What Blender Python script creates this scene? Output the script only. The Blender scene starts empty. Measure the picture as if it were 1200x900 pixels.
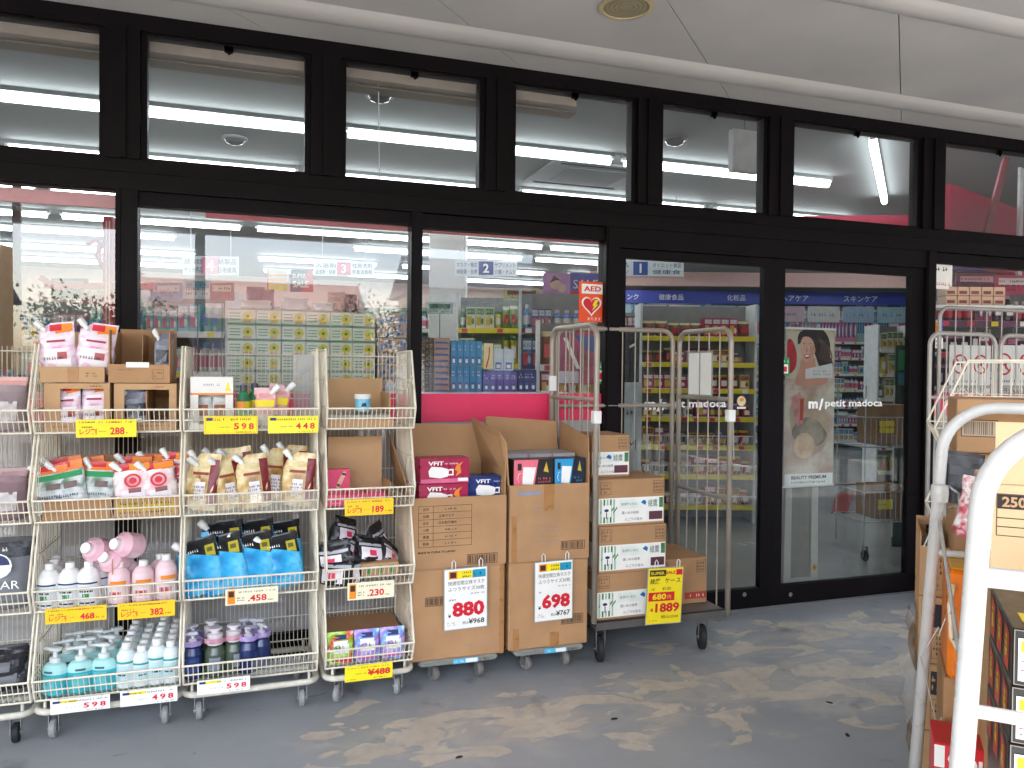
import bpy, math, random
from mathutils import Matrix, Vector
random.seed(7)
R = math.radians
PI = math.pi
C = bpy.context.scene.collection
SC = bpy.context.scene

# ------------------------------------------------------------------ camera
YAW, PIT, ROL, FPX, CAMY, CAMH = 0.326863, -0.0161230, 0.00944790, 905.13, -3.84526, 1.38
FW = Vector((math.sin(YAW)*math.cos(PIT), math.cos(YAW)*math.cos(PIT), math.sin(PIT)))
r0 = Vector((math.cos(YAW), -math.sin(YAW), 0)); u0 = r0.cross(FW)
RT = r0*math.cos(ROL) + u0*math.sin(ROL); UP = -r0*math.sin(ROL) + u0*math.cos(ROL)
CP = Vector((0, CAMY, CAMH))
cam = bpy.data.cameras.new('camera'); co = bpy.data.objects.new('camera', cam); C.objects.link(co)
cam.sensor_width = 36; cam.lens = 36*FPX/1200; cam.clip_end = 600; cam.clip_start = .05
co.matrix_world = Matrix(((RT.x, UP.x, -FW.x, CP.x), (RT.y, UP.y, -FW.y, CP.y), (RT.z, UP.z, -FW.z, CP.z), (0, 0, 0, 1)))
SC.camera = co
def ray(x, y): return FW + RT*((x-600)/FPX) + UP*((450-y)/FPX)
def onY(x, y, Y):
    d = ray(x, y); return CP + d*((Y-CP.y)/d.y)
def onZ(x, y, Z):
    d = ray(x, y); return CP + d*((Z-CP.z)/d.z)
def atD(x, y, D): return CP + ray(x, y)*D

# ------------------------------------------------------------------ light
SUN_EL, SUN_AZ = R(52), R(205)      # azimuth measured from +Y towards +X : sun stands behind the camera, a little left
w = bpy.data.worlds.new('World'); SC.world = w; w.use_nodes = True
nt = w.node_tree; bg = nt.nodes['Background']
sky = nt.nodes.new('ShaderNodeTexSky'); sky.sky_type = 'NISHITA'; sky.sun_disc = False
sky.sun_elevation = SUN_EL; sky.sun_rotation = SUN_AZ; sky.dust_density = 2.5; sky.air_density = 1.0
nt.links.new(sky.outputs[0], bg.inputs[0]); bg.inputs[1].default_value = 0.14
sl = bpy.data.lights.new('sun', 'SUN'); sl.energy = 3.2; sl.angle = R(.6); sl.color = (1, .95, .88)
so = bpy.data.objects.new('sun', sl); C.objects.link(so)
sd = Vector((math.sin(SUN_AZ)*math.cos(SUN_EL), math.cos(SUN_AZ)*math.cos(SUN_EL), math.sin(SUN_EL)))
so.rotation_euler = sd.to_track_quat('Z', 'Y').to_euler()
SC.view_settings.view_transform = 'Standard'; SC.view_settings.look = 'None'
SC.view_settings.exposure = 3.0; SC.view_settings.gamma = 1
SC.cycles.max_bounces = 7; SC.cycles.diffuse_bounces = 4; SC.cycles.glossy_bounces = 3
SC.cycles.transparent_max_bounces = 16; SC.cycles.sample_clamp_indirect = 6
SC.cycles.caustics_reflective = False; SC.cycles.caustics_refractive = False

# ------------------------------------------------------------------ materials
def lin(h):
    if isinstance(h, (tuple, list)): return tuple(h)[:3]
    h = h.lstrip('#'); c = [int(h[i:i+2], 16)/255 for i in (0, 2, 4)]
    return tuple(x/12.92 if x <= .04045 else ((x+.055)/1.055)**2.4 for x in c)
MATS = {}
def mat(col, rough=.55, metal=0, var=.10, scale=14, bump=0, bscale=60, spec=.5, coat=0, trans=0, key=None):
    k = (tuple(lin(col)), rough, metal, var, scale, bump, bscale, spec, coat, trans)
    if k in MATS: return MATS[k]
    m = bpy.data.materials.new(key or 'paint'); m.use_nodes = True; n = m.node_tree.nodes; L = m.node_tree.links
    b = n['Principled BSDF']; c = lin(col)
    b.inputs['Roughness'].default_value = rough; b.inputs['Metallic'].default_value = metal
    b.inputs['Specular IOR Level'].default_value = spec; b.inputs['Coat Weight'].default_value = coat
    b.inputs['Transmission Weight'].default_value = trans
    if var > 0 or bump > 0:
        tc = n.new('ShaderNodeTexCoord')
    if var > 0:
        no = n.new('ShaderNodeTexNoise'); no.inputs['Scale'].default_value = scale; no.inputs['Detail'].default_value = 5
        L.new(tc.outputs['Object'], no.inputs['Vector'])
        mr = n.new('ShaderNodeMapRange'); mr.inputs['From Min'].default_value = .3; mr.inputs['From Max'].default_value = .7
        mr.inputs['To Min'].default_value = 1-var; mr.inputs['To Max'].default_value = 1+var
        L.new(no.outputs['Fac'], mr.inputs['Value'])
        mx = n.new('ShaderNodeVectorMath'); mx.operation = 'SCALE'; mx.inputs[0].default_value = c
        L.new(mr.outputs[0], mx.inputs['Scale']); L.new(mx.outputs[0], b.inputs['Base Color'])
        rr = n.new('ShaderNodeMapRange'); rr.inputs['To Min'].default_value = max(.02, rough-.12); rr.inputs['To Max'].default_value = min(1, rough+.12)
        L.new(no.outputs['Fac'], rr.inputs['Value']); L.new(rr.outputs[0], b.inputs['Roughness'])
    else: b.inputs['Base Color'].default_value = (*c, 1)
    if bump > 0:
        n2 = n.new('ShaderNodeTexNoise'); n2.inputs['Scale'].default_value = bscale; n2.inputs['Detail'].default_value = 6
        L.new(tc.outputs['Object'], n2.inputs['Vector'])
        bp = n.new('ShaderNodeBump'); bp.inputs['Strength'].default_value = bump; bp.inputs['Distance'].default_value = .01
        L.new(n2.outputs['Fac'], bp.inputs['Height']); L.new(bp.outputs[0], b.inputs['Normal'])
    MATS[k] = m; return m
def emat(col, s, name='lamp_glow'):
    m = bpy.data.materials.new(name); m.use_nodes = True; b = m.node_tree.nodes['Principled BSDF']
    b.inputs['Base Color'].default_value = (.8, .8, .8, 1); b.inputs['Emission Color'].default_value = (*lin(col), 1)
    b.inputs['Emission Strength'].default_value = s; return m
def glass_mat(f0=.04, dirt=.0, tint=(1, 1, 1), name='window_glass'):
    m = bpy.data.materials.new(name); m.use_nodes = True; n = m.node_tree.nodes; L = m.node_tree.links
    n.remove(n['Principled BSDF']); out = n['Material Output']
    lw = n.new('ShaderNodeLayerWeight'); lw.inputs[0].default_value = .5
    pw = n.new('ShaderNodeMath'); pw.operation = 'POWER'; pw.inputs[1].default_value = 5; L.new(lw.outputs['Facing'], pw.inputs[0])
    ma = n.new('ShaderNodeMath'); ma.operation = 'MULTIPLY_ADD'; ma.inputs[1].default_value = 1-f0; ma.inputs[2].default_value = f0; L.new(pw.outputs[0], ma.inputs[0])
    tr = n.new('ShaderNodeBsdfTransparent'); tr.inputs[0].default_value = (*tint, 1)
    gl = n.new('ShaderNodeBsdfGlossy'); gl.inputs['Roughness'].default_value = .012
    mx = n.new('ShaderNodeMixShader'); L.new(ma.outputs[0], mx.inputs[0]); L.new(tr.outputs[0], mx.inputs[1]); L.new(gl.outputs[0], mx.inputs[2])
    last = mx
    if dirt > 0:
        df = n.new('ShaderNodeBsdfDiffuse'); df.inputs[0].default_value = (.6, .6, .6, 1)
        tc = n.new('ShaderNodeTexCoord'); no = n.new('ShaderNodeTexNoise'); no.inputs['Scale'].default_value = 3; no.inputs['Detail'].default_value = 8
        mp = n.new('ShaderNodeMapping'); mp.inputs['Scale'].default_value = (1, 1, .4)
        L.new(tc.outputs['Object'], mp.inputs[0]); L.new(mp.outputs[0], no.inputs['Vector'])
        mr = n.new('ShaderNodeMapRange'); mr.inputs['From Min'].default_value = .35; mr.inputs['From Max'].default_value = .75
        mr.inputs['To Min'].default_value = dirt*.4; mr.inputs['To Max'].default_value = dirt*1.6; L.new(no.outputs['Fac'], mr.inputs['Value'])
        m2 = n.new('ShaderNodeMixShader'); L.new(mr.outputs[0], m2.inputs[0]); L.new(mx.outputs[0], m2.inputs[1]); L.new(df.outputs[0], m2.inputs[2]); last = m2
    L.new(last.outputs[0], out.inputs[0]); return m
def ramp_mat(cols, scale, rough=.5, name='mottled', coord='Object', kind='VORONOI', stretch=(1, 1, 1), bump=0):
    """patchy print: a colour ramp driven by voronoi cells or noise"""
    m = bpy.data.materials.new(name); m.use_nodes = True; n = m.node_tree.nodes; L = m.node_tree.links; b = n['Principled BSDF']
    tc = n.new('ShaderNodeTexCoord'); mp = n.new('ShaderNodeMapping'); mp.inputs['Scale'].default_value = stretch
    L.new(tc.outputs[coord], mp.inputs[0])
    if kind == 'VORONOI':
        t = n.new('ShaderNodeTexVoronoi'); t.inputs['Scale'].default_value = scale; L.new(mp.outputs[0], t.inputs['Vector'])
        sp = n.new('ShaderNodeSeparateColor'); L.new(t.outputs['Color'], sp.inputs[0]); src = sp.outputs[0]
    else:
        t = n.new('ShaderNodeTexNoise'); t.inputs['Scale'].default_value = scale; t.inputs['Detail'].default_value = 6; L.new(mp.outputs[0], t.inputs['Vector']); src = t.outputs['Fac']
    cr = n.new('ShaderNodeValToRGB'); e = cr.color_ramp; e.interpolation = 'CONSTANT' if kind == 'VORONOI' else 'LINEAR'
    k = len(cols)
    for i, c in enumerate(cols):
        pos = i/k if kind == 'VORONOI' else .3+.4*i/max(1, k-1)
        el = e.elements[i] if i < 2 else e.elements.new(pos)
        el.position = pos; el.color = (*lin(c), 1)
    L.new(src, cr.inputs[0]); L.new(cr.outputs[0], b.inputs['Base Color']); b.inputs['Roughness'].default_value = rough
    if bump:
        bp = n.new('ShaderNodeBump'); bp.inputs['Strength'].default_value = bump; bp.inputs['Distance'].default_value = .01
        L.new(t.outputs['Fac'] if kind != 'VORONOI' else t.outputs['Distance'], bp.inputs['Height']); L.new(bp.outputs[0], b.inputs['Normal'])
    return m
def crinkle(col, rough=.28, bs=22, st=.6, metal=0, key='film'):
    return mat(col, rough=rough, bump=st, bscale=bs, var=.08, metal=metal, key=key)

ALU = mat((.0045, .0028, .0034), .5, var=.2, scale=5, spec=.12, key='black_aluminium')
WIRE = mat('#e6ddc8', .42, key='cream_wire'); WIRE2 = mat('#cfc9b8', .45, var=.16, scale=30, key='cream_rack_tube')
CAGE = mat('#a19688', .42, metal=.25, var=.12, scale=9, key='cage_steel')
WHITE = mat('#ecebe6', .38, var=.04, key='white_plastic'); WPIPE = mat('#c9c7c2', .3, var=.05, scale=20, key='white_enamel')
CARD = mat('#b28a64', .85, var=.09, scale=7, bump=.15, bscale=120, spec=.2, key='cardboard')
CARD2 = mat('#c09a72', .85, var=.08, scale=6, bump=.12, bscale=120, spec=.2, key='cardboard_light')
CARDIN = mat('#937456', .9, var=.08, scale=8, spec=.15, key='cardboard_inside')
TAPE = mat('#a8794a', .3, var=.08, scale=30, key='brown_tape')
INK = mat('#2b211c', .7, var=0, key='ink'); INKB = mat('#3c2a1d', .8, var=0, key='brown_ink'); RED = mat('#d3152c', .5, var=0, key='red_ink')
NAVY = mat('#1c2a5c', .5, var=0, key='navy_ink'); YEL = mat('#f6df1c', .5, var=.03, key='yellow_paper'); PAPER = mat('#f3f1ea', .55, var=.03, key='white_paper')
PINK = mat('#ea2f5e', .5, var=.03, key='pink_vinyl'); ORANGE = mat('#ee8a1a', .5, var=.04, key='orange_print')
RUBBER = mat('#1b1b1d', .7, key='rubber'); GRUB = mat('#8a8a8a', .6, key='grey_rubber'); STEEL = mat('#9a9a98', .35, metal=.8, key='zinc')
GREEN = mat('#1e8f4e', .5, var=.03, key='green_print'); BLUE = mat('#2563b4', .5, var=.05, key='blue_print'); LBLUE = mat('#53b7dd', .5, var=.03, key='light_blue')
GREYP = mat('#9b9b97', .5, key='grey_plastic')
CLEAR = glass_mat(.05, name='clear_acrylic', tint=(.97, .97, .95), dirt=.05)

# ------------------------------------------------------------------ mesh builder
TCACHE = {}
def text_geo(s, bold=0.0, sx=1.0):
    k = (s, bold, sx)
    if k in TCACHE: return TCACHE[k]
    cu = bpy.data.curves.new('t', 'FONT'); cu.body = s; cu.size = 1; cu.resolution_u = 2; cu.offset = bold; cu.align_x = 'LEFT'
    o = bpy.data.objects.new('t', cu); C.objects.link(o)
    dg = bpy.context.evaluated_depsgraph_get(); me = bpy.data.meshes.new_from_object(o.evaluated_get(dg))
    v = [(p.co.x, p.co.y) for p in me.vertices]; f = [tuple(p.vertices) for p in me.polygons]
    bpy.data.objects.remove(o); bpy.data.curves.remove(cu); bpy.data.meshes.remove(me)
    if not v: v = [(0, 0), (1, 0), (1, 1)]; f = [(0, 1, 2)]
    x0 = min(a for a, b in v); x1 = max(a for a, b in v); y0 = min(b for a, b in v); y1 = max(b for a, b in v)
    TCACHE[k] = (v, f, x0, x1, y0, y1); return TCACHE[k]
class MB:
    def __init__(s): s.v = []; s.f = []; s.fm = []; s.sm = []; s.mats = []; s.M = Matrix()
    def mi(s, m):
        if m not in s.mats: s.mats.append(m)
        return s.mats.index(m)
    def add(s, vs, fs, m, smooth=False, M=None):
        T = s.M @ M if M else s.M; b = len(s.v); s.v += [T @ Vector(v) for v in vs]; k = s.mi(m)
        for f in fs: s.f.append(tuple(b+i for i in f)); s.fm.append(k); s.sm.append(smooth)
        return s
    def box(s, x0, y0, z0, x1, y1, z1, m, M=None, bev=0):
        if x0 > x1: x0, x1 = x1, x0
        if y0 > y1: y0, y1 = y1, y0
        if z0 > z1: z0, z1 = z1, z0
        if bev <= 0:
            vs = [(x, y, z) for z in (z0, z1) for y in (y0, y1) for x in (x0, x1)]
            fs = [(0, 2, 3, 1), (4, 5, 7, 6), (0, 1, 5, 4), (2, 6, 7, 3), (0, 4, 6, 2), (1, 3, 7, 5)]
            return s.add(vs, fs, m, M=M)
        b = min(bev, (x1-x0)*.45, (y1-y0)*.45, (z1-z0)*.45); vs = []; ix = {}
        for i, (sx, X, bx) in enumerate(((0, x0, b), (1, x1, -b))):
            for j, (sy, Y, by) in enumerate(((0, y0, b), (1, y1, -b))):
                for k, (sz, Z, bz) in enumerate(((0, z0, b), (1, z1, -b))):
                    for a, p in enumerate(((X, Y+by, Z+bz), (X+bx, Y, Z+bz), (X+bx, Y+by, Z))):
                        ix[(i, j, k, a)] = len(vs); vs.append(p)
        q = lambda *a: tuple(ix[t] for t in a); fs = []
        for i in (0, 1):
            fs += [q((i, 0, 0, 0), (i, 1, 0, 0), (i, 1, 1, 0), (i, 0, 1, 0)), q((0, i, 0, 1), (1, i, 0, 1), (1, i, 1, 1), (0, i, 1, 1)), q((0, 0, i, 2), (1, 0, i, 2), (1, 1, i, 2), (0, 1, i, 2))]
            for j in (0, 1):
                fs += [q((i, j, 0, 0), (i, j, 1, 0), (i, j, 1, 1), (i, j, 0, 1)), q((i, 0, j, 0), (i, 1, j, 0), (i, 1, j, 2), (i, 0, j, 2)), q((0, i, j, 1), (1, i, j, 1), (1, i, j, 2), (0, i, j, 2))]
                for k in (0, 1): fs.append(q((i, j, k, 0), (i, j, k, 1), (i, j, k, 2)))
        return s.add(vs, fs, m, M=M)
    def rod(s, a, b, r, m, n=6, r2=None, cap=True):
        a = Vector(a); b = Vector(b); d = b-a
        if d.length < 1e-6: return s
        q = d.to_track_quat('Z', 'Y').to_matrix(); r2 = r if r2 is None else r2; vs = []
        for P, rr in ((a, r), (b, r2)):
            for i in range(n):
                t = 2*PI*i/n; vs.append(P + q @ Vector((rr*math.cos(t), rr*math.sin(t), 0)))
        fs = [(i, (i+1) % n, n+(i+1) % n, n+i) for i in range(n)]
        s.add(vs, fs, m, smooth=n > 4)
        if cap: s.add(vs, [tuple(range(n))[::-1], tuple(range(n, 2*n))], m)
        return s
    def tube(s, pts, r, m, n=8, closed=False):
        P = [Vector(p) for p in pts]; N = len(P); vs = []; up = None
        for i, p in enumerate(P):
            a = P[(i-1) % N] if (i or closed) else p; b = P[(i+1) % N] if (i < N-1 or closed) else p
            t = (b-a).normalized()
            if up is None: up = t.orthogonal().normalized()
            up = (up - t*up.dot(t)).normalized(); w_ = t.cross(up)
            for k in range(n):
                g = 2*PI*k/n; vs.append(p + up*(r*math.cos(g)) + w_*(r*math.sin(g)))
        fs = []
        for i in range(N if closed else N-1):
            j = (i+1) % N
            for k in range(n): fs.append((i*n+k, i*n+(k+1) % n, j*n+(k+1) % n, j*n+k))
        if not closed: fs += [tuple(range(n))[::-1], tuple(range((N-1)*n, N*n))]
        return s.add(vs, fs, m, smooth=True)
    def lathe(s, prof, m, n=16, M=None, smooth=True):
        """prof: (r, z[, material])"""
        for i in range(len(prof)-1):
            a, b = prof[i], prof[i+1]; mm = b[2] if len(b) > 2 else m; vs = []
            for (r, z) in ((a[0], a[1]), (b[0], b[1])):
                for k in range(n):
                    t = 2*PI*k/n; vs.append((r*math.cos(t), r*math.sin(t), z))
            s.add(vs, [(k, (k+1) % n, n+(k+1) % n, n+k) for k in range(n)], mm, smooth=smooth, M=M)
        return s
    def disc(s, x, z, r, m, y=0, n=14, sz=1, M=None):
        vs = [(x+r*math.cos(2*PI*k/n), y, z+r*sz*math.sin(2*PI*k/n)) for k in range(n)]
        return s.add(vs, [tuple(range(n))], m, M=M)
    def quad(s, x0, z0, x1, z1, m, y=0, M=None):
        return s.add([(x0, y, z0), (x1, y, z0), (x1, y, z1), (x0, y, z1)], [(0, 1, 2, 3)], m, M=M)
    def poly(s, pts, m, y=0, M=None):
        return s.add([(a, y, b) for a, b in pts], [tuple(range(len(pts)))], m, M=M)
    def text(s, t, x, z, h, m, y=0, wd=None, bold=.0, align='l', M=None):
        v, f, x0, x1, y0, y1 = text_geo(t, bold); k = h/max(1e-6, (y1-y0)); kx = k if wd is None else wd/max(1e-6, (x1-x0))
        W = (x1-x0)*kx; ox = x-(0 if align == 'l' else W/2 if align == 'c' else W)
        return s.add([((a-x0)*kx+ox, y, (b-y0)*k+z) for a, b in v], f, m, M=M)
    def scrib(s, x0, z0, x1, z1, m, y=0, rows=1, fill=.7, cw=None, M=None, rnd=random):
        """rows of tiny print too small to read"""
        h = (z1-z0)/rows; cw = cw or h*.5
        for r_ in range(rows):
            x = x0; zb = z0+r_*h+h*.15
            while x < x1-cw*.6:
                if rnd.random() < fill:
                    a = rnd.uniform(.35, .8)*cw; zz = zb+rnd.uniform(0, .25)*h
                    s.quad(x, zz, min(x+a, x1), zz+h*rnd.uniform(.12, .3), m, y, M); s.quad(x+a*.2, zb, min(x+a*.2+cw*.2, x1), zb+h*.65, m, y, M)
                x += cw
        return s
    def bars(s, x0, z0, x1, z1, m, y=0, n=16, M=None, rnd=random):
        W = (x1-x0)/n
        for i in range(n):
            s.quad(x0+i*W, z0, x0+i*W+W*rnd.uniform(.25, .75), z1, m, y, M)
        return s
    def outline(s, x0, z0, x1, z1, t, m, y=0, M=None):
        s.quad(x0, z0, x1, z0+t, m, y, M); s.quad(x0, z1-t, x1, z1, m, y, M); s.quad(x0, z0+t, x0+t, z1-t, m, y, M); return s.quad(x1-t, z0+t, x1, z1-t, m, y, M)
    def pouch(s, w_, h, d, m, mtop=None, topz=.8, n=14, bulge=1, seed=0, cut=0):
        """stand-up refill pouch: full at the foot, flat at the welded top"""
        rn = random.Random(seed); zs = [0, .03, .15, .35, .55, .72, .84, .93, 1.0]; th = [.72, .92, 1, .9, .68, .42, .22, .07, .04]; wd = [.9, .95, 1, .99, .97, .97, .98, 1, 1]
        rings = []
        for z, t, ww in zip(zs, th, wd):
            ring = []
            for k in range(n):
                a = 2*PI*k/n; ca, sa = math.cos(a), math.sin(a)
                ex = math.copysign(abs(ca)**.7, ca)*w_/2*ww; ey = math.copysign(abs(sa)**.9, sa)*d/2*t*bulge
                j = rn.uniform(-1, 1)*.0035*(1 if 0 < z < .9 else .3)
                cr = .004*math.sin(z*21+a*3+seed)*(1 if .1 < z < .9 else .2); xx = ex+j
                if cut and z > .8: lim = w_/2*(1-.75*(z-.8)/.2); xx = max(xx, -lim) if cut < 0 else min(xx, lim)
                ring.append((xx, ey+j+cr, z*h+j*(0 < z < 1)))
            rings.append(ring)
        for i in range(len(zs)-1):
            mm = mtop if (mtop and zs[i] >= topz-1e-6) else m
            s.add(rings[i]+rings[i+1], [(k, (k+1) % n, n+(k+1) % n, n+k) for k in range(n)], mm, smooth=True)
        s.add(rings[0], [tuple(range(n))[::-1]], m); s.add(rings[-1], [tuple(range(n))], mtop or m); return s
    def front_pt(s, w_, h, d, u, v, bulge=1):
        """a point on the pouch's front, u in -1..1, v in 0..1 (slightly proud)"""
        zs = [0, .03, .15, .35, .55, .72, .84, .93, 1.0]; th = [.72, .92, 1, .9, .68, .42, .22, .07, .04]
        for i in range(8):
            if v <= zs[i+1]: k = (v-zs[i])/(zs[i+1]-zs[i]); t = th[i]*(1-k)+th[i+1]*k; break
        ang = math.acos(max(-1, min(1, math.copysign(abs(u)**(1/.7), u)))); sa = abs(math.sin(ang))**.9
        return (u*w_/2*.98, -(sa*d/2*t*bulge+.0022), v*h)
    def decal(s, w_, h, d, u0_, v0, u1, v1, m, nu=5, nv=4, off=0, sl=0):
        vs = []
        for j in range(nv+1):
            for i in range(nu+1):
                u = u0_+(u1-u0_)*i/nu; v = min(.995, v0+(v1-v0)*j/nv+sl*(1-j/nv)*(u-u0_))
                p = s.front_pt(w_, h, d, u, v); vs.append((p[0], p[1]-off, p[2]))
        fs = [(j*(nu+1)+i, j*(nu+1)+i+1, (j+1)*(nu+1)+i+1, (j+1)*(nu+1)+i) for j in range(nv) for i in range(nu)]
        return s.add(vs, fs, m, smooth=True)
    def data(s, name):
        me = bpy.data.meshes.new(name); me.from_pydata([tuple(v) for v in s.v], [], s.f)
        for m in s.mats: me.materials.append(m)
        me.polygons.foreach_set('material_index', s.fm); me.polygons.foreach_set('use_smooth', s.sm); me.update(); return me
    def build(s, name, parent=None, loc=None, rot=None):
        o = bpy.data.objects.new(name, s.data(name)); C.objects.link(o)
        if parent: o.parent = parent
        if loc: o.location = loc
        if rot: o.rotation_euler = rot
        return o
def tag(o, label=None, cat=None, group=None, kind=None):
    for k, v in (('label', label), ('category', cat), ('group', group), ('kind', kind)):
        if v: o[k] = v
    return o
def thing(name, label, cat, loc=(0, 0, 0), rz=0, group=None, rot=None):
    o = bpy.data.objects.new(name, None); C.objects.link(o); o.empty_display_size = .05
    o.location = loc; o.rotation_euler = rot or (0, 0, rz); return tag(o, label, cat, group)
def struct(o): o['kind'] = 'structure'; return o
def dup(root, loc=None, rot=None, label=None, group=None, scale=None):
    def cp(o, par):
        c = o.copy(); C.objects.link(c); c.parent = par
        for ch in kids.get(o.name, []): cp(ch, c)
        return c
    kids = {}
    def walk(o):
        kids[o.name] = list(o.children)
        for ch in o.children: walk(ch)
    walk(root); r = cp(root, None)
    if loc is not None: r.location = loc
    if rot is not None: r.rotation_euler = rot
    if scale is not None: r.scale = scale
    if label: r['label'] = label
    if group: r['group'] = group
    return r
class Kit:
    """first use moves the prototype itself, later uses copy it"""
    def __init__(s, root, k=(1, 1, 1), jit=0): s.root = root; s.used = False; s.k = k; s.jit = jit
    def put(s, loc, rot=(0, 0, 0), label=None, group=None, scale=None):
        k = s.k; j = [random.uniform(-.06, .06)*s.jit for _ in range(3)]; scale = tuple(a*b*(1+q) for a, b, q in zip(scale or (1, 1, 1), k, j)); rot = (rot[0]+random.uniform(-.05, .02)*s.jit, rot[1]+random.uniform(-.09, .09)*s.jit, rot[2]+random.uniform(-.16, .16)*s.jit)
        if not s.used:
            s.used = True; r = s.root; r.location = loc; r.rotation_euler = rot
            if scale: r.scale = scale
            if label: r['label'] = label
            if group: r['group'] = group
            return r
        return dup(s.root, loc, rot, label, group, scale)
ORD = ['leftmost', 'second from left', 'third from left', 'fourth from left', 'fifth from left', 'sixth from left', 'seventh from left', 'eighth from left', 'ninth from left']
def rz(a): return Matrix.Rotation(a, 4, 'Z')
def tl(x, y, z): return Matrix.Translation((x, y, z))

# ================================================================== SETTING
def porch_floor_mat():
    m = bpy.data.materials.new('worn_grey_floor_paint'); m.use_nodes = True; n = m.node_tree.nodes; L = m.node_tree.links; b = n['Principled BSDF']
    tc = n.new('ShaderNodeTexCoord')
    def noise(sc, det=6, dist=0, stretch=None):
        t = n.new('ShaderNodeTexNoise'); t.inputs['Scale'].default_value = sc; t.inputs['Detail'].default_value = det; t.inputs['Distortion'].default_value = dist
        if stretch:
            mp = n.new('ShaderNodeMapping'); mp.inputs['Scale'].default_value = stretch; mp.inputs['Location'].default_value = (3.3, 1.7, 0); L.new(tc.outputs['Object'], mp.inputs[0]); L.new(mp.outputs[0], t.inputs['Vector'])
        else: L.new(tc.outputs['Object'], t.inputs['Vector'])
        return t.outputs['Fac']
    def math_(op, a, bb, c=None):
        q = n.new('ShaderNodeMath'); q.operation = op
        for i, x in enumerate((a, bb, c)):
            if x is None: continue
            if isinstance(x, (int, float)): q.inputs[i].default_value = x
            else: L.new(x, q.inputs[i])
        return q.outputs[0]
    sep = n.new('ShaderNodeSeparateXYZ'); L.new(tc.outputs['Object'], sep.inputs[0])
    def blob(cx, cy, rx, ry):      # traffic area where the paint has worn through
        dx = math_('DIVIDE', math_('SUBTRACT', sep.outputs[0], cx), rx); dy = math_('DIVIDE', math_('SUBTRACT', sep.outputs[1], cy), ry)
        return math_('SUBTRACT', 1, math_('SQRT', math_('ADD', math_('MULTIPLY', dx, dx), math_('MULTIPLY', dy, dy)), 0))
    a1 = blob(2.35, -1.0, 1.15, .36); a2 = blob(.95, -1.0, .7, .24); a3 = blob(2.9, -.5, 1.0, .25)
    area = math_('MAXIMUM', math_('MAXIMUM', a1, a2), math_('SUBTRACT', a3, .12)); area = math_('MAXIMUM', area, -1)
    sc = noise(3.4, 12, .7, (1.0, 1.9, 1)); worn = math_('ADD', math_('MULTIPLY', area, .15), sc)
    rmp = n.new('ShaderNodeMapRange'); rmp.inputs['From Min'].default_value = .565; rmp.inputs['From Max'].default_value = .585; L.new(worn, rmp.inputs['Value'])
    base = n.new('ShaderNodeMix'); base.data_type = 'RGBA'; L.new(noise(2.2, 10), base.inputs[0])
    base.inputs[6].default_value = (*lin('#8b8e91'), 1); base.inputs[7].default_value = (*lin('#a8acb0'), 1)
    wc = n.new('ShaderNodeMix'); wc.data_type = 'RGBA'; L.new(noise(7, 8), wc.inputs[0]); wc.inputs[6].default_value = (*lin('#aea392'), 1); wc.inputs[7].default_value = (*lin('#e0d6c6'), 1)
    bigm = n.new('ShaderNodeMapRange'); bigm.inputs['From Min'].default_value = .50; bigm.inputs['From Max'].default_value = .66; bigm.inputs['To Max'].default_value = .4
    L.new(math_('ADD', math_('MULTIPLY', area, .22), noise(5.5, 12, .3, (1, 1.4, 1))), bigm.inputs['Value'])
    brk = n.new('ShaderNodeMapRange'); brk.inputs['From Min'].default_value = .32; brk.inputs['From Max'].default_value = .52; brk.inputs['To Min'].default_value = .5; L.new(noise(19, 8), brk.inputs['Value'])
    wfac = math_('MULTIPLY', math_('MAXIMUM', rmp.outputs[0], bigm.outputs[0]), brk.outputs[0])
    mx = n.new('ShaderNodeMix'); mx.data_type = 'RGBA'; L.new(wfac, mx.inputs[0]); L.new(base.outputs[2], mx.inputs[6]); L.new(wc.outputs[2], mx.inputs[7])
    # faint scuffed haze round the worn spots, and dark grime
    g = n.new('ShaderNodeMapRange'); g.inputs['From Min'].default_value = .42; g.inputs['From Max'].default_value = .62; g.inputs['To Max'].default_value = .14; L.new(worn, g.inputs['Value'])
    m2 = n.new('ShaderNodeMix'); m2.data_type = 'RGBA'; L.new(g.outputs[0], m2.inputs[0]); L.new(mx.outputs[2], m2.inputs[6]); m2.inputs[7].default_value = (*lin('#a29c92'), 1)
    gr = n.new('ShaderNodeMapRange'); gr.inputs['From Min'].default_value = .62; gr.inputs['From Max'].default_value = .75; gr.inputs['To Max'].default_value = .75; L.new(noise(3.7, 10, 0, (1.3, 1, 1)), gr.inputs['Value'])
    m3 = n.new('ShaderNodeMix'); m3.data_type = 'RGBA'; L.new(gr.outputs[0], m3.inputs[0]); L.new(m2.outputs[2], m3.inputs[6]); m3.inputs[7].default_value = (*lin('#4b4d4f'), 1)
    L.new(m3.outputs[2], b.inputs['Base Color'])
    rr = n.new('ShaderNodeMapRange'); rr.inputs['To Min'].default_value = .2; rr.inputs['To Max'].default_value = .62; L.new(worn, rr.inputs['Value']); L.new(rr.outputs[0], b.inputs['Roughness'])
    bp = n.new('ShaderNodeBump'); bp.inputs['Strength'].default_value = .25; bp.inputs['Distance'].default_value = .004
    hh = math_('ADD', math_('MULTIPLY', rmp.outputs[0], -.6), math_('MULTIPLY', noise(160, 3), .5)); L.new(hh, bp.inputs['Height']); L.new(bp.outputs[0], b.inputs['Normal'])
    return m
CANE = -5.2      # unseen canopy edge, pushed out to keep the sun off the trolley
struct(MB().box(-12, CANE+.15, -.15, 16, -.04, 0, porch_floor_mat()).build('porch_floor'))
ASPH = mat('#7a7874', .9, var=.2, scale=3, bump=.4, bscale=200, key='asphalt')
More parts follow.
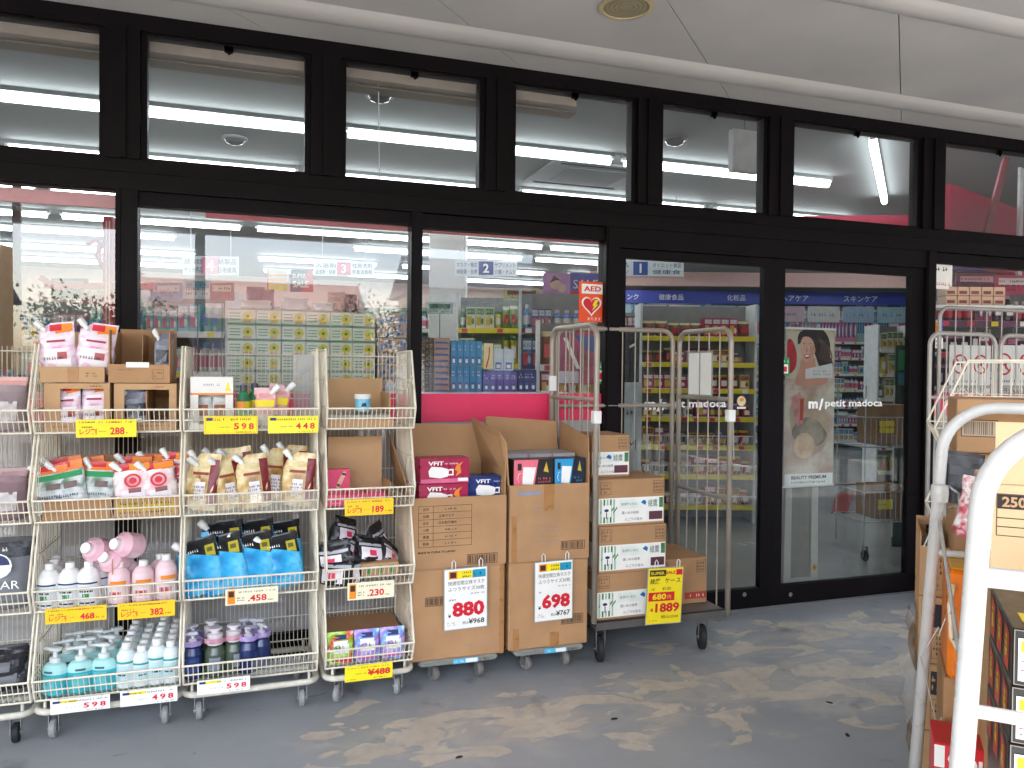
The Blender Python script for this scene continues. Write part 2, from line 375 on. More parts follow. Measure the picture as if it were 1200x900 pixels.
struct(MB().box(-250, -250, -.3, 250, CANE+.15, -.12, ASPH).box(-250, CANE+.15, -.32, 250, 250, -.16, ASPH).build('parking_lot'))
LINE = mat('#d8d6cf', .7, var=.1)
pk = MB()
for i in range(-6, 8): pk.box(i*2.5, -11.5, -.12, i*2.5+.12, -6.5, -.114, LINE)
struct(pk.build('parking_bay_markings'))
for nm, y in (('street', -16.),):
    struct(MB().box(-250, -28, -.12, 250, y, -.112, mat('#4a4a4a', .85, var=.15, scale=2)).build(nm))

# canopy soffit -----------------------------------------------------
SOF = mat('#b4b0aa', .75, var=.10, scale=1.6, bump=.05, bscale=30, key='soffit_paint'); SOFB = mat('#bdb8b1', .6, var=.06, scale=2, key='cove_paint')
DK = mat('#1f1c1a', .9, var=0)
struct(MB().box(-12, CANE, 3.02, 16, -.12, 3.4, SOF).box(-12, CANE-.12, 2.85, 16, CANE, 3.5, SOFB).box(-12, -.12, 3.02, 16, -.1, 3.4, DK).build('canopy'))
so_ = thing('soffit', 'pale grey painted soffit under the canopy with diagonal joints', 'soffit'); so_['kind'] = 'structure'
del so_['category']
T45 = R(45)
def clip_poly(poly, a, b, c):    # keep a*x+b*y<=c
    out = []
    for i in range(len(poly)):
        p, q = poly[i], poly[(i+1) % len(poly)]; fp = a*p[0]+b*p[1]-c; fq = a*q[0]+b*q[1]-c
        if fp <= 0: out.append(p)
        if fp*fq < 0: t = fp/(fp-fq); out.append((p[0]+(q[0]-p[0])*t, p[1]+(q[1]-p[1])*t))
    return out
def prism(mb, poly, z0, z1, m):
    k = len(poly); vs = [(x, y, z0) for x, y in poly]+[(x, y, z1) for x, y in poly]
    mb.add(vs, [tuple(range(k))[::-1], tuple(range(k, 2*k))]+[(i, (i+1) % k, k+(i+1) % k, k+i) for i in range(k)], m)
def strip_panels(y0, y1, z0, z1, m, nm, gap=.006, x_lo=-4, x_hi=9):
    # joints run at 44 degrees; u = x - y*k is constant on a joint
    k = 1.03; us = [1.385+1.245*i for i in range(-6, 8)]
    for a, b in zip(us[:-1], us[1:]):
        P = clip_poly([(-12, y0), (16, y0), (16, y1), (-12, y1)], -1, k, -(a+gap/2)); P = clip_poly(P, 1, -k, b-gap/2)
        if len(P) >= 3:
            mb = MB(); prism(mb, P, z0, z1, m); mb.build(nm, so_)
strip_panels(-1.18, -.42, 2.95, 3.018, SOF, 'soffit_panel')
strip_panels(-.24, -.03, 2.948, 3.018, SOF, 'edge_panel', .004)
strip_panels(CANE, -1.32, 2.95, 3.018, SOF, 'soffit_panel')
for (a, b) in ((-.42, -.24), (-1.32, -1.18)):     # raised rounded battens
    pr = []
    for i in range(9):
        t = PI*i/8; pr.append((a+(b-a)*i/8, 2.952-.03*math.sin(t)**.6))
    mb = MB(); vs = [(-12, y, z) for y, z in pr]+[(16, y, z) for y, z in pr]
    mb.add(vs, [(i, i+1, 10+i, 9+i) for i in range(8)], SOFB, smooth=True); mb.box(-12, a+.004, 2.953, 16, b-.004, 3.018, SOF); mb.build('cove_batten', so_)
dl = thing('ceiling_speaker', 'round tan ceiling speaker set flush in the soffit', 'ceiling speaker', (1.52, -.84, 2.95))
MB().lathe([(.115, .0), (.118, -.008), (.1, -.012), (.098, -.004)], mat('#b5a57f', .5), 28).build('rim', dl)
g = MB().lathe([(.0001, -.006), (.098, -.006)], mat('#8d8266', .7), 28)
for r_ in (.03, .05, .07, .088): g.lathe([(r_, -.006), (r_+.003, -.0075), (r_+.006, -.006)], mat('#7a7056', .7), 24)
g.build('grille', dl)

# store shell -------------------------------------------------------
FLOORI = mat('#9fa09c', .22, var=.07, scale=2.2, spec=.5, key='store_floor'); CEILI = mat('#7e8483', .8, var=.05, scale=1.5, key='store_ceiling')
struct(MB().box(-12, -.04, -.15, 26, 13, 0, FLOORI).build('store_floor'))
struct(MB().box(-12, .04, 3.2, 26, 13, 3.4, CEILI).build('store_ceiling'))
WALLP = mat('#d9bdb2', .8, var=.05, scale=2, key='blush_wall')
struct(MB().box(-12, 12.2, 0, 26, 12.4, 3.2, WALLP).build('back_wall'))
struct(MB().box(-12.2, -.04, 0, -12, 12.4, 3.4, WALLP).build('left_wall')); struct(MB().box(26, -.04, 0, 26.2, 12.4, 3.4, WALLP).build('right_wall'))
TUBE = emat('#f3fbff', 2.0); FIX = mat('#e8eaea', .5, key='fixture')
def ceiling_light(x0, x1, y, lab, ang=0, cx=None):
    t = thing('fluorescent_light', lab, 'ceiling light', ((x0+x1)/2, y, 3.2), ang); L_ = (x1-x0)/2
    MB().box(-L_, -.03, -.03, L_, .03, 0, mat('#8f9595', .6)).box(-L_, -.02, -.052, -L_+.03, .02, -.03, FIX).box(L_-.03, -.02, -.052, L_, .02, -.03, FIX).build('fixture', t)
    MB().rod((-L_+.03, 0, -.068), (L_-.03, 0, -.068), .029, TUBE, 10).build('tube', t)
rowname = {2.0: 'nearest row behind the transom windows', 3.36: 'second row behind the transoms', 4.9: 'third row', 6.36: 'fourth row', 7.5: 'fifth row', 9.1: 'sixth row', 10.6: 'back row'}
for y, segs in {2.0: [(-4.9, -1.75), (-1.7, .6), (.65, 2.85), (2.93, 5.07)], 3.36: [(-4.9, -1.95), (-1.87, .4), (.5, 2.38), (2.5, 4.6), (4.72, 6.5)],
                4.9: [(-5, -2), (-1.9, 1.), (1.1, 4), (4.1, 7)], 6.36: [(-5, -2.2), (-2.1, -.1), (.05, 2.4), (2.5, 3.9), (4, 6.5), (8, 11)], 7.5: [(-5, -.95), (1.4, 4), (4.2, 6.6)],
                9.1: [(-4, -.8), (.1, 2), (2.4, 5), (5.4, 8)], 10.6: [(-4, -.4), (.2, 3), (3.3, 6)]}.items():
    for i, (a, b) in enumerate(segs):
        ceiling_light(a, b, y, 'ceiling tube light, '+rowname[y]+', '+ORD[i])
ceiling_light(4.1, 6.4, 1.6, 'fluorescent tube light running diagonally behind the sixth transom window', R(43.5))
t = thing('blind_housing', 'cream roller blind housing inside the top of the transoms', 'blind')
MB().box(-3, .06, 2.83, 1.68, .16, 2.98, mat('#9c9184', .6)).box(-3, .058, 2.792, 1.68, .16, 2.799, mat('#6b6254', .6)).build('housing', t)
MB().rod((.61, .11, 2.86), (.62, .1, 2.2), .003, mat('#d8dcd6', .5), 5).build('pull_cord', t)
t = thing('air_conditioner', 'square ceiling air conditioner with slotted frame seen through the fourth transom', 'air conditioner', (2.95, 2.7, 3.2))
MB().box(-.5, -.42, -.02, .5, .42, 0, mat('#8f9495', .7), bev=.008).build('housing', t); MB().box(-.3, -.25, -.026, .3, .25, -.02, mat('#6f7576', .7)).box(-.42, -.36, -.024, .42, -.33, -.02, DK).box(-.42, .33, -.024, .42, .36, -.02, DK).build('grille', t)
for nm, px, py, lb in (('dome_camera', 445, 112, 'ceiling dome seen through the third transom'), ('dome_camera', 791, 164, 'ceiling dome seen through the fifth transom'), ('dome_camera', 275, 163, 'small ceiling dome seen through the second transom')):
    P = onZ(px, py, 3.19); t = thing(nm, lb, 'ceiling dome', (P.x, P.y, 3.2)); MB().lathe([(.1, 0), (.1, -.012), (.08, -.02)], mat('#8a8f90', .6), 20).build('rim', t); MB().lathe([(.08, -.015), (.065, -.04), (.03, -.055), (.001, -.058)], mat('#54595a', .15), 18).build('dome', t)
P = atD(872, 178, 5.4)
t = thing('hanging_sign_box', 'blank pale hanging sign box behind the fifth transom', 'sign', (P.x, P.y, P.z)); MB().box(-.11, -.03, -.145, .11, .03, .145, mat('#b9bcba', .6), bev=.004).build('box', t); MB().rod((0, 0, .14), (0, 0, 3.2-P.z), .004, STEEL, 5).build('rod', t)
# red bulkhead deeper on the right
REDW = mat('#c01f4a', .6, var=.08, scale=2, key='crimson_wall')
t = thing('red_bulkhead', 'crimson bulkhead hanging from the store ceiling on the right', 'bulkhead')
m_ = MB(); m_.M = tl(4.55, 2.38, 0) @ rz(R(-24)); m_.box(0, 0, 2.52, 1.62, .1, 2.875, REDW); m_.build('face', t)
m_ = MB(); m_.M = tl(4.55, 2.38, 0) @ rz(R(-24))
for x in (.1, 1.5): m_.rod((x, .05, 2.875), (x, .05, 3.2), .006, STEEL, 5)
m_.build('hanger', t)
t = thing('red_wall_panel', 'dark red angled panel wall behind the rightmost transom', 'wall panel')
m_ = MB(); m_.M = tl(4.9, .55, 0) @ rz(R(20)); m_.box(0, 0, 2.25, 6, .08, 2.8, REDW).build('panel', t)
m_ = MB(); m_.M = tl(4.95, .5, 0) @ rz(R(20)); m_.box(1.1, -.02, 2.2, 1.18, .0, 3.1, FIX, M=Matrix.Rotation(R(0), 4, 'Y')); m_.rod((.3, -.03, 2.3), (.75, -.03, 3.1), .03, mat('#b56b70', .6), 4); m_.build('brace', t)

# ================================================================== SHOP FRONT
sf = thing('shop_front', 'black aluminium glazed shop front with transom windows and glass doors', 'shop front')
GL = glass_mat(.055, .006); GLT = glass_mat(.03, .03, name='dusty_transom_glass')
fr = MB()
fr.box(-12, -.05, 2.875, 16, .06, 2.947, ALU)       # head
fr.build('head_beam', sf)
fr = MB(); fr.box(-12, -.055, 2.168, 16, .055, 2.252, ALU); fr.box(-12, -.045, 2.252, 16, .05, 2.305, ALU).box(-12, -.062, 2.245, 16, -.055, 2.256, ALU); fr.build('transom_beam', sf)
TX = [(-3.35, -2.68), (-2.485, -1.81), (-1.6, -.632), (-.439, .241), (.434, 1.103), (1.3, 1.969), (2.163, 2.823), (3.039, 3.975), (4.206, 5.14), (5.35, 6.3)]
for a, b in zip(TX[:-1], TX[1:]):
    m_ = MB(); c0, c1 = a[1]+.028, b[0]-.028
    m_.box(c0, -.06, 2.305, c1, .05, 2.875, ALU).box((c0+c1)/2-.014, -.074, 2.305, (c0+c1)/2+.014, -.06, 2.875, ALU); m_.build('mullion', sf)
nm_t = 0
for a, b in TX:
    wn = MB(); z0, z1 = 2.318, 2.868
    wn.box(a-.026, -.035, z0-.012, a, .03, z1+.006, ALU).box(b, -.035, z0-.012, b+.026, .03, z1+.006, ALU).box(a, -.035, z0-.012, b, .03, z0, ALU).box(a, -.035, z1, b, .03, z1+.006, ALU)
    f_ = wn.build('transom_window', sf)
    MB().box(a, -.004, z0, b, .004, z1, GLT).build('pane', f_)
    c_ = (a+b)/2; MB().poly([(c_-.022, z1), (c_+.022, z1), (c_+.014, z1-.035), (c_, z1-.045), (c_-.014, z1-.03)], ALU, y=-.03).box(c_-.02, -.03, z1-.03, c_+.02, -.012, z1, ALU, bev=.004).build('latch', f_)
def fixed_window(x0, x1, z0, z1, film=True):
    wn = MB(); wn.box(x0, -.03, z0-.04, x1, .03, z0, ALU); f_ = wn.build('fixed_window', sf); MB().box(x0, -.03, z1, x1, .03, min(2.168, z1+.07), ALU).build('top_rail', f_)
    MB().box(x0, -.004, z0, x1, .004, z1, GL).build('pane', f_)
    if film:
        MB().box(x0, .0045, z0, x1, .0065, 1.121, mat('#b9b4b0', .6, var=.06, scale=2)).build('frosted_film', f_); MB().box(x0, -.0065, 1.121, x1, -.0045, 1.264, PINK).build('pink_band', f_)
    return f_
fixed_window(-3.2, -2.3, .12, 2.163); fixed_window(-2.2, -.566, .12, 2.163); fixed_window(-.476, .754, .12, 2.106); w3 = fixed_window(.81, 1.817, .12, 2.095); w4 = fixed_window(4.128, 5.9, .12, 2.095); fixed_window(6.0, 8., .12, 2.095)
for a, b, nm in ((-3.3, -3.2, 'post'), (-2.3, -2.2, 'post'), (-.566, -.476, 'post'), (.754, .81, 'post'), (1.817, 1.9, 'post'), (4.05, 4.128, 'post'), (5.9, 6.0, 'post')):
    MB().box(a, -.05, 0, b, .05, 2.168, ALU).box(a+.01, -.056, 0, a+.02, -.05, 2.168, ALU).build(nm, sf)
MB().box(-12, -.04, 0, 1.817, .05, .08, ALU).box(4.128, -.04, 0, 16, .05, .08, ALU).build('sill', sf)
MB().box(-12, -.04, .08, -3.3, .05, 2.168, ALU).box(8, -.04, .08, 16, .05, 2.168, ALU).build('side_panel', sf)
MB().box(1.9, -.045, 2.06, 4.05, .055, 2.168, ALU).box(1.9, -.02, 2.04, 4.05, .02, 2.06, ALU).build('door_header', sf)
MB().box(1.9, -.03, 0, 4.05, .05, .006, STEEL).build('threshold', sf)
MB().box(-12, .05, 2.10, -.52, .07, 2.16, mat('#d99a9c', .6)).box(-.2, .05, 2.088, 1.817, .07, 2.11, mat('#b8404f', .6)).build('red_valance', sf)  # left length paler: the wash of the sky's reflection is in its pink
GLD = glass_mat(.03, .003, tint=(.86, .88, .88), name='door_glass')
def door(x0, x1, g0, g1, y, lab):
    d = MB(); d.box(x0, y-.02, .008, g0, y+.02, 2.055, ALU).box(g1, y-.02, .008, x1, y+.02, 2.055, ALU).box(g0, y-.02, .008, g1, y+.02, .122, ALU).box(g0, y-.02, 2.006, g1, y+.02, 2.055, ALU)
    o = d.build('sliding_door', sf); o['label'] = lab
    MB().box(g0, y-.004, .122, g1, y+.004, 2.006, GLD).build('pane', o); return o
d1 = door(1.902, 2.918, 1.945, 2.842, -.012, 'left sliding glass door behind the roll cage'); d2 = door(2.92, 4.048, 2.993, 3.943, -.01, 'right sliding glass door with a beauty banner behind it')
for px, d in ((873, d1), (927, d2)):
    P = onY(px, 697, -.04); m_ = MB(); m_.disc(P.x, P.z, .013, STEEL, y=-.036, n=14); m_.build('floor_lock', d)
WV = mat('#f5f3f0', .5, var=0, key='white_vinyl')
def brand(d, px0, px1, y, pxa, pyc):
    P = onY(px0, pyc, y); Q = onY(px1, pyc, y); m_ = MB()
    m_.text('petit madoca', P.x, P.z-.022, .058, WV, y=y, wd=Q.x-P.x, bold=.02); A = onY(pxa, pyc, y)
    m_.text('m', A.x-.035, A.z-.02, .045, WV, y=y, wd=.07, bold=.05); m_.poly([(A.x+.04, A.z-.03), (A.x+.055, A.z-.03), (A.x+.075, A.z+.04), (A.x+.06, A.z+.04)], WV, y=y)
    m_.build('brand_lettering', d)
brand(d1, 776, 851, -.0165, 762, 476); brand(d2, 967, 1034, -.0145, 953, 475)
# little round mark
m_ = MB(); A = onY(869, 470, -.0165); m_.disc(A.x, A.z, .03, mat('#d9c9a2', .5), y=-.0165); m_.disc(A.x, A.z+.008, .015, ORANGE, y=-.017, sz=.7); m_.quad(A.x-.03, A.z-.045, A.x+.03, A.z-.034, WV, y=-.0165); m_.build('round_sticker', d1)

def sticker(px0, py0, px1, py1, y, parent, name, base):
    P = onY(px0, py1, y); Q = onY(px1, py0, y); m_ = MB(); m_.box(P.x, y-.001, P.z, Q.x, y, Q.z, base); return m_, P.x, P.z, Q.x, Q.z
AEDO = mat('#f0521c', .5, var=.02, key='aed_orange')
m_, x0, z0, x1, z1 = sticker(678, 377, 710, 331, -.007, w3, 'a', AEDO)[:5] if False else sticker(678, 331, 710, 377, -.007, w3, 'a', AEDO)
W_, H_ = x1-x0, z1-z0; yy = -.0085
m_.quad(x0+.1*W_, z1-.3*H_, x1-.1*W_, z1-.06*H_, PAPER, yy); m_.text('AED', x0+.18*W_, z1-.24*H_, .13*H_, RED, yy-.0004, wd=.64*W_, bold=.03)
def heart(m_, cx, cz, r, m, y):
    pts = []
    for i in range(28):
        t = 2*PI*i/28; pts.append((cx+r*math.sin(t)**3, cz+r*(13*math.cos(t)-5*math.cos(2*t)-2*math.cos(3*t)-math.cos(4*t))/16))
    m_.poly(pts, m, y=y)
heart(m_, x0+.47*W_, z0+.42*H_, .37*W_, PAPER, yy); heart(m_, x0+.47*W_, z0+.42*H_, .31*W_, RED, yy-.0004)
m_.poly([(x0+.6*W_, z0+.56*H_), (x0+.74*W_, z0+.56*H_), (x0+.64*W_, z0+.44*H_), (x0+.72*W_, z0+.44*H_), (x0+.5*W_, z0+.28*H_), (x0+.56*W_, z0+.41*H_), (x0+.5*W_, z0+.41*H_)], YEL, yy-.0008)
m_.text('あります', x0+.32*W_, z0+.04*H_, .08*H_, PAPER, yy, wd=.5*W_)
o = m_.build('aed_sticker'); o.parent = w3
def green_sticker(px0, py0, px1, py1, y, par):
    m_, x0, z0, x1, z1 = sticker(px0, py0, px1, py1, y, par, '', GREEN); W_, H_ = x1-x0, z1-z0
    m_.quad(x0+.15*W_, z0+.12*H_, x1-.15*W_, z0+.62*H_, PAPER, y-.0016); m_.quad(x0+.3*W_, z0+.2*H_, x1-.3*W_, z0+.5*H_, RED, y-.002); m_.scrib(x0+.1*W_, z0+.68*H_, x1-.1*W_, z1-.08*H_, PAPER, y-.0016); m_.build('green_sticker', par)
green_sticker(699, 424, 709, 450, -.0561+.049, w3); green_sticker(915, 419, 925, 440, -.015, d2)
# window 4 notices
m_, x0, z0, x1, z1 = sticker(1090, 309, 1116, 338, -.007, w4, '', PAPER); W_, H_ = x1-x0, z1-z0
m_.scrib(x0+.1*W_, z0+.1*H_, x1-.1*W_, z0+.3*H_, RED, -.0085); m_.scrib(x0+.1*W_, z0+.65*H_, x1-.2*W_, z1-.1*H_, INK, -.0085); m_.build('paper_notice', w4)
m_, x0, z0, x1, z1 = sticker(1089, 374, 1105, 392, -.007, w4, '', BLUE); W_, H_ = x1-x0, z1-z0
m_.quad(x0+.14*W_, z0+.2*H_, x1-.14*W_, z1-.12*H_, PAPER, -.0085); m_.disc((x0+x1)/2, z0+.62*H_, .2*W_, ORANGE, y=-.009); m_.poly([(x0+.3*W_, z0+.22*H_), (x0+.7*W_, z0+.22*H_), (x0+.6*W_, z0+.5*H_), (x0+.4*W_, z0+.5*H_)], ORANGE, -.009); m_.build('blue_sticker', w4)
m_, x0, z0, x1, z1 = sticker(1090, 396, 1105, 408, -.007, w4, '', PAPER); m_.scrib(x0+.01, z0+.01, x1-.01, z1-.01, INK, -.0085, rows=2); m_.build('small_notice', w4)
def nosmoke(px0, px1, icons, txt, lab):
    P = onY(px0, 404, .012); Q = onY(px1, 470, .012); y = .012
    t = thing('prohibition_sign', lab, 'sign', (P.x, y, Q.z)); W_, H_ = Q.x-P.x, P.z-Q.z; m_ = MB(); m_.box(0, 0, 0, W_, .004, H_, PAPER)
    for i, k in enumerate(icons):
        cx = W_*(i+.5)/len(icons); cz = H_*.66; r_ = min(W_/len(icons)*.36, H_*.22); n = 24
        vs = []
        for rr in (r_, r_*.82): vs += [(cx+rr*math.cos(2*PI*j/n), -.002, cz+rr*math.sin(2*PI*j/n)) for j in range(n)]
        m_.add(vs, [(j, (j+1) % n, n+(j+1) % n, n+j) for j in range(n)], RED)
        m_.poly([(cx-.62*r_, cz+.5*r_), (cx-.5*r_, cz+.62*r_), (cx+.62*r_, cz-.5*r_), (cx+.5*r_, cz-.62*r_)], RED, -.003)
        if k == 's': m_.quad(cx-.5*r_, cz-.08*r_, cx+.3*r_, cz+.1*r_, INK, -.0015); m_.quad(cx+.36*r_, cz-.08*r_, cx+.5*r_, cz+.1*r_, INK, -.0015); m_.poly([(cx+.3*r_, cz+.2*r_), (cx+.5*r_, cz+.5*r_), (cx+.4*r_, cz+.2*r_)], INK, -.0015)
        elif k == 'd': m_.poly([(cx-.5*r_, cz-.3*r_), (cx-.4*r_, cz+.1*r_), (cx+.2*r_, cz+.12*r_), (cx+.35*r_, cz+.4*r_), (cx+.55*r_, cz+.2*r_), (cx+.35*r_, cz), (cx+.3*r_, cz-.4*r_), (cx+.18*r_, cz-.4*r_), (cx+.12*r_, cz-.12*r_), (cx-.3*r_, cz-.12*r_), (cx-.35*r_, cz-.4*r_)], INK, -.0015)
        else: m_.poly([(cx-.3*r_, cz+.4*r_), (cx+.3*r_, cz+.4*r_), (cx+.2*r_, cz-.5*r_), (cx-.2*r_, cz-.5*r_)], INK, -.0015)
    m_.text(txt, W_*.5, H_*.12, H_*.16, INK, -.002, align='c'); m_.scrib(W_*.08, H_*.32, W_*.92, H_*.4, INK, -.002)
    m_.build('board', t)
nosmoke(1113, 1160, 'sd', '店内禁煙', 'white sign of two red prohibition circles, left one, inside the right window')
nosmoke(1163, 1215, 'df', '持込禁止', 'white sign of prohibition circles at the right edge inside the window')
# ================================================================== WIRE RACKS
PITCH, LIP0, RD = .328, .155, .43      # tier pitch, lowest lip, depth
def caster(par, x, y, r=.036, wm=GRUB, z=None, w_=.024, turn=0.0, name='caster'):
    m_ = MB(); m_.M = tl(x, y, 0) @ rz(turn); zt = z or (2*r+.03)
    m_.box(-.016, -.002, zt-.006, .016, .03, zt, STEEL).box(-w_/2-.006, .0, r*.8, -w_/2-.003, .024, zt-.006, STEEL).box(w_/2+.003, .0, r*.8, w_/2+.006, .024, zt-.006, STEEL)
    o = m_.build(name, par)
    w2 = MB(); w2.M = tl(x, y+.012, r) @ rz(turn) @ Matrix.Rotation(PI/2, 4, 'Y')
    w2.lathe([(.001, -w_/2), (r*.55, -w_/2), (r*.6, -w_/2*.8), (r*.85, -w_/2), (r, -w_/2*.6), (r, w_/2*.6), (r*.85, w_/2), (r*.6, w_/2*.8), (r*.55, w_/2), (.001, w_/2)], wm, 20)
    w2.lathe([(.001, -w_/2-.009), (.006, -w_/2-.009), (.006, w_/2+.009), (.001, w_/2+.009)], STEEL, 8)
    w2.build('wheel', o); return o
def basket_mesh(w_, zl, topz, side=True):
    b = MB(); fy = 0.0; by = RD; n = max(6, int(w_/.0175)); r = .0016
    # front lip rails, bottom
    b.rod((0, fy, zl+.085), (w_, fy, zl+.085), .0042, WIRE, 6).rod((0, fy+.018, zl+.043), (w_, fy+.018, zl+.043), .0032, WIRE, 6).rod((0, fy+.04, zl), (w_, fy+.04, zl), .0042, WIRE, 6).rod((0, by, zl), (w_, by, zl), .003, WIRE, 6)
    for i in range(n+1):
        x = w_*i/n; b.rod((x, fy+.001, zl+.085), (x, fy+.04, zl), r, WIRE, 4, cap=False); b.rod((x, fy+.04, zl), (x, by, zl), r, WIRE, 4, cap=False); b.rod((x, by, zl), (x, by, topz), r, WIRE, 4, cap=False)
    for z in (zl+.11, topz-.02): b.rod((0, by, z), (w_, by, z), .0026, WIRE, 5)
    for x in (0, w_):
        b.rod((x, fy, zl+.085), (x, by, zl+.085), .0026, WIRE, 5).rod((x, fy+.09, zl+.2), (x, by, zl+.2), .0022, WIRE, 5).rod((x, fy+.04, zl), (x, by, zl), .003, WIRE, 5)
        k = 15
        for i in range(1, k):
            y = fy+(by-fy)*i/k; zt = min(topz, zl+.085+(y-fy)/.10*(topz-zl-.085)) if y < .10 else topz; zb = zl if y > .04 else zl+.085*(1-y/.04)
            b.rod((x, y, zb), (x, y, zt), r, WIRE, 4, cap=False)
        b.rod((x, fy, zl+.085), (x, fy+.10, topz), .0042, WIRE, 6).rod((x, fy+.10, topz), (x, by, topz), .0042, WIRE, 6).rod((x, fy, zl+.085), (x, fy+.04, zl), .0042, WIRE, 6)
        # curved grab loop
        s_ = .004 if x else -.004
        b.tube([(x+s_, .25, zl+.01), (x+s_, .2, zl+.16), (x+s_, .12, zl+.22), (x+s_, .06, zl+.16), (x+s_, .05, zl+.07)], .002, WIRE, 5)
    return b
FY = -.665
def rack(x0, x1, lab, wm=GRUB, tiers=4):
    t = thing('wire_basket_rack', lab, 'wire rack', (x0, FY, 0), group='cream wire basket racks along the shop front'); w_ = x1-x0
    for i in range(tiers):
        zl = LIP0+i*PITCH; basket_mesh(w_, zl, zl+PITCH-.003).build('basket', t)
    f_ = MB()
    for x in (0.0, w_): f_.rod((x, RD, .1), (x, RD, LIP0+tiers*PITCH), .0065, WIRE2, 8)
    f_.build('rear_post', t)
    b = MB(); rr = .045; pts = []
    for cx, cy, a0 in ((w_-rr, .035+rr, -90), (w_-rr, RD-rr, 0), (rr, RD-rr, 90), (rr, .035+rr, 180)):
        for k in range(5): a = R(a0+k*22.5); pts.append((cx+rr*math.cos(a), cy+rr*math.sin(a), .112))
    b.tube(pts, .0125, WIRE2, 8, closed=True); b.rod((.02, .2, .112), (w_-.02, .2, .112), .01, WIRE2, 6)
    for x in (.03, w_-.03): b.rod((x, .05, .112), (x, .05, LIP0), .006, WIRE2, 6); b.rod((x, RD-.02, .112), (x, RD-.02, LIP0), .006, WIRE2, 6)
    b.build('base_frame', t)
    for x in (.055, w_-.055):
        for y in (.06, RD-.07): caster(t, x, y, wm=wm, turn=random.uniform(-.5, .5))
    return t
XA, XA2, XB, XB2, XC, XC2, XD, XD2 = -.742, -.252, -.240, .262, .296, .655, -1.245, -.755
rack(XD, XD2, 'cream wire basket rack cut off by the left edge of the photo', RUBBER)
rack(XA, XA2, 'cream wire basket rack with four carton trays and teal hand soap below')
rack(XB, XB2, 'cream wire basket rack holding gold and bright blue refill pouches')
rack(XC, XC2, 'narrow cream wire basket rack beside the brown carton stacks')
def TZ(t): return LIP0+(4-t)*PITCH+.004      # floor of tier 1 (top) .. 4
def X(px, Y=-.58, py=560): return onY(px, py, Y).x

# ------------------------------------------------------------------ cartons
def carton(name, lab, cat, loc, w_, d_, h_, t=.004, front=None, back=None, sides=None, window=None, ang=0, m=CARD, cuts=True, group=None, bottom=True):
    """open tray / display carton made of walls with thickness; heights per wall; window = (x0,z0,x1,z1) cut in the front"""
    o = thing(name, lab, cat, loc, ang, group); fr_ = h_ if front is None else front; bk = h_ if back is None else back; sd_ = h_ if sides is None else sides
    b = MB()
    b.box(0, 0, 0, w_, d_, t, m)
    if window:
        a0, b0, a1, b1 = window
        b.box(0, 0, t, a0, t, fr_, m).box(a1, 0, t, w_, t, fr_, m).box(a0, 0, t, a1, t, b0, m)
        if b1 < fr_: b.box(a0, 0, b1, a1, t, fr_, m)
    else: b.box(0, 0, t, w_, t, fr_, m)
    b.build('front_panel', o)
    MB().box(0, d_-t, t, w_, d_, bk, m).build('back_panel', o)
    MB().box(0, t, t, t, d_-t, sd_, m).build('side_panel', o); MB().box(w_-t, t, t, w_, d_-t, sd_, m).build('side_panel', o)
    if h_ >= bk and window: MB().box(t, t, h_-t, w_-t, d_-t, h_-.001, m).build('top_panel', o)
    return o
def deco(o, fn, name='print'):
    m_ = MB(); fn(m_); return m_.build(name, o)

# ------------------------------------------------------------------ pouches
def pouch(name, lab, w_, h_, d_, body, top, prints, cap='l', capm=WHITE, group=None, topz=.8, capr=.0115):
    t = thing(name, lab, 'refill pouch', group=group)
    MB().pouch(w_, h_, d_, body, top, topz, seed=random.randint(0, 999), n=20, cut=(0 if not cap else -1 if cap == 'l' else 1)).build('bag', t)
    m_ = MB(); prints(m_, w_, h_, d_)
    if m_.v: m_.build('print', t)
    if cap:
        s_ = -1 if cap == 'l' else 1; c_ = MB(); c_.M = tl(s_*w_*.33, -.003, h_*.90) @ Matrix.Rotation(s_*R(38), 4, 'Y')
        c_.lathe([(capr*.75, -.012), (capr*.75, .006), (capr, .006), (capr, .03), (capr*.8, .033), (.0005, .033)], capm, 12); c_.build('cap', t)
    return Kit(t, (1.1, 1.05, 1.06), 1)
FP = ramp_mat(['#d98cb0', '#ecc3d6', '#f6eaf0', '#e7a9c6'], 16, .25, kind='NOISE', name='pink_film', bump=.5); FPW = crinkle('#efe4e6', bs=16); RT_ = crinkle('#c8242a', .3); ORG = crinkle('#ee7a22', .3)
def pr_pink(m_, w_, h_, d_):
    m_.decal(w_, h_, d_, .0, .78, .92, .97, ORANGE, off=.001, sl=.05); m_.decal(w_, h_, d_, -.3, .84, .35, .96, RED, off=.0018)
    m_.decal(w_, h_, d_, -.7, .1, .72, .5, FPW, off=.0005, nu=6); m_.decal(w_, h_, d_, .05, .28, .55, .42, mat('#b5564e', .5, var=.25, scale=60), off=.002)
    M = tl(0, -d_/2-.004, h_*.27); m_.scrib(-.038, 0, .025, .016, NAVY, M=M, fill=1); m_.decal(w_, h_, d_, -.5, .62, .5, .66, mat('#a32d4a', .5), off=.001)
KPINK = pouch('refill_pouch', '', .118, .185, .06, FP, FP, pr_pink)
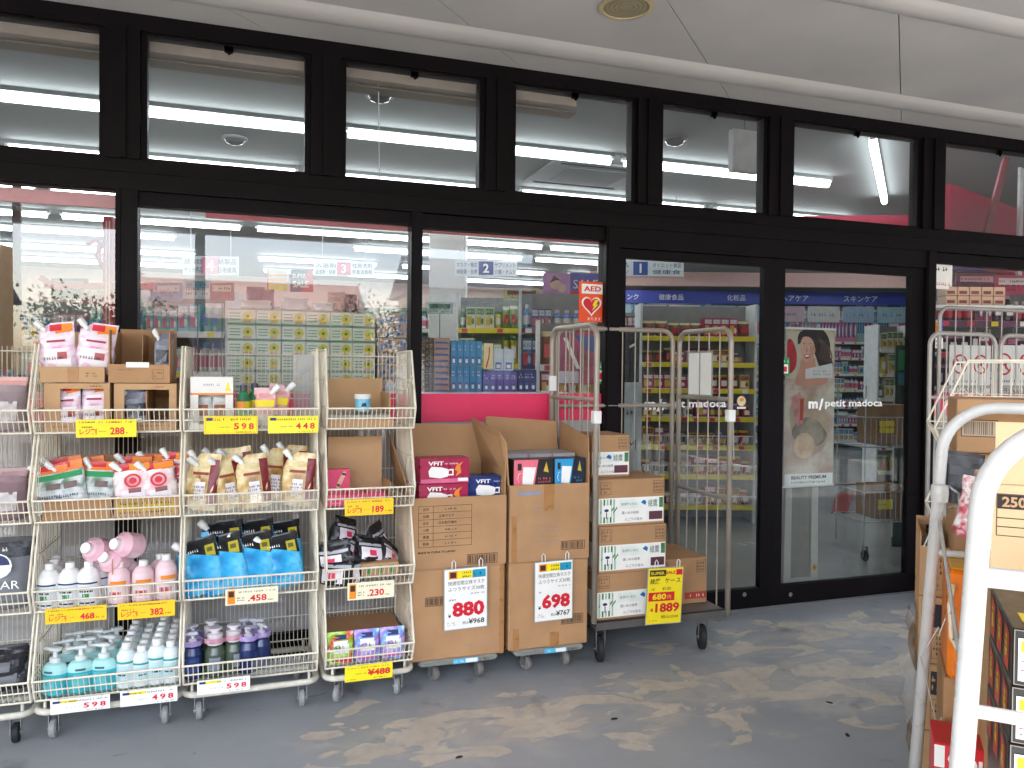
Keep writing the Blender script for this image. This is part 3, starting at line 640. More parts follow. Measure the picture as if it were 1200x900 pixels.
def pr_rose(m_, w_, h_, d_):
    m_.decal(w_, h_, d_, -.1, .84, .97, .98, ORANGE, off=.001); m_.decal(w_, h_, d_, -.95, .86, -.1, .99, RT_, off=.001)
    m_.decal(w_, h_, d_, -.55, .08, .65, .42, FPW, off=.0008)
    x, y, z = m_.front_pt(w_, h_, d_, .05, .62); vs = []
    for rr in (.026, .019): vs += [(x+rr*math.cos(2*PI*j/18), y-.006, z+rr*math.sin(2*PI*j/18)) for j in range(18)]
    m_.add(vs, [(j, (j+1) % 18, 18+(j+1) % 18, 18+j) for j in range(18)], RED); m_.disc(x, z, .012, RED, y=y-.006, n=12)
    m_.decal(w_, h_, d_, -.2, .36, .45, .46, mat('#8b5a52', .5, var=.3, scale=70), off=.002); m_.scrib(-.035, 0, .03, .013, NAVY, fill=1, M=tl(0, -d_/2-.004, h_*.2))
KROSE = pouch('refill_pouch', '', .118, .175, .055, ramp_mat(['#e58a94', '#f0c3c4', '#f7ecea', '#eda6a8'], 15, .25, kind='NOISE', name='rose_film', bump=.5), RT_, pr_rose)
def pr_grn(m_, w_, h_, d_):
    m_.decal(w_, h_, d_, -.97, .82, .97, .98, ORG, off=.001); m_.decal(w_, h_, d_, -.9, .88, .3, .99, RT_, off=.0018); m_.decal(w_, h_, d_, -.9, .68, .9, .79, GREEN, off=.0008)
    m_.decal(w_, h_, d_, -.2, .48, .55, .6, mat('#6e5a55', .5, var=.3, scale=70), off=.002); m_.scrib(-.04, 0, .035, .015, NAVY, fill=1, M=tl(0, -d_/2-.004, h_*.3))
KGRN = pouch('refill_pouch', '', .118, .175, .055, ramp_mat(['#3f7f5c', '#a9b3ab', '#d9dcda', '#7f9488', '#c9cecb'], 13, .25, kind='NOISE', name='silver_green_film', bump=.5), ORG, pr_grn)
def pr_gold(m_, w_, h_, d_):
    m_.decal(w_, h_, d_, .45, .1, .97, .9, crinkle('#7a1620', .3), off=.0008); m_.decal(w_, h_, d_, -.35, .1, .3, .5, FPW, off=.001); m_.decal(w_, h_, d_, -.6, .62, .4, .67, mat('#8e3b22', .5), off=.001)
    M = tl(0, -d_/2-.003, h_*.2); m_.scrib(-.025, 0, .02, .05, INKB, rows=4, M=M)
GF = ramp_mat(['#8a6428', '#c79f58', '#ead9a8', '#b98e45'], 13, .25, kind='NOISE', name='gold_film', bump=.5)
KGOLD = pouch('refill_pouch', '', .112, .205, .06, GF, GF, pr_gold)
def pr_blue(m_, w_, h_, d_):
    m_.decal(w_, h_, d_, -.55, .80, .97, .97, crinkle('#15161a', .22), off=.0008, nu=7, sl=-.14); m_.decal(w_, h_, d_, .42, .66, .85, .84, crinkle('#b9aa2c', .3), off=.0016, sl=-.1); m_.decal(w_, h_, d_, .5, .71, .75, .79, mat('#5c5a1c', .4), off=.0022)
    x, y, z = m_.front_pt(w_, h_, d_, -.1, .75); m_.scrib(x-.035, z, x+.025, z+.016, PAPER, y=y-.006, fill=1)
KBLUE = pouch('refill_pouch', '', .155, .205, .07, ramp_mat(['#0f7fc0', '#1ea4dc', '#63c8ee', '#1590cc'], 12, .2, kind='NOISE', name='blue_film', bump=.5), crinkle('#15161a', .22), pr_blue, capr=.0145)
def pr_grey(m_, w_, h_, d_):
    m_.decal(w_, h_, d_, -.8, .3, .8, .6, crinkle('#30323a'), off=.0008); m_.decal(w_, h_, d_, -.4, .1, .4, .25, PAPER, off=.001)
KGREY = pouch('refill_pouch', '', .09, .15, .05, crinkle('#8d8f9b'), crinkle('#5d5f73'), pr_grey)

# ---- rack A tier 1 : four cartons
z1 = TZ(1); yb = FY+.05
def ld(*a): return ' '.join(a)
cw = .212
a = carton('display_carton', 'brown carton with a cut-out window showing two pink pouches, lower left in the top basket', 'carton', (-.715, yb, z1), .216, .3, .178, window=(.052, .03, .196, .158), m=CARD2)
deco(a, lambda m_: (m_.scrib(.15, .163, .19, .173, INK, y=-.001), m_.scrib(.03, .012, .2, .024, INKB, y=-.001)))
b_ = carton('display_carton', 'brown carton with a torn cut-out window and one grey pouch inside', 'carton', (-.485, yb, z1), .216, .3, .178, window=(.035, .03, .19, .155), m=CARD2)
deco(b_, lambda m_: (m_.scrib(.14, .161, .19, .171, RED, y=-.001), m_.scrib(.03, .012, .2, .024, INKB, y=-.001)))
MB().box(.108, .01, .004, .112, .29, .15, CARD).build('divider', b_)
zt = z1+.181
c_ = carton('carton_tray', 'shallow brown tray holding two pink pouches on top of the windowed carton', 'carton', (-.73, yb+.005, zt), .212, .29, .058, back=.2, m=CARD2)
deco(c_, lambda m_: (m_.box(.09, -.0015, 0, .125, 0, .058, TAPE), m_.scrib(.15, .02, .19, .04, INKB, y=-.001, rows=2)))
d_ = carton('carton_tray', 'open brown carton with a divider and one spout showing, highest in the first rack', 'carton', (-.505, yb+.005, zt), .212, .29, .07, back=.215, sides=.2, m=CARD)
MB().box(.1, .12, .004, .104, .285, .19, CARD).build('divider', d_)
deco(d_, lambda m_: (m_.quad(.06, .058, .14, .078, PAPER, y=-.002), m_.scrib(.03, .045, .09, .054, INK, y=-.001), m_.outline(.15, .015, .19, .05, .001, INKB, y=-.001), m_.scrib(.155, .02, .185, .045, INKB, y=-.001, rows=2)))
KPINK.put((-.672, yb+.07, zt+.035), (R(6), R(-3), 0), 'pink refill pouch on the left in the topmost brown tray')
KPINK.put((-.568, yb+.075, zt+.035), (R(5), R(2), 0), 'pink refill pouch on the right in the topmost brown tray')
KPINK.put((-.637, yb+.04, z1+.005), (0, 0, 0), 'pink refill pouch on the left behind the carton window', scale=(.72, 1, .86)); KPINK.put((-.553, yb+.045, z1+.005), (0, R(1), 0), 'pink refill pouch on the right behind the carton window', scale=(.78, 1, .86))
KGREY.put((-.41, yb+.045, z1+.005), (0, R(-5), 0), 'grey refill pouch behind the torn carton window'); KGREY.put((-.325, yb+.10, zt+.03), (0, R(5), 0), 'lone silver grey pouch in the divided carton', scale=(.7, .8, 1))
# ---- rack A tier 2
z2 = TZ(2)
t1 = carton('carton_tray', 'brown tray of red and green topped pouches, left in the second basket', 'carton', (-.722, yb, z2), .225, .3, .075, back=.21, m=CARD)
t2 = carton('carton_tray', 'brown tray of rose pouches with yellow print, right in the second basket', 'carton', (-.485, yb, z2), .225, .3, .075, back=.21, m=CARD2)
deco(t2, lambda m_: (m_.quad(.01, .02, .21, .055, mat('#cfa83c', .6, var=.2, scale=30), y=-.001), m_.scrib(.02, .01, .2, .06, INKB, y=-.0015, rows=3)))
for i, (x, y, s_, lb) in enumerate(((-.69, .055, -6, 'front left'), (-.625, .05, -11, 'front middle'), (-.555, .065, 3, 'front right'), (-.66, .13, -4, 'rear left'), (-.575, .14, -5, 'rear right'))):
    KGRN.put((x, yb+y, z2+.02+(.02 if y > .1 else 0)), (R(-6), R(s_), 0), 'silver green pouch with orange top, %s of five' % lb)
for i, (x, y, s_, lb) in enumerate(((-.42, .05, -5, 'front left'), (-.325, .055, -3, 'front right'), (-.435, .13, -2, 'rear left'), (-.36, .135, 2, 'rear middle'), (-.29, .11, 3, 'rear right'))):
    KROSE.put((x, yb+y, z2+.02+(.022 if y > .1 else 0)), (R(-6), R(s_), 0), 'rose pouch with red ring emblem, %s in the second basket tray' % lb)
# ------------------------------------------------------------------ bottles
def bottle(name, lab, prof, body, capprof, capm, label=None, cat='bottle', group=None, n=18, pump=False, flat=1.0, cols=()):
    t = thing(name, lab, cat, group=group); S = Matrix.Diagonal((1, flat, 1, 1))
    MB().lathe(prof, body, n, M=S).build('body', t)
    m_ = MB(); m_.lathe(capprof, capm, 14)
    zt = capprof[-1][1]
    if pump:
        m_.rod((0, 0, zt-.01), (0, 0, zt+.016), .007, capm, 8); m_.box(-.018, -.013, zt+.012, .02, .013, zt+.026, capm, bev=.005); m_.box(-.042, -.007, zt+.012, -.01, .007, zt+.023, capm, bev=.004)
    m_.build('pump' if pump else 'cap', t)
    if label:
        m_ = MB()
        for (z0, z1_, a0, a1, lm) in label:
            rr = max(p[0] for p in prof)
            def rad(z):
                for p, q in zip(prof[:-1], prof[1:]):
                    if p[1] <= z <= q[1] and q[1] > p[1]: return p[0]+(q[0]-p[0])*(z-p[1])/(q[1]-p[1])
                return rr
            k = 8; vs = []
            for z in (z0, z1_):
                for i in range(k+1): a = R(-90+a0+(a1-a0)*i/k); r_ = rad(z)+.0012; vs.append((r_*math.cos(a), r_*math.sin(a)*flat-.0004, z))
            m_.add(vs, [(i, i+1, k+2+i, k+1+i) for i in range(k)], lm, smooth=True)
        m_.build('printed_label', t)
    return Kit(t)
WB = mat('#eeece8', .35, var=.03, key='white_bottle'); PKB = mat('#e9c9cc', .35, var=.05, key='pink_bottle'); TEAL = mat('#3fb4bd', .18, var=.06, key='teal_soap'); TEALT = mat('#aee0dc', .15, var=.05); TW = mat('#d9dedb', .3)
P1 = [(.001, 0), (.036, 0), (.04, .006), (.041, .09), (.038, .115), (.026, .135), (.016, .142)]
CP1 = [(.015, .14), (.016, .142), (.016, .16), (.013, .163), (.0005, .163)]
LBG = mat('#dfe6ea', .5, var=.06)
KW1 = bottle('detergent_bottle', '', P1, WB, CP1, WHITE, [(.02, .085, -50, 50, LBG), (.085, .091, -55, 55, NAVY), (.03, .05, -20, 15, GREEN), (.055, .062, -35, 30, INKB), (.012, .018, -40, 40, NAVY)])
KW2 = bottle('body_soap_bottle', '', P1, PKB, CP1, WHITE, [(.02, .075, -50, 50, mat('#f0dfe0', .5)), (.078, .092, -25, 55, ORANGE), (.03, .05, -30, 30, mat('#c34f5a', .5, var=.3, scale=60))])
KPP = bottle('body_soap_bottle', '', [(.001, 0), (.04, 0), (.046, .01), (.046, .07), (.03, .092), (.018, .098)], mat('#e9b9c4', .3, var=.06), [(.018, .098), (.02, .1), (.02, .115), (.001, .117)], WHITE, [(.02, .06, -60, 60, mat('#f2dbe0', .4))])
z3 = TZ(3); di = thing('carton_divider', 'upright brown card partition between white and pink bottles', 'card partition', (-.492, yb, z3)); MB().box(0, 0, 0, .004, .3, .17, CARD).build('panel', di)
for i, (px, y, lb) in enumerate(((58, .035, 'front left'), (82, .035, 'front second'), (104, .03, 'front third'), (116, .09, 'rear right'), (64, .1, 'rear left'), (66, .17, 'hindmost'))):
    KW1.put((X(px, yb+y), yb+y, z3), (0, 0, R(i*7-15)), 'white detergent bottle, %s among the white bottles in the third basket' % lb)
for i, (px, y, lb) in enumerate(((140, .03, 'front left'), (168, .03, 'front middle'), (195, .035, 'front right'), (152, .11, 'rear left'), (188, .12, 'rear right'))):
    KW2.put((X(px, yb+y), yb+y, z3), (0, 0, R(i*9-15)), 'pale pink bottle with orange band, standing %s in the third basket' % lb, scale=(1, 1, 1.05 if px == 195 else .95))
for i, (px, py, rx, ry, lb, sc) in enumerate(((133, 640, 70, 62, 'leftmost pink bottle lying on the standing pink bottles', 1), (152, 655, 62, 60, 'middle pink bottle lying on the standing pink bottles', 1), (172, 633, 75, 50, 'rightmost pale bottle lying on top of the pink bottles', 1.05))):
    P = onY(px, py, yb+.09); KPP.put((P.x-.03, yb+.09, P.z-.02), (R(rx), R(0), R(ry-90)), lb, scale=(sc, sc, sc))
# ---- rack A tier 4 pumps
z4 = TZ(4)
def body2(zf, wlo, whi): return [(.001, 0), (.036, 0), (.041, .006), (.041, zf, wlo), (.041, .095, whi), (.03, .115, whi), (.014, .122, whi)]
KT = bottle('hand_soap_pump', '', body2(.082, TEAL, TEALT), TEAL, [(.014, .12), (.017, .122), (.017, .136), (.008, .14), (.008, .15)], TW, [(.03, .075, -28, 28, mat('#67c6cb', .3)), (.088, .096, -20, 20, mat('#3c5c6c', .5))], pump=True, flat=.78, cat='pump bottle'); KT.k = (1.2, 1.15, .98)
KT2 = bottle('white_body_bottle', '', [(.001, 0), (.03, 0), (.034, .005), (.034, .12), (.024, .14), (.014, .146)], mat('#dfe9e8', .3, var=.03), [(.014, .146), (.016, .148), (.016, .168), (.0005, .17)], WHITE, [(.095, .103, -70, 70, mat('#2f9f9b', .4)), (.03, .088, -45, 45, mat('#c4e2e4', .4)), (.05, .056, -25, 25, NAVY)])
n_ = 0
for row, (y, pxs) in enumerate(((.04, (65, 95, 122)), (.13, (72, 99, 124)), (.22, (78, 103, 125)))):
    for k, px in enumerate(pxs):
        xx = onY(px, 770, yb+.04).x+row*.004; KT.put((xx, yb+y, z4), (0, 0, R((k*37+row*51) % 60-30)), 'teal hand soap pump bottle, %s in the %s row' % (ORD[k], ('front', 'second', 'back')[row]))
for row, y in enumerate((.035, .105, .175, .245, .31)):
    for k, px in enumerate((148, 166, 184, 200)):
        xx = onY(px, 770, yb+.035).x; sc = (1, 1, (1, .9, 1.03, .95)[k]); KT2.put((xx, yb+y, z4), (0, 0, R((k*31+row*17) % 40-20)), 'white bottle with teal band, %s, %s row of the bottom basket' % (ORD[k], ('front', 'second', 'third', 'fourth', 'back')[row]), scale=sc)
# ------------------------------------------------------------------ rack B
wc = thing('display_carton', 'white window carton of conditioner pouches in the top basket', 'carton', (X(223, yb, 500), yb, z1)); W_ = X(273, yb, 500)-X(223, yb, 500); WCM = mat('#e9e5df', .6, var=.03)
MB().box(0, 0, 0, .028, .004, .205, WCM).box(W_-.028, 0, 0, W_, .004, .205, WCM).box(.028, 0, 0, W_-.028, .004, .02, WCM).box(.028, 0, .135, W_-.028, .004, .205, WCM).build('front_panel', wc)
MB().box(0, .004, 0, .004, .2, .205, WCM).build('side_panel', wc); MB().box(W_-.004, .004, 0, W_, .2, .205, WCM).build('side_panel', wc); MB().box(0, .2, 0, W_, .204, .205, WCM).build('back_panel', wc); MB().box(.004, .005, .2, W_-.004, .2, .205, WCM).build('top_panel', wc)
deco(wc, lambda m_: (m_.quad(0, .135, W_, .142, ORANGE, y=-.001), m_.scrib(W_*.3, .168, W_*.75, .182, GREYP, y=-.001), m_.poly([(W_-.03, .15), (W_-.01, .15), (W_-.018, .19)], YEL, y=-.001)))
KWP = pouch('refill_pouch', '', .08, .15, .05, crinkle('#dcdad6'), crinkle('#dcdad6'), lambda m_, a, b, c: (m_.decal(a, b, c, -.6, .35, .6, .65, mat('#9c5a2c', .5, var=.3, scale=50), off=.001), m_.decal(a, b, c, -.5, .1, .5, .25, mat('#cfa45c', .5), off=.001)), cap=None)
KWP.put((wc.location.x+.05, yb+.04, z1+.004), (0, R(-4), 0), 'left silver pouch inside the white window carton', scale=(.75, 1, .9)); KWP.put((wc.location.x+.105, yb+.045, z1+.004), (0, R(4), 0), 'right silver pouch inside the white window carton', scale=(.75, 1, .9))
KYG = bottle('spray_refill', '', [(.001, 0), (.026, 0), (.03, .005), (.03, .07, mat('#6fa95a', .3)), (.03, .1, mat('#d7c81e', .3)), (.022, .125, mat('#2b6a4a', .3)), (.012, .135)], GREEN, [(.012, .135), (.015, .137), (.015, .16), (.001, .162)], mat('#3d454c', .4), [(.075, .1, -50, 10, ORANGE)], cat='spray bottle')
KYG.put((X(285, yb+.05), yb+.03, z1), (0, 0, 0), 'green and yellow spray refill, left of the pair in the top basket', scale=(.9, .9, 1.08)); KYG.put((X(298, yb+.05), yb+.07, z1), (0, 0, 1), 'green and yellow spray refill, right of the pair in the top basket', scale=(.9, .9, 1.12))
KPY = pouch('refill_pouch', '', .078, .15, .05, crinkle('#e9a7a5'), crinkle('#e5b5bb'), lambda m_, a, b, c: (m_.decal(a, b, c, -.95, .5, .8, .68, YEL, off=.001), m_.decal(a, b, c, -.8, .02, .8, .3, mat('#d8d0c4', .4), off=.001)), cap='r')
KPY.put((X(311, yb+.04), yb+.04, z1+.01), (0, R(-3), 0), 'pink pouch with yellow band, left of two beside the green sprays'); KPY.put((X(322, yb+.06), yb+.08, z1+.012), (0, R(4), 0), 'pink pouch with yellow band, right of two beside the green sprays')
t = thing('red_box', 'small plain red box standing behind the 448 price card', 'box', (X(330, yb+.1), yb+.09, z1)); MB().box(0, 0, 0, .045, .06, .11, mat('#b81b34', .5), bev=.002).box(.004, -.0015, .02, .041, 0, .06, mat('#8f1430', .5)).build('box', t)
t = thing('plastic_sleeve', 'cloudy clear plastic sleeve leaning in the top basket corner', 'plastic sleeve', (X(343, yb+.2), yb+.2, z1)); MB().box(0, 0, 0, .085, .012, .3, glass_mat(.06, .45, name='cloudy_plastic')).build('sleeve', t)
def acrylic(x0, x1, tier, lab, h=.075):
    z_ = TZ(tier); t = thing('clear_front_strip', lab, 'plastic strip', (x0, FY+.012, z_)); MB().box(0, 0, 0, x1-x0, .002, h, CLEAR).build('strip', t)
acrylic(XB+.01, XB2-.01, 2, 'clear plastic strip behind the lip below the gold pouches'); acrylic(XB+.25, XB2-.01, 4, 'clear plastic strip at the right of the bottom basket'); acrylic(XB+.01, XB2-.01, 1, 'clear plastic strip behind the 598 and 448 price cards')
for i, (px, y, s_, r_) in enumerate(((236, .04, 0, -20), (250, .05, -3, 15), (272, .045, -8, 20), (287, .09, -12, -10), (301, .04, -2, 5), (318, .1, 3, 20), (348, .045, 9, -15), (338, .14, 6, 10), (262, .15, -4, 0))):
    KGOLD.put((X(px, yb+y, 575), yb+y, z2+(.008 if y < .08 else .02)), (R(-4), R(s_), R(r_)), 'gold refill pouch with maroon side, %s of nine' % (ORD[i] if i < 6 else ('far right front', 'far right rear', 'left of centre at the back')[i-6]))
for i, (px, y, s_) in enumerate(((243, .05, -14), (268, .045, -13), (300, .05, -9), (334, .05, -7), (262, .16, -6), (300, .17, -3), (333, .18, -2))):
    KBLUE.put((X(px, yb+y, 670), yb+y, z3+(.0 if y < .1 else .035)), (R(-14), R(s_), R(-6)), 'bright blue pouch with black top, %s in the third basket' % ('front leftmost', 'second in front', 'third in front', 'front rightmost', 'rear left', 'rear middle', 'rear right')[i], scale=(1.02, 1, 1.02))
DBT = mat('#22305e', .15, var=.08); GRT = mat('#4d5a48', .15, var=.1)
KDB = bottle('shampoo_pump', '', [(.001, 0), (.033, 0), (.037, .006), (.037, .095), (.028, .12), (.014, .127)], DBT, [(.014, .125), (.017, .127), (.017, .15), (.008, .155)], mat('#cfcdd2', .3), [(.13, .15, 0, 359, mat('#a58fc0', .5, var=.4, scale=60)), (.03, .085, -40, 40, mat('#31467f', .3))], pump=True, cat='pump bottle')
KGB = bottle('shampoo_pump', '', [(.001, 0), (.036, 0), (.04, .006), (.04, .09), (.03, .115), (.016, .122)], GRT, [(.016, .12), (.03, .125), (.03, .165), (.015, .17), (.015, .18), (.026, .182), (.026, .19), (.001, .192)], mat('#d8cfd2', .3), [(.03, .08, -30, 30, mat('#8a93a0', .3)), (.135, .155, -80, 80, mat('#c08d98', .5, var=.4, scale=50))], cat='pump bottle')
for i, (px, y, lb) in enumerate(((226, .05, 'leftmost'), (226, .14, 'leftmost behind'), (291, .05, 'right of centre'), (306, .08, 'rightmost front'), (298, .15, 'rightmost rear'), (286, .16, 'middle rear'))):
    KDB.put((X(px, yb+y, 760), yb+y, z4), (0, 0, R(i*40)), 'dark blue pump bottle, %s in the bottom basket beside the green ones' % lb)
for i, (px, y, lb) in enumerate(((252, .05, 'front left'), (274, .07, 'front right'), (248, .15, 'rear left'))):
    KGB.put((X(px, yb+y, 760), yb+y, z4), (0, 0, R(i*30)), 'dark green bottle with wide collar, %s in the bottom basket' % lb)
# ------------------------------------------------------------------ rack C
tr = carton('carton_tray', 'open brown tray holding one small blue and white tin', 'carton', (X(384, yb, 480), yb+.0, z1), .27, .3, .035, back=.2, m=CARD2)
MB().box(.262, .05, .035, .266, .29, .14, CARD2).build('side_flap', tr); MB().box(.004, .01, .004, .26, .28, .05, mat('#a9a69f', .8, var=.2, scale=40)).build('wrapped_packs', tr)
P = onY(425, 478, yb+.1)
t = thing('cream_tin', 'small round blue tin with a white lid alone in the tray', 'tin', (P.x, yb+.1, z1+.062)); MB().lathe([(.0005, 0), (.033, 0), (.033, .052)], mat('#7cc4de', .3, var=.05), 20).build('tin', t); MB().lathe([(.034, .052), (.035, .056), (.035, .07), (.033, .073), (.0005, .073)], WHITE, 20).build('lid', t)
m_ = MB(); m_.poly([(-.01, .02), (.012, .022), (.008, .038), (-.006, .034)], NAVY, y=-.0345); m_.build('emblem', t)
bk = thing('torn_carton', 'tall torn brown carton board behind the pink boxes', 'carton', (X(385, yb+.22, 560), yb+.24, z2)); MB().box(0, 0, 0, .235, .004, .27, CARD2).build('board', bk); MB().box(.24, -.2, 0, .244, .0, .09, CARD).build('side_flap', bk)
PKX = mat('#df4570', .5, var=.05, key='pink_carton')
t = thing('pink_box', 'pink box standing upright with a plaster picture', 'box', (X(383, yb+.15, 560), yb+.13, z2+.05)); MB().box(0, 0, 0, .095, .03, .09, PKX, bev=.001).build('box', t); m_ = MB(); m_.M = tl(.058, -.001, .045) @ Matrix.Rotation(R(25), 4, 'Y'); m_.quad(-.009, -.03, .009, .03, mat('#e7b89c', .6)); m_.disc(0, .03, .009, mat('#e7b89c', .6)).disc(0, -.03, .009, mat('#e7b89c', .6)); m_.build('print', t)
for k, (dx, dy, nm) in enumerate(((0, 0, 'left'), (.082, .004, 'middle'), (.164, -.003, 'right'))):
    t = thing('pink_box', 'flat pink box, %s of three lying in the second basket' % nm, 'box', (X(384, yb+.02, 580)+dx, yb+.02+dy, z2), R(dy*300)); MB().box(0, 0, 0, .078, .17, .048, PKX, bev=.0012).box(0.01, .02, .048, .068, .15, .0486, mat('#ea7d9b', .5)).build('box', t); m_ = MB(); m_.scrib(.008, .008, .07, .04, mat('#f5b5c6', .6), y=-.0006, rows=3); m_.build('print', t)
BKP = crinkle('#232326', .25, bs=18, st=.9); WHP = crinkle('#efe7ea', .3, bs=18)
def pr_bk(m_, w_, h_, d_):
    m_.decal(w_, h_, d_, -.8, .1, .5, .55, WHP, off=.001); m_.decal(w_, h_, d_, -.35, .25, .1, .45, PINK, off=.002, nu=3, nv=3); m_.decal(w_, h_, d_, -.9, .6, .9, .7, mat('#b9bcc2', .4), off=.001)
KBK = pouch('sanitary_pack', '', .13, .11, .09, BKP, BKP, pr_bk, cap=None)
for i, (px, py, y, rx, ry, lb) in enumerate(((395, 690, .04, 0, 5, 'lowest left with white label'), (395, 655, .08, 10, -8, 'upper left'), (412, 652, .13, -20, 30, 'topmost left of centre'), (408, 680, .06, 5, 60, 'leaning in the middle'), (432, 652, .1, -15, 75, 'crumpled white and pink centre'), (450, 655, .12, -10, 100, 'rightmost on the small carton'), (400, 628, .17, 0, 20, 'rear left at the top'), (440, 635, .2, 0, -10, 'silver topped at the rear right'))):
    P = onY(px, py, yb+y); KBK.put((P.x, yb+y, max(z3, P.z-.03)), (R(rx), R(ry if abs(ry) < 40 else ry-60), R(i*13-30)), 'black and pink plastic pack, '+lb)
t = thing('small_carton', 'small brown carton with green marks among the black packs', 'carton', (X(424, yb+.02, 670), yb+.02, z3+.03)); MB().box(0, 0, 0, .155, .14, .05, CARD2, bev=.001).build('box', t); m_ = MB()
for i in range(3): m_.quad(.02+i*.05, .008, .035+i*.05, .04, GREEN, y=-.001)
m_.build('print', t)
ct = thing('flat_carton', 'flat brown carton lying behind the wet wipe packs', 'carton', (X(381, yb+.13, 730), yb+.12, z4)); MB().box(0, 0, 0, .33, .29, .085, CARD, bev=.002).build('box', ct)
def wipes(c1, c2, c3, nm):
    t = thing('wet_wipes_pack', nm, 'wipes pack'); m_ = MB(); m_.M = Matrix.Rotation(R(-4), 4, 'X')
    body = ramp_mat([c1, c2, c1, c3, '#f2f2f2'], 22, .25, kind='NOISE', name='wipes_film', bump=.3)
    m_.pouch(.11, .125, .075, body, body, seed=5); m_.build('pack', t); p_ = MB(); p_.M = Matrix.Rotation(R(-4), 4, 'X')
    p_.decal(.11, .125, .075, -.55, .35, .6, .72, PAPER, off=.001); p_.decal(.11, .125, .075, -.4, .76, .45, .9, NAVY, off=.0015); x, y, z = p_.front_pt(.11, .125, .075, 0, .5); p_.scrib(x-.024, z-.01, x+.024, z+.018, mat('#55739a', .5), y=y-.006, fill=1); p_.decal(.11, .125, .075, -.7, .1, .8, .2, mat('#d8479a', .5) if c1 != '#8fc31f' else RED, off=.001); p_.build('print', t); return t
for px, c, nm in ((399, ('#8fc31f', '#cfe87a', '#e33a3a'), 'lime green wet wipes pack, leftmost in the bottom basket'), (430, ('#9a7fd0', '#c7a6e0', '#6aa5dd'), 'purple wet wipes pack, middle in the bottom basket'), (460, ('#8f86cf', '#d3b7e6', '#7fb6e6'), 'purple wet wipes pack, rightmost in the bottom basket')):
    t = wipes(*c, nm); t.location = (X(px, yb+.035, 755), yb+.04, z4); t.scale = (1, 1, 1)
# ------------------------------------------------------------------ rack D
MVP = crinkle('#8f7478', .35, bs=9, st=1); GRP = crinkle('#77777c', .35, bs=9, st=1)
for zt_, w__, h__, bm, lb, col2 in ((z1, .3, .2, crinkle('#a08f92', .3, bs=9, st=1), 'grey film pack with pink edge in the top left basket', '#d9a39c'), (z2, .3, .19, MVP, 'mauve clothing bag in the second basket at the left edge', '#a88a88'), (z3, .34, .26, GRP, 'grey underwear bag with a round blue badge at the left edge', '#17181b')):
    t = thing('film_bag', lb, 'bag', (-.93, yb+.08, zt_)); MB().pouch(w__, h__, .13, bm, crinkle(col2, .35), .72 if zt_ == z3 else .84, seed=3).build('bag', t); m_ = MB()
    if zt_ == z3:
        P = onY(0, 659, yb); m_.disc(P.x+.93-.008, .17, .045, PAPER, y=-.078); m_.poly([(P.x+.93-.05+.04*(1+math.cos(a*PI/10)), .173+.038*math.sin(a*PI/10)) for a in range(11)], NAVY, y=-.0785); m_.text('WEAR', .0, .085, .03, PAPER, y=-.079, wd=.135); m_.scrib(.02, .215, .1, .237, PAPER, y=-.055)
    else: m_.decal(w__, h__, .13, -.6, .2, .8, .55, mat('#cfc6c4', .4, var=.3, scale=30), off=.001)
    m_.build('print', t)
for i, (x, z_, s_) in enumerate(((-.84, .03, 1), (-.93, .02, 1.2), (-.86, .09, .9))):
    t = thing('black_pack', 'black film pack, %s in the bottom left basket' % ('right', 'left', 'upper')[i], 'pack', (x, yb+.1, z4+z_*.8)); MB().pouch(.16*s_, .12*s_, .1, BKP, BKP, seed=i).build('bag', t); m_ = MB(); m_.decal(.16*s_, .12*s_, .1, -.4, .2, .3, .5, mat('#5b5b60', .4), off=.001); m_.build('print', t)
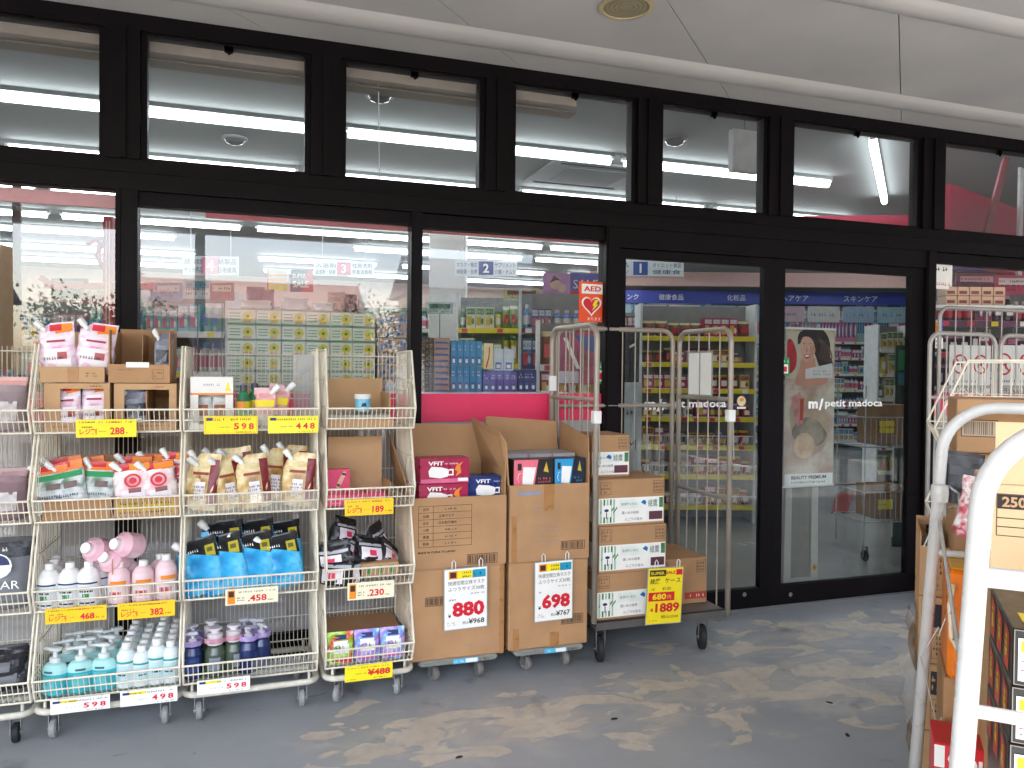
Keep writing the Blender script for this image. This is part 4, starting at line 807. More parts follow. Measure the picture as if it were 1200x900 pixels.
# ------------------------------------------------------------------ price cards
def card(px0, py0, px1, py1, price, lab, bg=YEL, bold_=.035, small='', Y=FY-.008, style='strike', tilt=0, sub=None):
    P = onY(px0, py1, Y); Q = onY(px1, py0, Y); W_ = Q.x-P.x; H_ = Q.z-P.z
    t = thing('price_card', lab, 'price card', (P.x, Y, P.z), rot=(R(4), tilt, 0)); rn = random.Random(px0)
    MB().box(0, 0, 0, W_, .0016, H_, bg).build('card', t)
    MB().box(W_*.12, -.003, H_-.004, W_*.16, .012, H_+.006, CLEAR).box(W_*.84, -.003, H_-.004, W_*.88, .012, H_+.006, CLEAR).build('clip', t)
    m_ = MB(); y = -.0008
    if style == 'bar':      # tv notice strip and big spaced digits
        m_.quad(W_*.04, H_*.74, W_*.16, H_*.9, NAVY, y); m_.quad(W_*.16, H_*.74, W_*.45, H_*.9, YEL, y); m_.scrib(W_*.17, H_*.72, W_*.96, H_*.92, INK, y-.0004, rnd=rn); m_.scrib(W_*.25, H_*.34, W_*.5, H_*.44, INK, y, rnd=rn)
        for i, c in enumerate(price): m_.text(c, W_*(.55+.14*i), H_*.24, H_*.36, RED, y, wd=W_*.10, bold=.03)
        m_.scrib(W_*.6, H_*.05, W_*.95, H_*.17, INK, y, rnd=rn)
    elif style == 'pic':
        m_.quad(W_*.04, H_*.08, W_*.18, H_*.92, ORANGE, y); m_.quad(W_*.06, H_*.5, W_*.16, H_*.85, INKB, y-.0004); m_.scrib(W_*.25, H_*.7, W_*.95, H_*.88, INK, y, rnd=rn); m_.scrib(W_*.22, H_*.2, W_*.36, H_*.5, INK, y, rows=2, rnd=rn); m_.text('.'+price, W_*.42, H_*.16, H_*.4, RED, y, wd=W_*.36, bold=.03); m_.scrib(W_*.8, H_*.14, W_*.95, H_*.28, INK, y, rnd=rn)
    elif style == 'big':
        m_.scrib(W_*.06, H_*.78, W_*.94, H_*.92, INK, y, rnd=rn); m_.scrib(W_*.22, H_*.42, W_*.46, H_*.52, INK, y, rnd=rn); m_.text('¥'+price, W_*.47, H_*.28, H_*.42, RED, y, wd=W_*.48, bold=.04); m_.scrib(W_*.05, H_*.08, W_*.25, H_*.2, INKB, y, rnd=rn); m_.scrib(W_*.6, H_*.07, W_*.92, H_*.2, INK, y, rnd=rn)
    else:
        m_.scrib(W_*.05, H_*.78, W_*.95, H_*.93, INK, y, rnd=rn); m_.scrib(W_*.55, H_*.76, W_*.75, H_*.93, RED, y-.0004, rnd=rn, fill=1); m_.scrib(W_*.07, H_*.5, W_*.3, H_*.68, INK, y, rnd=rn); m_.text('レジ割', W_*.06, H_*.16, H_*.34, RED, y, wd=W_*.28, bold=.02); m_.text(price, W_*.56, H_*.14, H_*.42, RED, y, wd=W_*.24, bold=.03); m_.scrib(W_*.38, H_*.3, W_*.52, H_*.38, INK, y, rnd=rn); m_.scrib(W_*.83, H_*.16, W_*.96, H_*.32, INK, y, rnd=rn)
    m_.build('lettering', t)
    if sub: m_ = MB(); m_.outline(W_*.02, H_*.05, W_*.98, H_*.95, .0012, ORANGE, y); m_.build('border', t)
YO = mat('#f7c81a', .5, var=.03, key='amber_paper'); IV = mat('#efe6c6', .55, var=.03, key='ivory_paper')
card(89, 491, 160, 513, '288', 'yellow price card under the two windowed cartons')
card(53, 708, 125, 732, '468', 'amber price card below the white bottles', YO); card(138, 702, 205, 727, '382', 'amber price card below the pink bottles', YO)
card(59, 813, 129, 838, '598', 'white 598 price card below the teal hand soaps', PAPER, style='bar'); card(141, 803, 208, 829, '498', 'white 498 price card below the white teal-banded bottles', PAPER, style='bar')
card(239, 487, 302, 509, '598', 'yellow 598 price card below the white window carton', style='bar', sub=1); card(314, 487, 373, 508, '448', 'yellow 448 price card in the top basket of the second rack', style='bar', bg=mat('#f4e63a', .5))
card(264, 686, 326, 710, '458', 'cream 458 price card with orange picture below the blue pouches', IV, style='pic'); card(231, 791, 293, 815, '598', 'white 598 price card below the dark pump bottles', PAPER, style='bar')
card(404, 583, 461, 605, '189', 'amber 189 price card below the pink boxes', YO); card(407, 679, 462, 704, '230', 'cream 230 price card with orange picture below the black packs', IV, style='pic'); card(404, 775, 460, 800, '488', 'yellow 488 price card below the wet wipe packs', style='big')
# ================================================================== CARTON STACKS ON DOLLIES
def dolly(x0, x1, lab):
    t = thing('dolly', lab, 'dolly', (x0, -.56, 0), group='grey dollies under the brown carton stacks'); w_ = x1-x0; DG = mat('#8f9188', .55, var=.12, key='dolly_plastic')
    MB().box(0, 0, .085, w_, .4, .112, DG, bev=.01).box(.02, -.002, .09, w_-.02, .0, .105, mat('#7f8179', .6)).build('platform', t)
    m_ = MB(); m_.quad(w_*.42, .088, w_*.74, .109, LBLUE, y=-.003); m_.quad(w_*.58, .09, w_*.73, .107, PAPER, y=-.0034); m_.scrib(w_*.44, .09, w_*.57, .107, PAPER, y=-.0036); m_.scrib(w_*.76, .09, w_*.9, .106, INKB, y=-.003); m_.build('label_strip', t)
    for x in (w_*.22, w_*.8):
        for y in (.05, .33): caster(t, x, y, r=.033, wm=mat('#77736d', .6), w_=.026, turn=random.uniform(-.5, .6), z=.087)
dolly(.70, 1.06, 'grey dolly under the left brown carton stack'); dolly(1.14, 1.48, 'grey dolly under the right brown carton stack')
def big_carton(x0, x1, z0, z1, lab, open_=False, deep=.39, fn=None, bulge=.006, flaps=()):
    t = thing('shipping_carton', lab, 'carton', (x0, -.562, z0)); W_, H_ = x1-x0, z1-z0
    if not open_:
        m_ = MB(); m_.box(0, 0, 0, W_, deep, H_, CARD, bev=.006); m_.build('box', t)
    else:
        MB().box(0, 0, 0, W_, .006, H_, CARD).build('front_panel', t); MB().box(0, .006, 0, .006, deep, H_, CARD).build('side_panel', t); MB().box(W_-.006, .006, 0, W_, deep, H_, CARD).build('side_panel', t)
        MB().box(.006, deep-.006, 0, W_-.006, deep, H_, CARD).build('back_panel', t); MB().box(.006, .006, 0, W_-.006, deep-.006, .006, CARD).build('bottom_panel', t)
        for pts in flaps:
            m_ = MB(); n = len(pts); P = [Vector(p) for p in pts]; nv = (P[1]-P[0]).cross(P[2]-P[1]).normalized()*.005
            m_.add([tuple(p) for p in P]+[tuple(p+nv) for p in P], [tuple(range(n)), tuple(range(n, 2*n))[::-1]]+[(i, (i+1) % n, n+(i+1) % n, n+i)[::-1] for i in range(n)], CARD); m_.build('flap', t)
    if fn: m_ = MB(); fn(m_, W_, H_); m_.build('print', t)
    return t
def barlab(m_, x, z, w_, h_): m_.outline(x, z, x+w_, z+h_, .0025, INKB, y=-.0012); m_.bars(x+.006, z+.005, x+w_-.006, z+h_-.005, INKB, y=-.0014, n=16, rnd=random.Random(int(x*1e4)))
def f1(m_, W_, H_): barlab(m_, .06, .24, .1, .04); m_.box(W_-.025, -.0008, 0, W_-.004, 0, H_, TAPE); m_.scrib(.24, .05, .4, .06, mat('#7f8698', .7), y=-.001)
big_carton(.664, 1.088, .113, .515, 'closed brown carton on the left dolly under the open one', fn=f1)
def f2(m_, W_, H_):
    x0, x1, z0, z1 = .035, .275, .095, .275; m_.outline(x0, z0, x1, z1, .0016, INKB, y=-.0012)
    for i in range(1, 6): m_.quad(x0, z0+(z1-z0)*i/6, x1, z0+(z1-z0)*i/6+.0014, INKB, y=-.0012)
    m_.quad(x0+.065, z0, x0+.0665, z1, INKB, y=-.0013)
    for i, (a, b) in enumerate((('箱番', ''), ('重量', ''), ('入数', ''), ('品名', '日本製不織布'), ('品番', '立体マスク'), ('名称', ''))):
        zz = z0+(z1-z0)*i/6+.009; m_.text(a, x0+.02, zz, .013, INKB, y=-.0013); 
        if b: m_.text(b, x0+.09, zz, .013, INKB, y=-.0013)
        else: m_.scrib(x0+.12, zz, x0+.17, zz+.013, INKB, y=-.0013)
    m_.text('MADE IN CHINA TO JAPAN', .035, .065, .012, INK, y=-.0012, wd=.165, bold=.02); barlab(m_, .255, .008, .14, .045)
A = [(.006, .382, .31), (.43, .382, .31), (.425, .40, .60), (.012, .40, .61)]
B = [(.43, .01, .31), (.43, .38, .31), (.438, .385, .60), (.436, .05, .535), (.434, .018, .50)]
Cc = [(0, .38, .31), (0, .01, .31), (-.02, .02, .40), (-.035, .36, .58)]
big_carton(.656, 1.092, .517, .827, 'open brown carton of mask boxes marked MADE IN CHINA TO JAPAN', True, fn=f2, flaps=(A, B, Cc))
def f3(m_, W_, H_): barlab(m_, .255, .1, .11, .045); m_.box(.2, -.0008, 0, .245, 0, .07, TAPE); m_.scrib(.05, .33, .2, .345, mat('#8d93a6', .7), y=-.001); m_.box(.02, -.0006, 0, .05, 0, .1, TAPE)
big_carton(1.108, 1.497, .115, .513, 'closed brown carton on the right dolly under the open one', fn=f3)
def f4(m_, W_, H_):
    barlab(m_, .25, .045, .12, .04); m_.box(.165, -.0008, H_-.12, .215, 0, H_, TAPE); BL = mat('#8b93ac', .7); m_.quad(.04, H_-.045, .15, H_-.03, BL, y=-.001)
    for i in range(9): m_.scrib(.05, H_-.1-i*.022, .06, H_-.09-i*.022, BL, y=-.001); m_.scrib(.11, H_-.1-i*.022, .24 if i > 3 else .15, H_-.09-i*.022, BL, y=-.001)
    m_.box(.01, -.0006, 0, .035, 0, H_*.6, TAPE)
A = [(.006, .382, .35), (.39, .382, .35), (.385, .41, .61), (.01, .42, .64)]
B = [(.39, .01, .35), (.39, .38, .35), (.40, .385, .61), (.395, .03, .56)]
Cc = [(0, .38, .35), (0, .01, .35), (-.01, .0, .56), (-.03, .05, .6), (-.19, .30, .66), (-.2, .34, .66)]
Cc = [(0, .38, .35), (0, .01, .35), (-.012, .01, .54), (-.03, .05, .585), (-.08, .36, .64)]
big_carton(1.108, 1.499, .516, .866, 'open brown carton of pink and blue mask packs with a tape strip', True, fn=f4, flaps=(A, B, Cc))
def mask_box(lab, loc, c, w_=.222, h_=.113, ang=0):
    t = thing('mask_box', lab, 'mask box', loc, ang); base = mat(c, .3, var=.1, scale=20); MB().box(0, 0, 0, w_, .12, h_, base, bev=.001).build('box', t)
    m_ = MB(); lt = mat('#d9668a', .4) if c[1] > '5' else mat('#3b5fae', .4)
    m_.quad(.002, .002, w_-.002, .02, lt, y=-.001); m_.text('VFIT', .035, h_*.72, .018, PAPER, y=-.0016, wd=.07, bold=.03); m_.scrib(.11, h_*.74, .17, h_*.84, PAPER, y=-.0016)
    m_.poly([(.04, .03), (.09, .022), (.125, .03), (.13, .06), (.1, .07), (.05, .075), (.036, .055)], PAPER, y=-.0014); m_.poly([(.125, .034), (.15, .034), (.15, .062), (.13, .062), (.13, .056), (.144, .056), (.144, .04), (.126, .04)], PAPER, y=-.0014)
    m_.poly([(.16, .03), (.185, .045), (.18, .075), (.195, .095), (.165, .08), (.155, .06), (.168, .05)], ORANGE if c[1] > '5' else mat('#c9ad62', .4), y=-.0014); m_.quad(.17, .008, w_-.006, .022, PAPER, y=-.0018); m_.build('print', t)
zc = .827
mask_box('crimson mask box, lower of two in the left open carton', (.70, -.53, zc-.055), '#a81f4a', h_=.11); mask_box('crimson mask box, upper of two in the left open carton', (.705, -.53, zc+.057), '#a81f4a', ang=R(1), h_=.11)
mask_box('navy mask box beside the two crimson ones', (.93, -.50, zc-.035), '#1d3474', w_=.15)
for i in range(3):
    t = thing('mask_box', 'plain mask box lying at the back of the left open carton, %s' % ORD[i], 'mask box', (.69+i*.13, -.36, zc-.05)); MB().box(0, 0, 0, .12, .15, .09, mat('#8d4a66', .4), bev=.001).build('box', t)
def mask_pack(lab, loc, c, c2, w_=.2):
    t = thing('mask_pack', lab, 'mask pack', loc); h_ = .125; MB().box(0, 0, 0, w_, .08, h_, mat(c2, .35), bev=.001).build('box', t)
    m_ = MB(); m_.poly([(.002, .002), (w_*.52, .002), (w_*.62, h_-.002), (.002, h_-.002)], mat(c, .4, var=.03), y=-.001); m_.poly([(w_*.22, .012), (w_*.48, .008), (w_*.56, h_*.7), (w_*.24, h_*.72)], PAPER, y=-.0015); m_.quad(w_*.1, h_*.6, w_*.2, h_*.85, INK, y=-.0015)
    m_.tube([(w_*.14, -.002, h_*.15), (w_*.1, -.002, h_*.3), (w_*.13, -.002, h_*.48), (w_*.19, -.002, h_*.5)], .0015, PAPER, 4); m_.poly([(w_*.75, h_*.55), (w_*.82, h_*.9), (w_*.88, h_*.5)], mat('#c9b53c', .4), y=-.001); m_.scrib(w_*.62, h_*.1, w_*.95, h_*.35, mat(c, .4), y=-.001, rows=2); m_.build('print', t)
mask_pack('pink and black mask pack in the right open carton', (1.135, -.53, .866-.012), '#ea7283', '#2a2426', w_=.195); mask_pack('blue and black mask pack in the right open carton', (1.335, -.53, .866-.012), '#2a9ad0', '#1d2436', w_=.155)
for i in range(3):
    t = thing('mask_pack', 'plain pale mask pack lying behind the pink and blue packs, %s' % ORD[i], 'mask pack', (1.13+i*.12, -.42, .866+.0)); MB().box(0, 0, 0, .115, .2, .125, mat('#a9a4a6', .5), bev=.001).build('box', t)
# hanging price boards ------------------------------------------------
def board(px0, py0, px1, py1, Y, big, small, lab, yellow=False, tilt=0):
    P = onY(px0, py1, Y); Q = onY(px1, py0, Y); W_, H_ = Q.x-P.x, Q.z-P.z
    t = thing('price_board', lab, 'price sign', (P.x, Y, P.z), rot=(R(2), tilt, 0)); base = YEL if yellow else PAPER
    MB().box(-.004, .001, -.004, W_+.004, .005, H_+.004, GREYP).box(0, 0, 0, W_, .001, H_, base).build('board', t)
    h = MB()
    for x in (W_*.18, W_*.82): h.tube([(x, .003, H_-.01), (x, .003, H_+.03), (x+.008, .006, H_+.04), (x+.016, .003, H_+.03), (x+.016, .003, H_)], .0025, WHITE, 5)
    h.build('hook', t); m_ = MB(); y = -.001; rn = random.Random(int(px0))
    if not yellow:
        m_.quad(W_*.1, H_*.84, W_*.3, H_*.97, ORANGE, y); m_.quad(W_*.13, H_*.86, W_*.27, H_*.95, INKB, y-.0004); m_.quad(W_*.3, H_*.84, W_*.66, H_*.97, YEL, y); m_.scrib(W_*.42, H_*.845, W_*.64, H_*.965, INK, y-.0004, rows=2, fill=1, rnd=rn); m_.quad(W_*.66, H_*.84, W_*.97, H_*.97, mat('#1795b5', .5), y); m_.scrib(W_*.7, H_*.86, W_*.9, H_*.95, NAVY, y-.0004, rows=1, rnd=rn)
        m_.text('快適空間立体マスク', W_*.08, H_*.735, H_*.07, INK, y, wd=W_*.86); m_.text('ふつうサイズ30枚', W_*.08, H_*.635, H_*.07, INK, y, wd=W_*.86); m_.scrib(W_*.62, H_*.56, W_*.95, H_*.6, INK, y, rnd=rn); m_.scrib(W_*.1, H_*.47, W_*.26, H_*.52, INK, y, rnd=rn)
        m_.text('¥', W_*.08, H_*.2, H_*.06, INK, y, bold=.03); m_.text(big, W_*.18, H_*.2, H_*.25, RED, y, wd=W_*.76, bold=.045); m_.text('税込', W_*.42, H_*.07, H_*.05, INK, y); m_.text('¥'+small, W_*.56, H_*.065, H_*.09, INK, y, wd=W_*.38, bold=.02); m_.scrib(W_*.07, H_*.06, W_*.25, H_*.13, INK, y, rows=2, rnd=rn)
    else:
        m_.quad(W_*.03, H_*.86, W_*.5, H_*.97, INK, y); m_.text('SUPER', W_*.06, H_*.885, H_*.055, YEL, y-.0004, wd=W_*.4, bold=.02); m_.text('SALE', W_*.5, H_*.89, H_*.06, RED, y, wd=W_*.28, bold=.03); m_.quad(W_*.8, H_*.87, W_*.98, H_*.97, RED, y)
        m_.text('綾鷹', W_*.06, H_*.72, H_*.1, INK, y, wd=W_*.28, bold=.01); m_.text('ケース', W_*.48, H_*.73, H_*.09, INK, y, wd=W_*.46, bold=.01); m_.text('1本', W_*.1, H_*.6, H_*.05, INK, y); m_.text('¥100', W_*.42, H_*.6, H_*.06, INK, y)
        m_.quad(W_*.03, H_*.41, W_*.78, H_*.57, RED, y); m_.text('680', W_*.14, H_*.435, H_*.11, YEL, y-.0004, wd=W_*.4, bold=.03); m_.text('円', W_*.58, H_*.44, H_*.07, YEL, y-.0004)
        m_.text('¥', W_*.1, H_*.22, H_*.07, RED, y, bold=.03); m_.text('1889', W_*.24, H_*.2, H_*.17, RED, y, wd=W_*.7, bold=.04); m_.text('税込2040', W_*.42, H_*.09, H_*.06, INK, y, wd=W_*.5); m_.scrib(W_*.08, H_*.04, W_*.3, H_*.08, INK, y, rnd=rn)
    m_.build('lettering', t)
board(521, 664, 571, 739, -.575, '880', '968', 'white price sign reading 880 hanging on the left carton stack', tilt=R(-1)); board(627, 656, 671, 729, -.575, '698', '767', 'white price sign reading 698 hanging on the right carton stack', tilt=R(-1))
board(757, 663, 798, 732, -.60, '', '', 'yellow hanging SALE sign reading 1889 on the roll cage', True, tilt=R(1.5))
# ================================================================== ROLL CAGE
def hoop(par, a, b, z0, z1, nb, rails, nm, r=.0135, m=CAGE, rb=.0042, zr=.07):
    """one cage panel from a to b (xy), tube hoop with rounded top corners, bars as children"""
    a = Vector((*a, 0)); b = Vector((*b, 0)); d = (b-a); L_ = d.length; d.normalize(); pts = [a+Vector((0, 0, z0))]
    for k in range(7): t = PI/2*k/6; pts.append(a+d*(zr-zr*math.cos(t))+Vector((0, 0, z1-zr+zr*math.sin(t))))
    for k in range(7): t = PI/2*k/6; pts.append(b-d*(zr-zr*math.sin(t))+Vector((0, 0, z1-zr+zr*math.cos(t))))
    pts.append(b+Vector((0, 0, z0))); m_ = MB(); m_.tube(pts, r, m, 10)
    for z in rails: m_.rod(a+d*r*.5+Vector((0, 0, z)), b-d*r*.5+Vector((0, 0, z)), r*.8, m, 8)
    o = m_.build(nm, par)
    bar = None
    for i in range(1, nb+1):
        p = a+d*(L_*i/(nb+1)); zt = z1-.004; e = L_*min(i, nb+1-i)/(nb+1)
        if e < zr: zt = z1-zr+math.sqrt(max(0, zr*zr-(zr-e)**2))-.004
        MB().rod((p.x, p.y, z0+.02), (p.x, p.y, zt), rb, m, 6).build('bar', o)
    return o
cg = thing('roll_cage', 'tall beige steel roll cage loaded with green tea cartons', 'roll cage', (1.9, -.3, 0)); O = Vector((1.9, -.3))
x0, x1, y0, y1 = 1.535-O.x, 2.268-O.x, -.55-O.y, -.06-O.y
hoop(cg, (x0, y0), (x0-.03, y1), .2, 1.605, 5, (1.25, .8), 'left_panel'); hoop(cg, (x1, y0), (x1, y1), .17, 1.605, 4, (1.25, .75), 'right_panel'); hoop(cg, (x0, y1+.02), (x1-.03, y1+.02), .2, 1.615, 8, (1.2, .7), 'back_panel')
DP = mat('#55524f', .6, var=.15, key='cage_deck'); m_ = MB(); m_.box(x0+.015, y0+.0, .182, x1-.016, y1, .2, mat('#6b6660', .5, var=.2, scale=20)).box(x0+.01, y0-.008, .165, x1-.01, y0+.012, .2, DP).box(x0+.01, y0+.012, .165, x0+.03, y1, .182, DP).box(x1-.03, y0+.012, .165, x1-.016, y1, .182, DP); m_.build('deck', cg)
for x in (x0+.05, x1-.12):
    for y in (y0+.03, y1-.05): caster(cg, x, y, r=.062, wm=RUBBER, w_=.032, z=.165, turn=random.uniform(-.4, .6))
for x in (x0, x1): MB().box(x-.02, y0-.02, 1.14, x+.02, y0+.018, 1.20, WHITE, bev=.004).rod((x+.01, y0-.01, 1.14), (x+.018, y0-.01, .95), .003, STEEL, 5).build('latch', cg)
MB().box(x0-.05, y1-.02, 1.28, x0-.01, y1+.0, 1.36, WHITE, bev=.003).build('latch', cg)
P = onY(802, 455, -.2); Q = onY(838, 410, -.35)
t = thing('blank_card_holder', 'blank white card in a grey sleeve hung inside the right side of the roll cage', 'card holder', (2.245, -.42, 1.26)); MB().box(0, 0, 0, .004, .23, .235, GREYP).box(-.001, .008, .008, 0, .108, .227, PAPER).box(-.001, .122, .008, 0, .222, .227, PAPER).build('card', t)
# tea cartons
TG = mat('#3f7a4e', .5, var=.3, scale=40, key='bamboo_green'); TGL = mat('#9fc2a2', .5, var=.2, scale=40)
def tea(lab, x, y, z, w_, d_, h_, short=False, plain=False, ang=0):
    t = thing('tea_carton', lab, 'carton', (x, y, z), ang, 'green tea cartons in the roll cage'); MB().box(0, 0, 0, w_, d_, h_, CARD, bev=.003).build('box', t); m_ = MB()
    if not plain:
        m_.box(.004, -.001, .012, w_-.006, 0, h_*.6, PAPER); m_.box(-.001, .02, .012, 0, d_-.02, h_*.6, PAPER)
        for i in range(0 if short else 5): xx = .012+i*.017; m_.quad(xx, .016, xx+.009, h_*.58, TG if i % 2 else TGL, y=-.0014); m_.poly([(xx, h_*.3), (xx+.02, h_*.42), (xx+.022, h_*.38), (xx, h_*.26)], TG, y=-.0016)
        if not short: m_.quad(.02, h_*.2, .07, h_*.45, PAPER, y=-.0018); m_.disc(.045, h_*.34, .012, NAVY, y=-.002, sz=.6); m_.quad(.043, h_*.16, .048, h_*.3, NAVY, y=-.002)
        xs = .02 if short else .115
        m_.quad(xs, h_*.36, w_-.03, h_*.56, mat('#e9efe6', .6), y=-.0014); m_.text('綾鷹', w_-.09, h_*.38, h_*.16, INK, y=-.0018, wd=.05); m_.poly([(w_-.13, h_*.48), (w_-.105, h_*.42), (w_-.1, h_*.5), (w_-.115, h_*.54)], BLUE, y=-.0018); m_.quad(w_-.03, h_*.36, w_-.008, h_*.58, TG, y=-.0016)
        m_.text('急須でいれた', xs+.008, h_*.43, h_*.06, INK, y=-.0018); m_.text('濃いめの緑茶', xs+.01, h_*.24, h_*.065, INK, y=-.0018); m_.text('にごりの旨み', xs+.03, h_*.1, h_*.065, INK, y=-.0018); m_.quad(w_-.085, h_*.1, w_-.012, h_*.28, mat('#5b2f3c', .6) if not short else mat('#5b2f3c', .6), y=-.0018)
    else: m_.quad(w_-.13, .025, w_-.004, .06, mat('#b8452f', .7), y=-.0014); m_.scrib(w_-.125, .03, w_-.01, .055, PAPER, y=-.0018)
    m_.outline(.012, h_*.68, .068 if not short else .01, h_*.94, .0014, INKB, y=-.0012) if not short else None
    m_.scrib(.016 if not short else w_-.066, h_*.7, .064 if not short else w_-.066, h_*.92, INKB, y=-.0012, rows=3); m_.outline(w_-.062, h_*.68, w_-.008, h_*.94, .0014, INKB, y=-.0012); m_.scrib(w_-.058, h_*.7, w_-.012, h_*.92, INKB, y=-.0014, rows=3, fill=1); m_.build('print', t)
tea('green tea carton at the bottom of the front stack', 1.555, -.53, .202, .36, .27, .222); tea('green tea carton second from the bottom of the stack', 1.565, -.53, .425, .36, .27, .222, ang=R(-.6)); tea('green tea carton third from the bottom with its top in view', 1.56, -.525, .648, .357, .275, .222)
tea('green tea carton turned end-on at the top of the stack', 1.56, -.45, .871, .205, .25, .205, short=True); tea('plain-sided brown carton lying at the right of the roll cage deck', 1.93, -.42, .202, .3, .33, .235, plain=True)
# ================================================================== RIGHT-HAND GROUP (turned 44 degrees)
AZ = R(44); U = Vector((math.sin(AZ), math.cos(AZ), 0)); V = Vector((math.cos(AZ), -math.sin(AZ), 0)); FA = -AZ     # local x = V, local y = U
def rod_thing_pts(): pass
tr_ = thing('hand_trolley', 'white steel platform trolley with hoop handles at both ends, stacked with cartons', 'trolley', (0, 0, 0))
def handle(px_top, py_top, px_bot, py_bot, D, ztop, bars, rp, nm):
    T_ = atD(px_top, py_top, D); B_ = atD(px_bot, py_bot, D); d = (B_-T_); s_ = (T_.z-.16)/(-d.z); Bf = T_+d*s_; up = (T_-Bf).normalized()
    k = (ztop-.12-Bf.z)/up.z; S = Bf+up*k; rr = .12; pts = [Bf]
    for i in range(9): t = PI/2*i/8; pts.append(S+V*(rr-rr*math.cos(t))+up*(rr*math.sin(t)))
    w_ = .55
    for i in range(9): t = PI/2*i/8; pts.append(S+V*(w_-rr+rr*math.sin(t))+up*(rr*math.cos(t)))
    pts.append(Bf+V*w_); m_ = MB(); m_.tube(pts, rp, WPIPE, 14)
    for z in bars: q = Bf+up*((z-Bf.z)/up.z); m_.rod(q, q+V*w_, rp*(.95 if z > 1 else .62), WPIPE, 12)
    m_.build(nm, tr_); return Bf
bn = handle(1152, 560, 1128, 880, 1.10, 1.315, (1.095, .905), .0155, 'near_handle'); bf = handle(1101, 560, 1073, 890, 2.1, 1.295, (.9,), .0155, 'far_handle')
m_ = MB(); m_.M = tl(bn.x, bn.y, 0) @ rz(FA); m_.box(-.01, 0, .13, .57, 1.1, .165, WPIPE, bev=.01); m_.build('deck', tr_)
for vx in (.07, .48):
    for uy in (.1, .98):
        p = Vector((bn.x, bn.y, 0))+V*vx+U*uy; caster(tr_, p.x, p.y, r=.05, wm=RUBBER, w_=.03, z=.13)
BLK = mat('#17120f', .35, var=.2, scale=30, key='noodle_carton')
def frame_at(px, py, D, z=None):
    p = atD(px, py, D); return Vector((p.x, p.y, p.z if z is None else z))
def noodle(lab, p, w_=.24, d_=.28, h_=.15, k=0):
    t = thing('noodle_carton', lab, 'carton', p, FA); MB().box(0, 0, 0, w_, d_, h_, BLK, bev=.0015).build('box', t); m_ = MB(); rn = random.Random(k)
    Ms = rz(-PI/2) @ tl(-d_, 0, 0)           # left side face
    red = mat('#c43a22', .35, var=.4, scale=30); yl = mat('#e3c52a', .4, var=.15)
    for (f, L_) in ((None, w_), (Ms, d_)):
        for i in range(3):
            a = L_*(.05+i*.31); m_.poly([(a, h_*.1), (a+L_*.2, h_*.12), (a+L_*.24, h_*.8), (a+L_*.06, h_*.9)], red, y=-.001, M=f); m_.poly([(a+L_*.08, h_*.3), (a+L_*.17, h_*.35), (a+L_*.16, h_*.75), (a+L_*.1, h_*.7)], yl, y=-.0016, M=f); m_.scrib(a+L_*.08, h_*.32, a+L_*.17, h_*.7, INK, y=-.002, rows=3, M=f, rnd=rn)
        m_.outline(0.002, 0.002, L_-.002, h_-.002, .0015, mat('#8e8578', .5), y=-.0012, M=f)
    m_.add([(.02, .04, h_+.001), (w_*.8, .04, h_+.001), (w_*.8, .10, h_+.001), (.02, .10, h_+.001)], [(0, 1, 2, 3)], yl); m_.add([(.05, .14, h_+.001), (w_*.7, .14, h_+.001), (w_*.6, .2, h_+.001), (.05, .22, h_+.001)], [(0, 1, 2, 3)], red)
    m_.quad(.008, h_*.1, w_-.01, h_*.84, PAPER, y=-.0022); m_.scrib(.014, h_*.16, .09, h_*.26, INK, y=-.0026); m_.quad(.012, h_*.6, w_-.02, h_*.8, YEL, y=-.0026); m_.quad(.012, h_*.44, w_-.03, h_*.46, PINK, y=-.0026); m_.quad(.012, h_*.28, w_-.03, h_*.3, PINK, y=-.0026); m_.build('print', t)
p0 = frame_at(1187, 735, 1.30); hN = .098
for i, lb in enumerate(('topmost of the stack with a yellow-topped label', 'second from the top of the stack', 'third from the top of the stack')):
    noodle('black and red instant noodle carton, '+lb, (p0.x-.002*i, p0.y, p0.z-hN*(i+1)+.0005*i), h_=hN-.001, k=i)
zb_ = p0.z-hN*3
t = thing('noodle_carton', 'large black noodle carton at the bottom of the near trolley stack', 'carton', (p0.x, p0.y, .166), FA); MB().box(0, 0, 0, .25, .28, zb_-.166, BLK, bev=.003).build('box', t)
m_ = MB(); h2 = zb_-.166; m_.quad(.01, h2*.78, .05, h2*.93, PAPER, y=-.001); m_.disc(.03, h2*.88, .011, ORANGE, y=-.0014); m_.poly([(.02, h2*.4), (.1, h2*.75), (.2, h2*.5), (.12, h2*.3)], mat('#a3271c', .4), y=-.001); m_.quad(.06, h2*.55, .2, h2*.72, YEL, y=-.0016); m_.build('print', t)
def rest(lab, px, D, z0, z1, w_, d_, m, nm='carton', cat='carton', fn=None, py=700, bev=.003):
    p = atD(px, py, D); t = thing(nm, lab, cat, (p.x, p.y, z0), FA); MB().box(0, 0, 0, w_, d_, z1-z0, m, bev=bev).build('box', t)
    if fn: m_ = MB(); fn(m_, w_, z1-z0, d_); m_.build('print', t)
    return t
zN = p0.z
rest('brown carton under the carton marked 250', 1172, 1.62, .166, zN-.004, .35, .34, CARD2, fn=lambda m_, w_, h_, d_: m_.scrib(.02, h_*.8, .2, h_*.9, INKB, y=-.001, rows=2))
